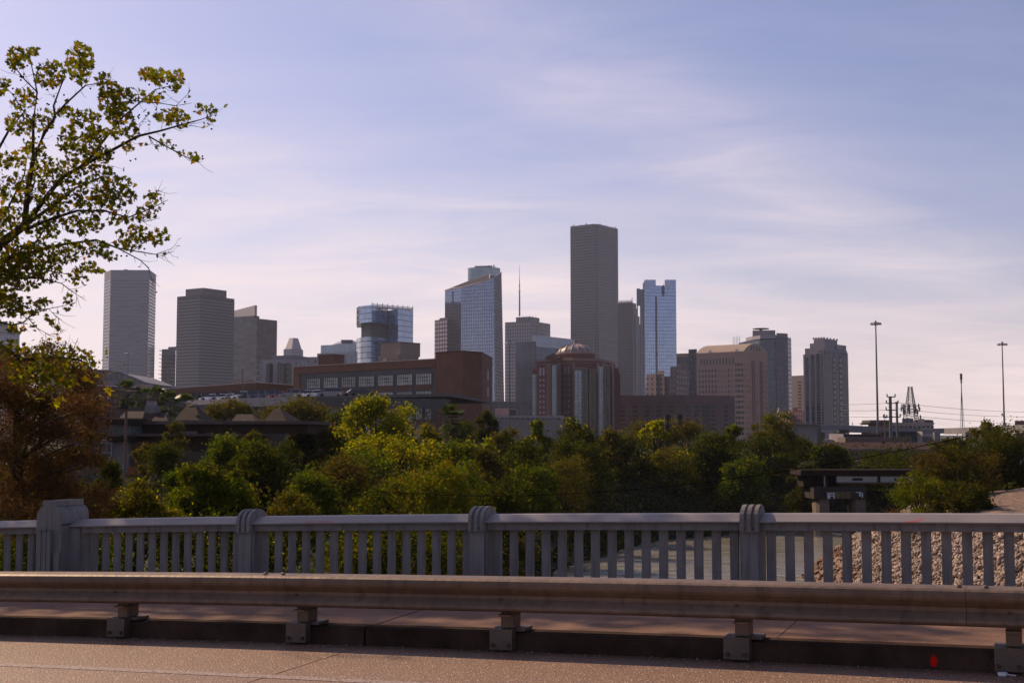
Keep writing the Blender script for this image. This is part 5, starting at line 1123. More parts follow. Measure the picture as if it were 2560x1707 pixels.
# power lines
wm = pm('power_wire', (.12, .11, .12), .6)
def cable(label, pts, D0, D1, r, nm='power_line', mat=None, grp='power lines across the sky'):
    a = P(pts[0][0], pts[0][1], D0); b_ = P(pts[-1][0], pts[-1][1], D1); n = 24; q = []
    xs = [p_[0] for p_ in pts]; ys = [p_[1] for p_ in pts]
    c = np.polyfit(xs, ys, min(2, len(xs) - 1))
    for i in range(n + 1):
        x = xs[0] + (xs[-1] - xs[0]) * i / n; q.append(P(x, float(np.polyval(c, x)), D0 + (D1 - D0) * i / n))
    mb = MB(); mb.tube(q, r, n=5); return tag(mb.build(nm, mat or wm, origin=q[0]), label, 'cable', grp)
for i, (y0, y1, y2) in enumerate(((1014, 1010, 1008), (1028, 1026, 1025), (1043, 1042, 1042))):
    cable(['topmost', 'middle', 'lowest'][i] + ' power line running left from the utility poles toward the beige tower', [(2100, y0 - 3), (2160, y1 + .5), (2214, y2)], 330, 300, .045)
for i, (y0, y1, y2) in enumerate(((1005, 1022, 1030), (1020, 1036, 1042), (1035, 1050, 1062))):
    cable(['topmost', 'middle', 'lowest'][i] + ' power line running right from the utility poles past the lattice mast', [(2236, y0), (2400, y1), (2590, y2)], 300, 380, .045)
# signal gantry
D = 150; q = pt(1660, D); t = thing('railway_signal', 'railway signal gantry with black round heads, rising before the low mauve brick block', 'signal', (*q, GZ0)); bk_ = pm('signal_black', (.012, .012, .013), .5)
mb = MB(); mb.tube([(*pt(1604, D), Zh(1062, D)), (*pt(1700, D), Zh(1060, D))], .07, n=5); mb.tube([(*pt(1604, D), GZ0), (*pt(1604, D), Zh(1060, D))], .08, n=5); mb.tube([(*pt(1662, D), GZ0), (*pt(1662, D), Zh(1038, D))], .07, n=5); mb.tube([(*pt(1691, D), Zh(1062, D)), (*pt(1691, D), Zh(1040, D))], .05, n=5); mb.build('gantry', pg, t)
for px, y in ((1669, 1042), (1699, 1042), (1669, 1064)):
    c = P(px, y, D); mb = MB(); mb.tube([c - Vector((0, .25, 0)), c + Vector((0, .05, 0))], .24, n=12); mb.tube([c + Vector((0, .0, .0)), c + Vector((0, .06, 0))], .34, n=14); mb.box((c.x, c.y, c.z - .45), (.22, .2, .7)); mb.build('signal_head', bk_, t)
# ---- freeway strip and pink sheds right of the warehouse
t = thing('guideway', 'pale elevated concrete guideway with dark openings, between the brick warehouse and the courthouse', 'overpass', (*pt(1310, 420), GZ0))
add(t, front([(1222, 420), (1410, 425)], 8), Zh(1047, 420), Zh(1038, 420), pm('guideway_pale', (.33, .285, .265), .8), 'upper_beam'); add(t, front([(1222, 420), (1410, 425)], 8), GZ0, Zh(1049, 420), pm('guideway_low', (.26, .22, .21), .8), 'lower_wall')
windows(t, [(pt(1222, 420), pt(1410, 425), .04 + i * .068, Zh(1046, 420), 1.3, .5) for i in range(14)], B['dkglass'], 'opening', .2)
t = block('pink_shed', 'small flat pinkish shed in front of the big slanted-roof tower', 'shed', [(1237, 445), (1273, 443)], 14, 1020, pm('pink_stucco', (.40, .27, .225), .8)); add(t, front([(1273, 444), (1295, 443)], 14), GZ0, Zh(1021.5, 444), hc, 'open_bay'); windows(t, [(pt(1273, 444), pt(1295, 443), .45, Zh(1028, 444), 2.1, .7), (pt(1273, 444), pt(1295, 443), .45, Zh(1035, 444), 2.1, .7)], B['dkglass'], 'opening', .2)
t = block('dark_podium', 'low dark glass podium at the foot of the blue glass tower, left of the courthouse', 'building', [(1200, 1000), (1335, 980)], 20, 1003, facade('podium_glass', (.06, .065, .07), (.05, .055, .065), 6, 4, .85, .8))
# ---- apartment complex on the left bank
t = thing('townhouse_block', 'dark shingled townhouse block with hipped dormers and brick walls on the left bank', 'house', (*pt(480, 98), GZ0))
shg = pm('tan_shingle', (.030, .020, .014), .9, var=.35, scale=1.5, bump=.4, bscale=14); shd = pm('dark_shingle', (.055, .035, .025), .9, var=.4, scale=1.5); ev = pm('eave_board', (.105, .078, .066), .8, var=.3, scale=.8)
sid = pm('pale_siding', (.20, .185, .18), .8, var=.15); sidb = pm('blue_siding', (.13, .145, .15), .8); tg = pm('garage_tan', (.22, .155, .11), .8); br_h = brick_mat('house_brick', (.17, .06, .03), (.12, .045, .025), (.14, .09, .07), .7)
def hb(x0, x1, y0, y1, d0, dep, mat, nm, par=None, zb=None):
    a, b_ = pt(x0, d0), pt(x1, d0); return add(par or t, [a, b_, (b_[0], d0 + dep), (a[0], d0 + dep)], Zh(y1, d0) if zb is None else zb, Zh(y0, d0), mat, nm)
hb(325, 770, 1060, 1084, 101, 12, shd, 'upper_wall'); hb(320, 775, 1052, 1060, 100, 13.5, ev, 'roof')
hb(300, 600, 1084, 1090, 98.2, 3.5, ev, 'eave'); hb(345, 600, 1090, 1230, 99.5, 12, shd, 'lower_wall')
hb(446, 490, 1078, 1089, 98.6, .7, pm('gable_pinkish', (.16, .115, .11), .8), 'small_gable')
hb(283, 330, 1064, 1086, 98, 4, sidb, 'side_bay'); hb(268, 336, 1048, 1062, 97.4, 5.5, shg, 'bay_roof'); hb(272, 330, 1090, 1104, 97, 6, shg, 'porch_roof')
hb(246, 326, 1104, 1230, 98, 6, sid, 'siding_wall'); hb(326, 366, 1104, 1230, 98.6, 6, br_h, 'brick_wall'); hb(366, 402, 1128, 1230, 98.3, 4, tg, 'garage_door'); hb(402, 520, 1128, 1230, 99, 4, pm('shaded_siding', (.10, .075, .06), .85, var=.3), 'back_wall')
for x0, x1 in ((256, 283), (182, 206)):
    w = hb(x0, x1, 1109, 1143, 97.93 - (.4 if x0 < 200 else 0), .2, B['dkglass'], 'window'); 
    for a_, b_, y0, y1 in ((x0 - 1, x0 + 1, 1108, 1144), (x1 - 1, x1 + 1, 1108, 1144), (x0, x1, 1107, 1109.5), (x0, x1, 1142, 1145), (x0, x1, 1130, 1132), ((x0 + x1) / 2 - .6, (x0 + x1) / 2 + .6, 1108, 1144)): hb(a_, b_, y0, y1, 97.85 - (.4 if x0 < 200 else 0), .1, pm('sash_white', (.36, .38, .42), .5) if 'sash_white' not in bpy.data.materials else bpy.data.materials['sash_white'], 'window_frame', w)
hb(170, 246, 1100, 1230, 98.1, 6, pm('grey_siding', (.12, .11, .115), .85), 'end_wall')
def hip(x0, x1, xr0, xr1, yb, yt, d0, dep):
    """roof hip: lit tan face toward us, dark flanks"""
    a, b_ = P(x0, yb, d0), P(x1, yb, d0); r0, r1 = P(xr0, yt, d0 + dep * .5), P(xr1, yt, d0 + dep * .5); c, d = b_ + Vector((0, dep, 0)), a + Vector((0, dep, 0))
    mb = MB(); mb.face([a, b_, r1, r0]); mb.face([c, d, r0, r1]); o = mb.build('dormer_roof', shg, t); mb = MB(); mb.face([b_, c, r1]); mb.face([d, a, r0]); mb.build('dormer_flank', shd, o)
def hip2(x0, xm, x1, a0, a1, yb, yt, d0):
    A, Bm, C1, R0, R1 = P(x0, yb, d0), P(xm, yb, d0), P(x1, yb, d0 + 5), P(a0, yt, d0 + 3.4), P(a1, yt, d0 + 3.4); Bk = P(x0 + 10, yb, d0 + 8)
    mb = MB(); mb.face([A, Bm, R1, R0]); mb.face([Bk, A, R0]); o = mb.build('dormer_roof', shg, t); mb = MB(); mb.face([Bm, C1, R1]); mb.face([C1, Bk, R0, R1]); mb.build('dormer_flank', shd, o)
hip2(298, 356, 384, 314, 362, 1045, 1028, 99)
hip2(378, 420, 437, 396, 412, 1052, 1030, 101.5)
hip2(436, 502, 536, 468, 488, 1050, 1011, 101)
hip2(575, 642, 664, 592, 630, 1057, 1035, 101); hip2(652, 720, 766, 686, 700, 1060, 1020, 100.5)
for x0, x1, y0, y1, mt in ((363, 388, 1014, 1032, sid), (367, 380, 1002, 1014, pm('chimney_pink', (.30, .24, .24), .8)), (296, 316, 1018, 1022, shd)): hb(x0, x1, y0, y1, 104, 1.6, mt, 'chimney')
mb = MB()
for x in (480, 612): q = P(x, 1018 if x == 480 else 1054, 102.4); mb.lathe((q.x, q.y, q.z), [(.3, 0), (.3, .12), (.1, .22), (0, .22)], 8)
mb.build('roof_vent', ev, t)
t = thing('timber_fence', 'small orange brown timber fence beside the townhouse garage', 'fence', (*pt(332, 86), GZ0)); fw_ = pm('fence_timber', (.26, .11, .045), .8, var=.3, scale=4)
for i in range(9): q = pt(324 + i * 2.2, 86); MB().box((q[0], q[1], Zh(1176, 86)), (.052 * 1.0, .03, .55 * 1.0)).build('board', fw_, t)
MB().box((*pt(332.5, 86.1), Zh(1172, 86)), (.55, .04, .06)).build('rail', fw_, t); MB().box((*pt(332.5, 86.1), (Zh(1190, 86) + GZ0) / 2), (.5, .08, Zh(1182, 86) - GZ0 - .5)).build('footing', hcd, t)
# ---- near utility pole and sagging cable
D = 38; q = pt(313, D, 1150); t = thing('cable_pole', 'slim brown pole with a small dark box on top, before the townhouses', 'utility pole', (*q, -3.2)); mb = MB(); mb.tube([(*q, -3.2), (*q, Zh(1022, D))], .05, .04, n=8); mb.build('pole', wood, t); MB().box((q[0], q[1] - .1, Zh(1018, D)), (.24, .14, .10)).build('crossarm_box', bk_, t)
ck = pm('black_cable', (.006, .006, .006), .9, spec=0)
def sag(label, a, b_, s, r):
    n = 40; q = [a.lerp(b_, i / n) - Vector((0, 0, s * 4 * (i / n) * (1 - i / n))) for i in range(n + 1)]; mb = MB(); mb.tube(q, r, n=6); return tag(mb.build('black_cable', ck, origin=a), label, 'cable')
a = P(313, 1100, 38); e_ = P(2420, 1090, 24)
sag('thin black cable sagging low across the river trees and rising toward the right', a, e_, 1.36, .009)
sag('thin black cable running left from the slim brown pole through the rust tree', a, P(-80, 1128, 30), .12, .008)
# ================================================================== VEGETATION
G_dk = leafmat('leaves_dark_green', [(0.0182, 0.0238, 0.0036), (0.0287, 0.0366, 0.0046), (0.0456, 0.0502, 0.0054), (0.0653, 0.0547, 0.0063)])
G_gr = leafmat('leaves_green', [(0.0329, 0.0543, 0.0059), (0.0576, 0.0903, 0.0082), (0.0927, 0.1097, 0.0082), (0.1544, 0.1290, 0.0105)], .45)
G_yl = leafmat('leaves_yellow_green', [(0.0900, 0.1247, 0.0059), (0.1686, 0.1960, 0.0073), (0.2698, 0.2315, 0.0087), (0.3598, 0.2315, 0.0109)], .5)
G_ol = leafmat('leaves_olive', [(0.0462, 0.0493, 0.0068), (0.0770, 0.0711, 0.0102), (0.1155, 0.0930, 0.0136), (0.1540, 0.1094, 0.0170)], .35)
G_or = leafmat('leaves_autumn', [(0.0534, 0.0875, 0.0072), (0.1005, 0.1094, 0.0086), (0.1537, 0.1240, 0.0086), (0.1773, 0.0802, 0.0072)], .45)
G_vb = leafmat('vine_brown', [(0.0322, 0.0278, 0.0059), (0.0708, 0.0441, 0.0107), (0.0965, 0.0580, 0.0131), (0.0643, 0.0696, 0.0089)], .35)
G_ru = leafmat('needles_rust', [(0.0495, 0.0260, 0.0111), (0.0957, 0.0446, 0.0175), (0.1485, 0.0706, 0.0238), (0.0825, 0.0651, 0.0206)], .35, .7, .1)
G_pm = leafmat('palm_fronds', [(0.0315, 0.0512, 0.0086), (0.0552, 0.0768, 0.0115), (0.0945, 0.1024, 0.0180)], .3, .35)
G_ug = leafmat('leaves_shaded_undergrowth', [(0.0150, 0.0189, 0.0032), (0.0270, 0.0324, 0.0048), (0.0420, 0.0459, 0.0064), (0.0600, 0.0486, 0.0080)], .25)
G_sy = leafmat('leaves_sycamore', [(0.0562, 0.0651, 0.0080), (0.0775, 0.0893, 0.0100), (0.1063, 0.1103, 0.0120), (0.1500, 0.1260, 0.0140), (0.0938, 0.0893, 0.0100), (0.2125, 0.0893, 0.0120)], .6, .6, .15)
G_bt = leafmat('leaves_lit_yellow', [(.20, .22, .01), (.30, .24, .01), (.34, .16, .01)], .6, .4)
bark = pm('bark', (.06, .046, .036), .9, var=.4, scale=5, bump=.5, bscale=30); bark_d = pm('bark_dark', (.03, .024, .020), .9, var=.4, scale=5)
def clumps(c, rad, m, rc, shell=.55, low=.9):
    out = []
    for _ in range(m):
        d = rng.normal(size=3); d /= np.linalg.norm(d); r = shell + (1 - shell) * rng.random()
        p = np.array(c) + d * np.array(rad) * r * np.array((1, 1, 1 if d[2] > 0 else low)); out.append((p, rc * rng.choice((.38, .6, .8, 1.0, 1.25)) * rng.uniform(.85, 1.1)))
    return out
def fill(cl, n, sq=.75):
    w = np.array([r ** 2 for _, r in cl]); idx = rng.choice(len(cl), n, p=w / w.sum()); C_ = np.array([p for p, _ in cl])[idx]; r_ = np.array([r for _, r in cl])[idx]
    d = rng.normal(size=(n, 3)); d /= np.linalg.norm(d, axis=1)[:, None]; rr = rng.random(n) ** .38 * (1 + .25 * rng.normal(size=n).clip(-1, 1.6)) * np.where(rng.random(n) < .07, rng.uniform(1.1, 1.6, n), 1)
    ph = (idx * 2.399)[:, None] + np.array((0, 2.1, 4.2)); lump = 1 + .30 * np.sin(d[:, 0] * 5.5 + ph[:, 0]) * np.sin(d[:, 2] * 6.5 + ph[:, 1]) + .22 * np.sin(d[:, 1] * 9 + d[:, 0] * 7 + ph[:, 2])
    rr = rr * lump
    return C_ + d * (r_ * rr)[:, None] * np.array((1, 1, sq))
def tree(name, label, cat, px, ytop, wpx, Y, ybot, mat, n=5000, leaf=.22, group='trees along the river bank', m=26, zb=None, rc=.30, shape='quad', trunk=True, lean=0, sq=.8, dep=.8, bk=None, mix=None):
    if 1480 < px < 1960 and Y < 128: Y += 28
    if px == 1985: Y = 150
    top = P(px, ytop, Y); w = wpx / F * Y * 1.13; zbot = Zh(max(ybot, 1290) if (1400 < px < 2060 and 100 < Y < 160 and ybot > 1160) else ybot + (45 if 50 < Y < 136 else 0), Y); n = int(n * 1.4); hc_ = top.z - zbot
    if zb is None: zb = float(terrain(np.array([top.x]), np.array([Y]))[0]) - .1
    zbot = max(zbot, zb + .2); c = (top.x, Y, (top.z + zbot) / 2 - .02 * hc_)
    t = thing(name, label, cat, (top.x - lean, Y, zb), group)
    m = int(m * 1.5); rad = (w / 2 * .86, w / 2 * dep, hc_ / 2 * .86); cl = clumps(c, rad, m, w * rc * .55)
    cl += [((c[0], c[1], c[2] + rad[2] * .6), w * rc * .6)]
    pos = fill(cl, n, sq)
    pos[:, 2] = np.maximum(pos[:, 2], zb + .05)
    leaves('crown', pos, leaf * rng.uniform(.6, 1.25, n), mat, t, shape)
    if mix:
        mt, k_, fr = mix; p2 = fill([cl[i] for i in rng.choice(len(cl), max(3, int(len(cl) * fr)), replace=False)], k_, sq); leaves('crown', p2, leaf * rng.uniform(.7, 1.3, k_), mt, t, shape)
    if trunk:
        mb = MB(); b0 = Vector((top.x - lean, Y, zb)); fork = Vector((c[0] - lean * .4, c[1], zb + (c[2] - zb) * .55)); r0 = max(.09, w * .028)
        mb.tube([b0, b0.lerp(fork, .5) + Vector((.1 * w * rng.uniform(-.3, .3), 0, 0)), fork], r0, r0 * .7, n=7)
        for p_, r_ in cl[::3]:
            p_ = Vector(p_); mid = fork.lerp(p_, .5) + Vector((0, 0, .05 * w)); mb.tube([fork, mid, p_], r0 * .45, r0 * .1, n=5)
        mb.build('trunk', bk or bark_d, t, smooth=True)
    return t
T = tree
# --- river wall of trees, back to front
T('tree', 'dark evergreen tuft right of the brick warehouse stair tower', 'tree', 1214, 1022, 70, 150, 1110, G_dk, 3500, .26, m=12)
T('tree', 'dark rounded evergreen tree in front of the courthouse base', 'tree', 1432, 1043, 118, 130, 1130, G_dk, 6500, .26, mix=(G_yl, 700, .3))
T('tree', 'small bright topped tree left of the rounded evergreen, below the guideway', 'tree', 1345, 1042, 66, 128, 1130, G_gr, 3800, .24, mix=(G_yl, 900, .4))
T('tree', 'round tree with green gold crown left of the one below the guideway', 'tree', 1262, 1062, 120, 120, 1170, G_ol, 6000, .25, mix=(G_gr, 1500, .4))
T('tree', 'bright yellow green small crown beside the warehouse stair tower', 'tree', 1222, 1070, 54, 112, 1150, G_yl, 3000, .2, m=10)
T('tree', 'light green feathery tree poking up left of the railway signal', 'tree', 1635, 1040, 74, 140, 1120, G_yl, 2600, .22, m=12, rc=.22)
T('tree', 'broad olive green crown below the railway signal', 'tree', 1628, 1066, 130, 124, 1180, G_ol, 6500, .25, mix=(G_yl, 900, .3))
T('tree', 'olive crown right of the railway signal, in front of the low brick block', 'tree', 1722, 1064, 120, 126, 1180, G_ol, 6000, .25)
T('tree', 'small cone shaped green tree standing alone before the tan block with the barrel roof', 'tree', 1836, 1058, 64, 122, 1140, G_gr, 3800, .24, m=14, dep=1)
T('tree', 'large olive tree below the helipad tower', 'tree', 1935, 1058, 130, 122, 1170, G_ol, 7500, .26, mix=(G_gr, 1200, .3))
T('tree', 'small thin topped sapling left of the large olive tree', 'tree', 1900, 1066, 50, 118, 1140, G_ol, 1800, .22, m=8)
T('tree', 'dark green tree at the left end of the lawn strip', 'tree', 2073, 1100, 100, 138, 1200, G_dk, 7000, .25, mix=(G_gr, 900, .3))
T('tree', 'round light green small tree on the lawn strip, left one', 'tree', 2180, 1130, 52, 170, 1174, G_gr, 2600, .22, m=10, group='small trees on the lawn')
T('tree', 'middle one of the three small dark green trees on the lawn strip', 'tree', 2213, 1135, 46, 168, 1176, G_dk, 2400, .22, m=10, group='small trees on the lawn')
T('tree', 'right one of the three small trees on the lawn strip, deep green', 'tree', 2244, 1137, 50, 168, 1178, G_gr, 2600, .22, m=10, group='small trees on the lawn')
T('tree', 'tree covered in pale vines behind the bright central tree, left of centre', 'tree', 745, 1074, 110, 112, 1200, G_dk, 7500, .24, mix=(G_gr, 1500, .4))
T('tree', 'dark tree mass between the bright central tree and the green dome of trees', 'tree', 830, 1090, 120, 108, 1230, G_ol, 7500, .24, mix=(G_gr, 1200, .3))
T('tree', 'autumn tinted crown right of the bright central tree', 'tree', 1065, 1034, 84, 118, 1130, G_or, 4200, .23, m=16)
T('tree', 'tallest bright yellow green tree rising over the parking deck parapet', 'tree', 940, 972, 190, 100, 1110, G_yl, 9500, .22, m=40, rc=.20, bk=bark, mix=(G_gr, 2200, .4), dep=.6)
T('tree', 'broad yellow green crown directly beneath the tallest bright tree', 'tree', 985, 1070, 250, 92, 1230, G_yl, 12000, .2, m=40, rc=.18, mix=(G_or, 3000, .4))
T('tree', 'green gold crown right of centre below the stair tower', 'tree', 1140, 1082, 150, 92, 1230, G_gr, 9000, .2, m=30, mix=(G_yl, 2000, .4))
T('tree', 'vine draped dark tree standing right of the stair tower', 'tree', 1212, 1102, 110, 84, 1300, G_vb, 8500, .18, m=26, mix=(G_dk, 3000, .5))
T('tree', 'deep green tree in front of the courthouse trees', 'tree', 1320, 1085, 170, 96, 1300, G_dk, 11000, .2, m=30, mix=(G_gr, 1600, .3))
T('tree', 'dark leafy tree left of the big shadowed gap in the tree line', 'tree', 1445, 1092, 180, 118, 1300, G_dk, 11000, .2, m=30, mix=(G_gr, 1300, .25))
T('tree', 'dark low tree at the river edge right of the shadowed gap', 'tree', 1560, 1128, 150, 104, 1330, G_dk, 9000, .2, m=26, mix=(G_yl, 700, .2))
T('tree', 'yellow green crown over the water in the right half of the tree line', 'tree', 1668, 1145, 120, 104, 1250, G_ol, 6000, .19, m=24, mix=(G_yl, 2500, .5))
T('tree', 'deep green bush like tree right of the yellow green one over the water', 'tree', 1768, 1135, 150, 108, 1330, G_gr, 9000, .2, m=26, mix=(G_dk, 4000, .5))
T('tree', 'dark tree hanging over the water left of the railway bridge pier', 'tree', 1900, 1130, 170, 116, 1330, G_dk, 10000, .21, m=28, mix=(G_gr, 1200, .25))
T('tree', 'small bright sapling beside the left end of the railway bridge', 'tree', 1985, 1158, 44, 120, 1240, G_yl, 1600, .18, m=9)
T('tree', 'dark shrub against the railway bridge approach', 'tree', 2010, 1150, 90, 133, 1330, G_dk, 7000, .22, m=20)
T('tree', 'dark tree behind the railway bridge, below its girders', 'tree', 2230, 1185, 330, 145, 1360, G_dk, 12000, .26, m=30)
T('tree', 'dense green crown left of the vine draped pale tree, left bank', 'tree', 600, 1082, 160, 74, 1230, G_gr, 12000, .17, m=34, mix=(G_dk, 5000, .5))
T('tree', 'dark tree below the green crown on the left bank', 'tree', 640, 1130, 190, 70, 1300, G_dk, 11000, .17, m=30, mix=(G_gr, 1500, .3))
T('tree', 'pale vine covered bush left of centre above the handrail', 'tree', 850, 1150, 230, 66, 1320, G_vb, 13000, .14, m=36, mix=(G_gr, 3500, .4))
T('tree', 'autumn gold bush in the middle above the handrail', 'tree', 1080, 1150, 230, 64, 1330, G_or, 12000, .14, m=36, mix=(G_gr, 5000, .5))
T('tree', 'ivy flecked tree glinting in sun right of centre', 'tree', 1400, 1140, 140, 106, 1330, G_ol, 11000, .14, m=28, mix=(G_or, 1600, .3))
T('tree', 'dark green bush at the foot of the tree line, centre', 'tree', 960, 1215, 260, 58, 1400, G_dk, 11000, .14, m=30, mix=(G_or, 2500, .4))
T('tree', 'low round olive bush above the second bay of the balustrade', 'tree', 735, 1225, 130, 52, 1400, G_ol, 8000, .12, m=26, mix=(G_or, 1200, .3))
T('tree', 'dark bush filling the gap right of the ivy flecked tree', 'tree', 1250, 1190, 170, 72, 1380, G_dk, 10000, .16, m=26)
for px, yt, w, D_, lb, mt in ((700, 1118, 150, 88, 'dark green tree closing the gap left of the tallest bright tree', G_dk), (900, 1130, 170, 84, 'green crown below the left side of the tallest bright tree', G_gr), (1160, 1140, 150, 78, 'green crown below the brick stair tower, above the third pilaster', G_gr), (540, 1195, 190, 50, 'green gold bush left of the second pilaster', G_ol), (1330, 1150, 120, 90, 'mid green tree under the courthouse, left of the ivy flecked tree', G_gr), (780, 1165, 150, 60, 'mid green bush left of the pale vine covered one', G_gr), (1530, 1092, 110, 132, 'dim green crown left of the railway signal, behind the river', G_ol), (1790, 1098, 120, 134, 'dim green crown under the cone shaped tree', G_dk), (1860, 1115, 120, 130, 'mid green crown left of the large olive tree', G_gr)):
    T('tree', lb, 'tree', px, yt, w, D_, 1290, mt, 7000, .0022 * D_, m=26)
for px, yt, w, D_, lb in ((432, 1040, 62, 95, 'small olive shrub against the townhouse dormers, left one'), (640, 1064, 70, 94, 'small olive shrub against the townhouse eave, right one'), (365, 1090, 60, 92, 'small dark shrub before the townhouse brick wall')):
    T('bush', lb, 'bush', px, yt, w, D_, yt + 60, G_ol, 2600, .16, m=12, group='shrubs round the townhouses')
for px, yt, w, D_, lb in ((-330, 1000, 420, 62, 'large green tree just outside the left edge, farther back'), (-760, 960, 420, 55, 'large green tree well outside the left edge'), (2900, 1040, 420, 88, 'large green tree just outside the right edge')):
    T('tree', lb, 'tree', px, yt, w, D_, 1260, G_gr, 7000, .22, m=30)
# left bank near
T('bush', 'bright green leafy bush above the first bay of the balustrade', 'bush', 520, 1132, 230, 44, 1330, G_gr, 14000, .12, m=44, rc=.18, group='bushes behind the balustrade', mix=(G_ol, 5000, .5))
T('bush', 'yellow flecked thin bush right of the end pylon', 'bush', 330, 1190, 240, 34, 1430, G_ol, 11000, .085, m=44, rc=.17, group='bushes behind the balustrade', mix=(G_yl, 2600, .6))
T('bush', 'dark green bush below the bright one, seen through the balusters', 'bush', 560, 1270, 330, 36, 1520, G_dk, 12000, .10, m=44, group='bushes behind the balustrade', mix=(G_yl, 1800, .4))
T('bush', 'green and yellow bush behind the left end of the balustrade', 'bush', 130, 1290, 380, 30, 1520, G_gr, 11000, .085, m=44, group='bushes behind the balustrade', mix=(G_bt, 500, .4))
T('bush', 'bush seen through the balusters below the middle pilaster', 'bush', 1010, 1300, 420, 46, 1520, G_dk, 13000, .13, m=44, group='bushes behind the balustrade', mix=(G_or, 3000, .4))
T('bush', 'low brown green bush at the water edge right of the middle pilaster', 'bush', 1275, 1330, 150, 62, 1460, G_vb, 6000, .12, m=22, group='bushes behind the balustrade', mix=(G_gr, 1500, .4))
T('bush', 'dark green shrub under the rust tree beside the townhouse window', 'bush', 265, 1140, 90, 60, 1260, G_dk, 6000, .11, m=20, group='bushes on the left bank')
T('small_tree', 'small dark umbrella shaped tree in front of the tan garage', 'tree', 415, 1106, 110, 80, 1150, G_dk, 5500, .12, m=26, zb=-3.2, group='trees on the left bank', dep=.7)
# mesquite-like crowns near the deck
T('tree', 'grey olive rounded tree below the parked white cars', 'tree', 580, 1005, 100, 150, 1050, G_ol, 6500, .26, m=26, group='olive trees before the parking deck')
T('tree', 'grey olive wide tree below the left end of the solid parapet', 'tree', 745, 1008, 165, 148, 1066, G_ol, 9000, .26, m=34, group='olive trees before the parking deck', dep=.5)
T('tree', 'dark shrubby tree under the parking deck, left of the tallest bright tree', 'tree', 870, 1025, 110, 140, 1090, G_dk, 5500, .25, m=20, group='olive trees before the parking deck', mix=(G_ol, 1500, .5))
# palms
def palm(label, px, ytop, Y, rpx, ntr=22):
    w = rpx / F * Y; c = P(px, ytop + rpx * .75, Y); zb = GZ0; t = thing('palm_tree', label, 'palm tree', (c.x, Y, zb), 'palm trees')
    mb = MB(); mb.tube([(c.x, Y, zb), (c.x, Y, c.z)], .22, .18, n=7); mb.build('trunk', bark, t)
    pos = []; 
    V_ = []
    for i in range(ntr * 2):
        a_ = rng.uniform(0, 6.28); el = rng.uniform(-1.1, 1.4); d = np.array((math.cos(a_) * math.cos(el), math.sin(a_) * math.cos(el), math.sin(el))); tip = np.array(c) + d * w * .62
        s = np.cross(d, (0, 0, 1.)); s /= np.linalg.norm(s); u2 = np.cross(s, d)
        for k_ in range(17):                                       # fan of narrow blades
            f = (k_ - 8) / 8 * 1.25; dd = d * math.cos(f) + s * math.sin(f); L_ = w * .42 * (1 - .25 * abs(f)); wv = np.cross(dd, u2) * .045 * w
            e1 = tip + dd * L_ * 1.3 - np.array((0, 0, .10 * w * rng.random())); V_ += [tip - wv * .3, tip + dd * L_ * .5 - wv, e1, tip + dd * L_ * .5 + wv]
    np_mesh('fronds', np.array(V_), 4, G_pm, t)
palm('tallest palm on the left, dark trunk against the low brick wing', 318, 955, 175, 38)
palm('second palm from the left, beside the tallest one', 362, 975, 170, 30)
palm('third palm from the left, bright topped', 392, 972, 172, 30)
palm('fourth palm, low and broad, below the brick wing windows', 425, 985, 165, 36)
palm('fifth palm, partly lit, left of the parked white cars', 462, 990, 168, 30)
palm('solitary palm at the foot of the warehouse stair tower', 1130, 1018, 130, 40)
# right bank
T('bush', 'light green feathery bush leaning over the river bank, left edge of the right-hand trees', 'bush', 2300, 1180, 130, 78, 1310, G_gr, 9000, .17, m=26, group='right bank thicket', shape='frond', mix=(G_yl, 2500, .5))
T('tree', 'brown vine draped tree in the middle of the right-hand thicket', 'tree', 2375, 1135, 180, 84, 1310, G_vb, 12000, .18, m=34, group='right bank thicket', mix=(G_gr, 3000, .4))
T('tree', 'tall dark green tree of the right-hand thicket, cut by the picture edge', 'tree', 2505, 1085, 240, 92, 1270, G_dk, 15000, .2, m=40, group='right bank thicket', mix=(G_vb, 4000, .4))
T('tree', 'thin crowned golden olive tree rising highest in the right-hand thicket', 'tree', 2462, 1040, 92, 100, 1130, G_ol, 3600, .19, m=22, group='right bank thicket', rc=.18)
T('tree', 'dark arching tree behind the brown vine draped one', 'tree', 2385, 1090, 80, 150, 1160, G_dk, 5500, .26, m=18, group='right bank thicket')
T('tree', 'small bright yellow green tree left of the right-hand thicket', 'tree', 2348, 1134, 50, 100, 1180, G_yl, 2600, .17, m=10, group='right bank thicket')
T('bush', 'dark low bush at the foot of the right-hand thicket', 'bush', 2400, 1230, 150, 76, 1310, G_dk, 7000, .17, m=22, group='right bank thicket', mix=(G_vb, 2500, .5))
T('bush', 'brown dead grass tuft on the waterside above the riprap', 'bush', 2235, 1335, 90, 92, 1378, G_ru, 3500, .14, m=12, group='tufts on the riprap edge', trunk=False)
T('bush', 'green reed tuft at the waterline left of the riprap', 'bush', 2152, 1335, 22, 98, 1385, G_gr, 900, .14, m=6, group='tufts on the riprap edge', trunk=False)
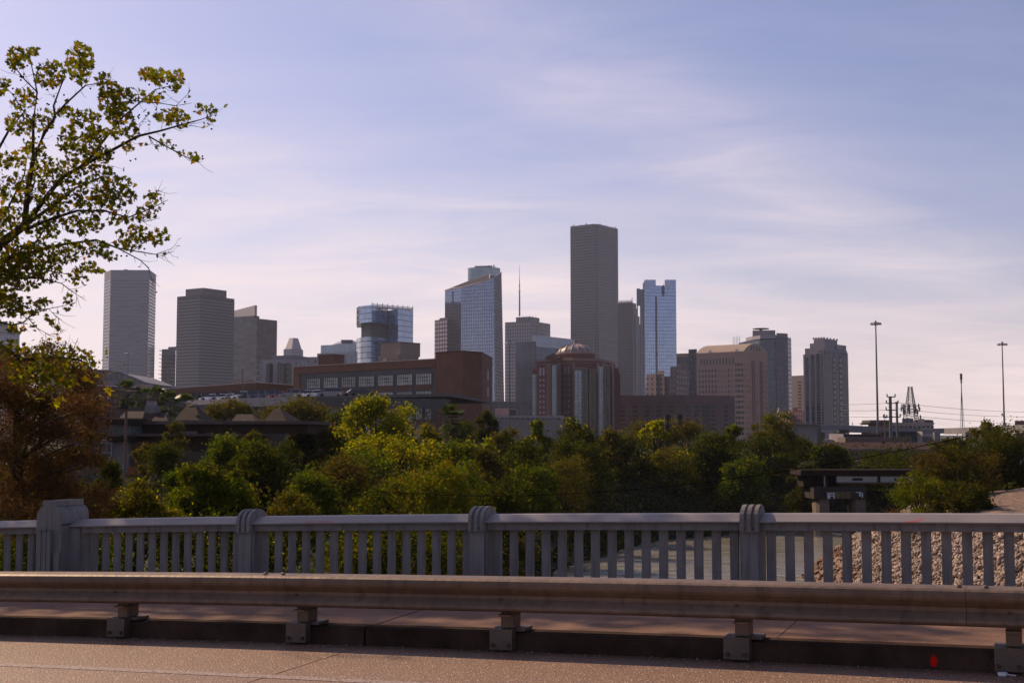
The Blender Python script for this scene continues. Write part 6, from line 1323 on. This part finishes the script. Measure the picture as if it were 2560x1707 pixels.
# undergrowth on the banks: one mass
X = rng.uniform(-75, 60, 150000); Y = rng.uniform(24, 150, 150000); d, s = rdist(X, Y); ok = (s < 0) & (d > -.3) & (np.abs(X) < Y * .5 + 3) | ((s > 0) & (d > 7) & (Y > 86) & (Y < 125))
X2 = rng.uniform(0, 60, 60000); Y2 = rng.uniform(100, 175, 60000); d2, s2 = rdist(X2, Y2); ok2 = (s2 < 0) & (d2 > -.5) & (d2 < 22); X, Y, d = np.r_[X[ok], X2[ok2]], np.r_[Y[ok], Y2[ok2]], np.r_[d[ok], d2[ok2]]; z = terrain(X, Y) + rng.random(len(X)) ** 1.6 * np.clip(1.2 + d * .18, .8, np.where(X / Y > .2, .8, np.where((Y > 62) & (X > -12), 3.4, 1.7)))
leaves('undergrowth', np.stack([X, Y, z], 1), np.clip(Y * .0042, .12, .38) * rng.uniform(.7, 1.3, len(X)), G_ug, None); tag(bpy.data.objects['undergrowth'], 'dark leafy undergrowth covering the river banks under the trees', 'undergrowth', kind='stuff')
# --- far line of trees behind the sheds and at the horizon
for i, (px, y, w, D_, lb) in enumerate(((1160, 1050, 90, 200, 'dark tree at the base of the brick stair tower'), (2110, 1156, 60, 195, 'low dark scrub tree before the left part of the rust roofed warehouse'), (2310, 1156, 60, 198, 'dark scrub tree before the right part of the rust roofed warehouse'), (1790, 1090, 120, 160, 'dark scrubby tree between the olive crown and the cone shaped tree'), (1540, 1088, 90, 150, 'dark scrubby tree left of the broad olive crown'), (1460, 1085, 110, 150, 'dark scrubby tree behind the rounded evergreen'), (790, 1060, 160, 150, 'low brown scrubby tree below the parking deck columns'), (1990, 1095, 90, 170, 'dim tree below the concrete ramp wall'))):
    T('tree', lb, 'tree', px, y, w, D_, y + (16 if px > 2050 else 60), G_dk if i != 6 else G_vb, 4500, .3, m=16, group='scrub behind the river trees')
# ================================================================== RUST CYPRESS, left
t = thing('cypress_tree', 'rust brown feathery bald cypress filling the lower left, behind the balustrade', 'tree', (*pt(60, 30, 1100), -3.4)); Yc = 30
mb = MB(); c0 = P(60, 1330, Yc); c0.z = -3.4; tp = P(40, 880, Yc); mb.tube([c0, c0.lerp(tp, .5), tp], .22, .05, n=8); cl = []
for (x, y, r) in ((20, 900, 50), (80, 920, 55), (140, 890, 35), (170, 935, 45), (215, 960, 40), (30, 980, 60), (110, 1000, 60), (190, 1010, 55), (245, 1020, 35), (60, 1070, 65), (150, 1080, 60), (230, 1075, 35), (20, 1140, 60), (110, 1150, 60), (190, 1150, 50), (250, 1150, 25), (60, 1220, 60), (160, 1220, 60), (240, 1230, 40), (0, 1270, 60), (100, 1290, 60), (200, 1290, 50), (-60, 950, 70), (-70, 1080, 80), (-60, 1200, 80)):
    for k_ in range(3):
        yy = Yc + rng.uniform(-2.2, 2.2); p_ = P(x + rng.uniform(-25, 25), y + rng.uniform(-20, 20), yy); cl.append((np.array(p_), r / F * Yc * rng.uniform(.75, 1.25)))
        if k_ < 2: b0 = c0.lerp(tp, max(0, min(1, (p_.z - c0.z) / (tp.z - c0.z) - .12))); mb.tube([b0, b0.lerp(p_, .5) + Vector((0, 0, .12)), p_], .045, .01, n=4)
mb.build('trunk', bark, t); leaves('crown', fill(cl, 75000, .7), rng.uniform(.05, .13, 75000), G_ru, t, 'needle')
leaves('crown', fill(cl[::3], 5000, .7), rng.uniform(.05, .10, 5000), G_or, t, 'quad')
# ================================================================== SYCAMORE, left foreground
Ys = 21.; t = thing('sycamore_tree', 'tall sycamore with open branches and green to orange lobed leaves, at the left edge', 'tree', (*pt(-210, Ys, 900), -2.6))
br = [  # (points in picture pixels, start radius, end radius, depth drift)
 ([(-205, 1500), (-190, 1250), (-170, 1000), (-130, 800), (-60, 680), (0, 610), (65, 562)], .17, .06, 0), ([(-150, 900), (-100, 860), (-20, 850), (60, 900), (130, 892), (200, 900), (232, 925)], .06, .012, .6), ([(40, 895), (100, 948), (150, 1000)], .02, .006, .6), ([(150, 895), (185, 870), (195, 845)], .01, .004, .6), ([(200, 900), (235, 880)], .008, .004, .6),
 ([(62, 562), (69, 479), (83, 400), (112, 330), (138, 293), (134, 265), (158, 200)], .05, .010, -.5), ([(83, 400), (83, 307), (93, 231), (62, 200), (26, 155)], .026, .006, -.8), ([(93, 231), (80, 170), (70, 130)], .012, .004, -.8), ([(141, 286), (162, 262), (214, 214)], .02, .012, -.3), ([(214, 214), (250, 208), (262, 195)], .008, .003, -.3), ([(205, 220), (200, 170), (195, 130)], .010, .004, -.3), ([(83, 307), (60, 280), (30, 235), (0, 205)], .012, .004, -1),
 ([(65, 562), (110, 500), (155, 444), (214, 410), (262, 348), (307, 293), (389, 224)], .045, .010, .5), ([(389, 224), (430, 215), (452, 190)], .008, .003, .7), ([(345, 255), (396, 258), (441, 265), (480, 258)], .010, .003, .8), ([(307, 293), (280, 250), (278, 215)], .012, .004, .5), ([(440, 265), (470, 235), (474, 222)], .005, .002, .8),
 ([(214, 410), (269, 382), (344, 341), (403, 327), (462, 310), (500, 300), (530, 290)], .030, .004, -.4), ([(372, 341), (413, 365), (451, 386), (480, 400), (505, 405)], .014, .003, -.5), ([(462, 312), (510, 320), (532, 310)], .005, .002, -.4), ([(344, 341), (350, 310), (370, 285)], .006, .003, -.4), ([(372, 341), (385, 362), (400, 368)], .006, .003, -.4),
 ([(65, 562), (138, 510), (190, 469), (255, 444)], .035, .010, 1.0), ([(60, 575), (138, 544), (193, 527), (262, 527), (320, 544), (372, 524), (420, 500)], .030, .004, -.9), ([(330, 540), (360, 555), (400, 545)], .008, .003, -.9), ([(372, 524), (390, 480), (400, 475)], .006, .003, -.9),
 ([(0, 650), (72, 634), (145, 613), (241, 600), (293, 620), (331, 627), (389, 636), (427, 622)], .030, .003, .3), ([(293, 620), (350, 650), (372, 670), (376, 692), (400, 718)], .012, .002, .3), ([(331, 627), (370, 600), (392, 590)], .008, .003, .3), ([(389, 636), (410, 640), (432, 618)], .004, .002, .3), ([(240, 600), (235, 625), (262, 640)], .006, .002, .3),
 ([(-60, 680), (0, 683), (32, 695), (96, 696), (153, 708), (179, 728), (217, 753)], .022, .002, -.6), ([(60, 700), (121, 677), (172, 686), (200, 700)], .014, .003, .2), ([(153, 708), (190, 735), (196, 752)], .005, .002, -.6), ([(-30, 800), (30, 812), (57, 807), (86, 782), (121, 772), (166, 763), (182, 752)], .016, .003, .1), ([(70, 795), (92, 820), (121, 836), (153, 833)], .008, .002, .1), ([(121, 772), (140, 790), (150, 800)], .004, .002, .1),
 ([(-130, 800), (-60, 760), (-10, 720), (30, 690), (80, 620), (120, 560)], .05, .012, .9), ([(-60, 680), (-40, 560), (-30, 420), (20, 330), (60, 280)], .05, .010, 1.2), ([(-40, 560), (20, 520), (60, 440), (70, 380)], .025, .006, .6), ([(120, 560), (190, 520), (230, 490)], .012, .004, .9), ([(0, 610), (60, 650), (140, 660), (210, 640)], .02, .004, 1.4)]
mb = MB(); tips = []
for pts, r0, r1, dd in br:
    n = len(pts); q = [P(x, y, Ys + dd * (i / (n - 1)) + .1 * rng.normal()) for i, (x, y) in enumerate(pts)]; mb.tube(q, r0, r1, n=6)
    for i in range(n - 1):
        for f in np.arange(0, 1, .25):
            a_ = q[i].lerp(q[i + 1], f); L_ = (q[i + 1] - q[i]).length
            if rng.random() < .75 and r0 < .1:
                dr = (q[i + 1] - q[i]).normalized() + Vector(rng.normal(size=3) * .7); e1 = a_ + dr * rng.uniform(.07, .20); mb.tube([a_, a_.lerp(e1, .5) + Vector((0, 0, -.025)), e1], .0045, .0018, n=3); tips.append(e1)
mb.build('trunk', bark, t, smooth=True)
dense = [(45, 145, 26, 26, 60), (125, 185, 32, 32, 80), (200, 158, 30, 46, 130), (85, 130, 14, 10, 10), (258, 198, 16, 18, 18), (10, 215, 16, 22, 24), (60, 250, 28, 24, 45), (50, 310, 34, 26, 60), (280, 250, 28, 40, 110), (300, 285, 30, 26, 50), (330, 240, 30, 16, 30), (365, 185, 18, 14, 26), (400, 192, 24, 16, 40), (440, 200, 18, 24, 40), (385, 245, 18, 14, 18), (425, 290, 34, 18, 44), (450, 300, 20, 20, 20), (500, 272, 18, 12, 9), (528, 285, 12, 22, 12), (330, 325, 16, 22, 22), (285, 330, 20, 18, 22), (215, 300, 32, 24, 50), (235, 335, 26, 18, 34), (170, 350, 22, 30, 40), (160, 280, 18, 12, 18), (110, 300, 24, 26, 34), (205, 370, 44, 30, 80), (250, 390, 30, 26, 50), (316, 370, 14, 14, 10), (80, 370, 30, 24, 40), (30, 400, 34, 18, 34), (110, 420, 44, 30, 70), (190, 430, 46, 32, 90), (260, 445, 26, 20, 34), (270, 428, 12, 10, 10), (60, 470, 54, 36, 100), (150, 490, 54, 34, 110), (240, 500, 44, 32, 90), (300, 480, 36, 34, 76), (385, 500, 22, 26, 22), (355, 535, 18, 14, 16), (30, 560, 40, 40, 110), (110, 560, 46, 34, 100), (210, 560, 40, 26, 70), (300, 545, 30, 18, 24), (335, 590, 40, 22, 50), (395, 590, 26, 18, 34), (20, 640, 50, 40, 170), (90, 640, 46, 34, 110), (160, 630, 36, 26, 60), (230, 620, 34, 22, 40), (320, 610, 30, 12, 20), (0, 700, 40, 44, 150), (60, 690, 44, 34, 110), (120, 680, 30, 24, 40), (195, 690, 22, 22, 26), (225, 665, 16, 14, 12), (245, 678, 12, 6, 5), (275, 640, 16, 12, 12), (20, 760, 34, 30, 80), (70, 770, 26, 24, 34), (105, 755, 20, 10, 12), (172, 755, 12, 20, 12), (40, 820, 20, 16, 16), (118, 800, 10, 12, 4), (137, 808, 10, 10, 4), (85, 815, 8, 12, 4), (148, 830, 10, 8, 3), (20, 870, 40, 18, 50), (90, 880, 30, 16, 30), (160, 880, 22, 22, 26), (200, 880, 18, 14, 10), (215, 905, 22, 16, 12), (120, 920, 44, 22, 60), (150, 945, 36, 24, 40), (110, 965, 26, 20, 16), (60, 930, 40, 30, 60), (-60, 500, 60, 200, 400), (-70, 750, 60, 140, 300), (470, 385, 20, 8, 6), (420, 360, 16, 10, 6), (490, 398, 14, 6, 6)]
pos = []
for x, y, rx_, ry_, k_ in dense:
    k_ = int(k_ * 2.3)
    a_ = rng.uniform(0, 6.28, k_); r = rng.random(k_) ** .6; dd = rng.normal(size=k_) * .45
    for i in range(k_): pos.append(P(x + 1.2 * rx_ * r[i] * math.cos(a_[i]), y + 1.15 * ry_ * r[i] * math.sin(a_[i]), Ys + dd[i]))
for e1 in tips:
    if rng.random() < .42: pos.append(e1)
# unseen leaf clumps added out of frame, set sunward to dapple balustrade and sidewalk
SHD = []
for (u_, v_, z_, k_) in [(-11.5, 11, .2, 1), (-10.6, 11.9, .9, 1), (-9.6, 11.0, .2, 1), (-9.0, 12, .9, 1), (-8.0, 12, .9, 1), (-8.4, 10.9, .2, .8), (-7.2, 12.05, .9, 1), (-6.4, 11.95, .9, 1), (-7.0, 10.8, .2, 1), (-5.9, 11.6, .2, .8), (-4.9, 11.0, .2, .7), (-4.2, 10.9, .2, .9), (-3.4, 10.8, .2, .7), (-2.6, 11.2, .2, .7), (-1.6, 10.6, .2, .6), (-12.5, 12, .9, 1), (-6.1, 10.4, .6, .5)]:
    h_ = rng.uniform(8.9, 10.6); b_ = BW(u_, v_, z_); SHD.append((b_[0] - 1.039 * h_, b_[1] + .903 * h_, b_[2] + h_, k_)); SHN = 0
for x_, y_, z_, k_ in SHD:
    pp = rng.normal(size=(int(800 * k_), 3)) * np.array((.45, .45, .4)) * (.6 + .4 * k_) + np.array((x_, y_, z_)); pos += [Vector(p_) for p_ in pp if p_[0] / p_[1] < -.43 or (p_[2] - 1.75) / p_[1] > .352]
pos = np.array([tuple(p_) for p_ in pos]); leaves('crown', pos, np.where(pos[:, 2] > 8.6, rng.uniform(.10, .17, len(pos)), rng.uniform(.05, .105, len(pos))), G_sy, t, 'lobed', droop=.5)  # sycamore leaves together with the added unseen shade clumps
f0 = P(-130, 800, Ys); f1 = Vector((-13.4, 20.5, 8.2)); f2 = Vector((-11.5, 20.6, 10.2)); mb = MB(); mb.tube([f0, f0.lerp(f1, .5) + Vector((-.4, 0, 0)), f1], .12, .09, n=7); mb.tube([f1, f1.lerp(f2, .5) + Vector((-.25, 0, .25)), f2, Vector((-10.5, 20.7, 10.9)), Vector((-9.5, 20.4, 11))], .09, .05, n=6)
for x_, y_, z_, k_ in SHD:
    c_ = Vector((x_, y_, z_)); g_ = f1 if x_ < -13 else f2; md = g_.lerp(c_, .5); md.z = max(md.z, g_.z, 1.75 + .352 * md.y + .5) if md.x / md.y > -.43 else md.z; mb.tube([g_, md, c_], .05, .012, n=5)
mb.build('added_shade_limb', bark, t)  # limbs added to carry the unseen shade clumps
bp = np.array([tuple(P(x, y, Ys + .2 * rng.normal())) for x, y in [(265, 880)] * 1 + [(272, 976), (156, 948), (148, 955), (190, 958), (213, 948), (150, 985), (145, 1000), (160, 998), (142, 1010), (50, 940), (85, 990), (70, 985), (100, 995), (220, 935), (232, 955)]])
leaves('crown', bp, rng.uniform(.11, .17, len(bp)), G_bt, t, 'lobed')
sb = pm('seed_ball', (.03, .02, .015), .9); mb = MB(); mb.lathe((0, 0, 0), [(0, -.017), (.013, -.011), (.018, 0), (.013, .011), (0, .017)], 8); sbm = mb.build('seed_ball', sb, link=False).data
org = wloc(t)
for x, y in [(25, 171), (30, 178), (36, 181), (60, 186), (58, 192), (52, 201), (68, 165), (80, 162), (85, 186), (100, 163), (92, 170), (32, 222), (118, 260), (135, 241), (122, 262), (160, 238), (226, 222), (252, 200), (264, 206), (373, 212), (398, 234), (408, 221), (418, 210), (431, 227), (395, 250), (345, 292), (348, 288), (347, 296), (365, 290), (389, 293), (390, 275), (262, 331), (200, 290), (140, 364), (159, 374), (164, 376), (95, 329), (97, 343), (43, 291), (326, 402), (228, 397), (339, 398), (434, 363), (440, 364), (395, 365), (510, 308), (529, 323), (506, 391), (507, 397), (462, 255), (409, 510), (401, 525), (386, 614), (387, 617), (303, 640), (317, 640), (265, 609), (194, 566), (88, 489), (92, 511), (305, 553), (361, 622), (165, 699), (120, 700)]:
    o = bpy.data.objects.new('seed_ball', sbm); col.objects.link(o); o.parent = t; o.location = P(x, y, Ys + .3 * rng.normal()) - org
# ================================================================== SKY, SUN, AIR, CAMERA
SAZ, SEL = R(49), R(36)                                             # sun: left of straight ahead, elevation
w = bpy.data.worlds.new('World'); sc.world = w; w.use_nodes = True; nt = w.node_tree; L = nt.links; bg = nt.nodes['Background']
st = nt.nodes.new('ShaderNodeTexSky'); st.sky_type = 'NISHITA'; st.sun_disc = False; st.sun_elevation = SEL; st.sun_rotation = -SAZ; st.dust_density = 1.2; st.air_density = 1.0; st.ozone_density = 2.2
tc = nt.nodes.new('ShaderNodeTexCoord'); s = nt.nodes.new('ShaderNodeSeparateXYZ'); L.new(tc.outputs['Generated'], s.inputs[0])
zz = math_n(nt, 'MAXIMUM', s.outputs[2], .0); den = math_n(nt, 'ADD', zz, .16)
cb = nt.nodes.new('ShaderNodeCombineXYZ'); L.new(math_n(nt, 'DIVIDE', s.outputs[0], den), cb.inputs[0]); L.new(math_n(nt, 'DIVIDE', s.outputs[1], den), cb.inputs[1])
mp = nt.nodes.new('ShaderNodeMapping'); L.new(cb.outputs[0], mp.inputs[0]); mp.inputs['Rotation'].default_value = (0, 0, R(38)); mp.inputs['Scale'].default_value = (.7, 1.6, 1); mp.inputs['Location'].default_value = (.9, 2.2, 0)
n1 = noise(nt, 1.0, 7, mp.outputs[0], .52); n2 = noise(nt, .42, 3, cb.outputs[0], .5)
wis = N(nt, 'ShaderNodeTexNoise', Scale=2.6, Detail=9, Roughness=.62, Distortion=.5); L.new(mp.outputs[0], wis.inputs['Vector'])
cl_ = math_n(nt, 'ADD', math_n(nt, 'MULTIPLY', n1, .62), math_n(nt, 'MULTIPLY', wis.outputs['Fac'], .38))
cl_ = math_n(nt, 'ADD', cl_, math_n(nt, 'MULTIPLY', math_n(nt, 'SUBTRACT', n2, .5), .5))
mk = nt.nodes.new('ShaderNodeMapRange'); mk.interpolation_type = 'SMOOTHSTEP'; L.new(cl_, mk.inputs[0]); mk.inputs[1].default_value = .37; mk.inputs[2].default_value = .74; mk.inputs[3].default_value = .0; mk.inputs[4].default_value = .62
tint = nt.nodes.new('ShaderNodeMix'); tint.data_type = 'RGBA'; tint.blend_type = 'MULTIPLY'; tint.inputs[0].default_value = 1; L.new(st.outputs[0], tint.inputs[6]); tint.inputs[7].default_value = (1.0, .93, 1.16, 1)
hzn = math_n(nt, 'MULTIPLY', math_n(nt, 'POWER', math_n(nt, 'SUBTRACT', 1, zz, True), 8.), .74)
dp = nt.nodes.new('ShaderNodeVectorMath'); dp.operation = 'DOT_PRODUCT'; L.new(tc.outputs['Generated'], dp.inputs[0]); dp.inputs[1].default_value = (-math.sin(SAZ) * math.cos(SEL), math.cos(SAZ) * math.cos(SEL), math.sin(SEL))
glow = math_n(nt, 'MULTIPLY', math_n(nt, 'POWER', math_n(nt, 'MAXIMUM', dp.outputs['Value'], 0), 5.), .45)
# cirrus: three long soft bands at their own bearings, broken up by the wisps
A_ = lambda *a, **k: math_n(nt, *a, **k)
yy = A_('MAXIMUM', s.outputs[1], .05); az = A_('DIVIDE', s.outputs[0], yy); el = A_('DIVIDE', s.outputs[2], yy)
warp = A_('MULTIPLY', A_('SUBTRACT', n2, .5), .12); az = A_('ADD', az, warp); el = A_('ADD', el, A_('MULTIPLY', A_('SUBTRACT', n1, .5), .07))
def gauss(x): return A_('POWER', 2.718, A_('MULTIPLY', A_('MULTIPLY', x, x), -1.))
def lin(ca, ce, c): return A_('ADD', A_('ADD', A_('MULTIPLY', az, ca), A_('MULTIPLY', el, ce)), c)
wn = ramp(nt, wis.outputs['Fac'], .34, .66)
tex = A_('ADD', A_('MULTIPLY', wn, .75), .35)
b1 = A_('MULTIPLY', A_('MULTIPLY', gauss(lin(10.0, 15.6, -5.15)), tex), .30)
b2 = A_('MULTIPLY', A_('MULTIPLY', A_('MULTIPLY', gauss(lin(3.2, 1.5, .35)), gauss(lin(1.6, 14.0, -2.35))), tex), .38)
ed_ = A_('SUBTRACT', lin(0, -1., .148), A_('MULTIPLY', A_('MAXIMUM', A_('SUBTRACT', az, .05), 0), .21))
b3 = nt.nodes.new('ShaderNodeMapRange'); b3.interpolation_type = 'SMOOTHSTEP'; L.new(ed_, b3.inputs[0]); b3.inputs[1].default_value = -.015; b3.inputs[2].default_value = .03
b3 = A_('MULTIPLY', A_('MULTIPLY', b3.outputs[0], A_('ADD', A_('MULTIPLY', wn, .35), .65)), .36)
bands_ = A_('MULTIPLY', A_('ADD', A_('ADD', b1, b2), b3), A_('GREATER_THAN', s.outputs[1], .05))
veil = A_('ADD', A_('ADD', A_('ADD', A_('MULTIPLY', mk.outputs[0], .25), A_('MULTIPLY', hzn, .75)), glow), bands_, clamp=True)
fr = math_n(nt, 'GREATER_THAN', s.outputs[1], -2.)
vc = mixc(nt, ramp(nt, zz, .0, .32), (12.0, 9.9, 9.2), (9.2, 8.0, 9.1))
L.new(mixc(nt, veil, tint.outputs[2], vc), bg.inputs[0]); bg.inputs[1].default_value = .083
sl = bpy.data.lights.new('sun', 'SUN'); sl.energy = 4.8; sl.angle = R(.53); sl.color = (1, .74, .50); so = bpy.data.objects.new('sun', sl); col.objects.link(so)
sd = Vector((-math.sin(SAZ) * math.cos(SEL), math.cos(SAZ) * math.cos(SEL), math.sin(SEL))); so.rotation_euler = sd.to_track_quat('Z', 'Y').to_euler()
mb = MB(); mb.box((0, 2400, 205), (10900, 6300, 450)); hz = mb.build('haze', None); m = bpy.data.materials.new('haze_air'); m.use_nodes = True; nt = m.node_tree; nt.nodes.clear()
o_ = nt.nodes.new('ShaderNodeOutputMaterial'); v_ = nt.nodes.new('ShaderNodeVolumePrincipled'); nt.links.new(v_.outputs[0], o_.inputs['Volume']); v_.inputs['Color'].default_value = (.70, .74, .95, 1); v_.inputs['Density'].default_value = .00006; v_.inputs['Anisotropy'].default_value = .35
hz.data.materials.append(m); tag(hz, kind='stuff')
cam = bpy.data.cameras.new('camera'); cam.sensor_width = 36; cam.lens = F / 2560 * 36; cam.clip_start = .1; cam.clip_end = 20000; co = bpy.data.objects.new('camera', cam); col.objects.link(co)
co.location = (0, 0, H); co.rotation_euler = (R(90) + PIT, 0, 0); sc.camera = co
sc.view_settings.view_transform = 'Standard'; sc.view_settings.look = 'None'; sc.view_settings.exposure = .16; sc.view_settings.gamma = 1
sc.render.engine = 'CYCLES'; sc.cycles.max_bounces = 6; sc.cycles.volume_bounces = 1; sc.cycles.transparent_max_bounces = 6
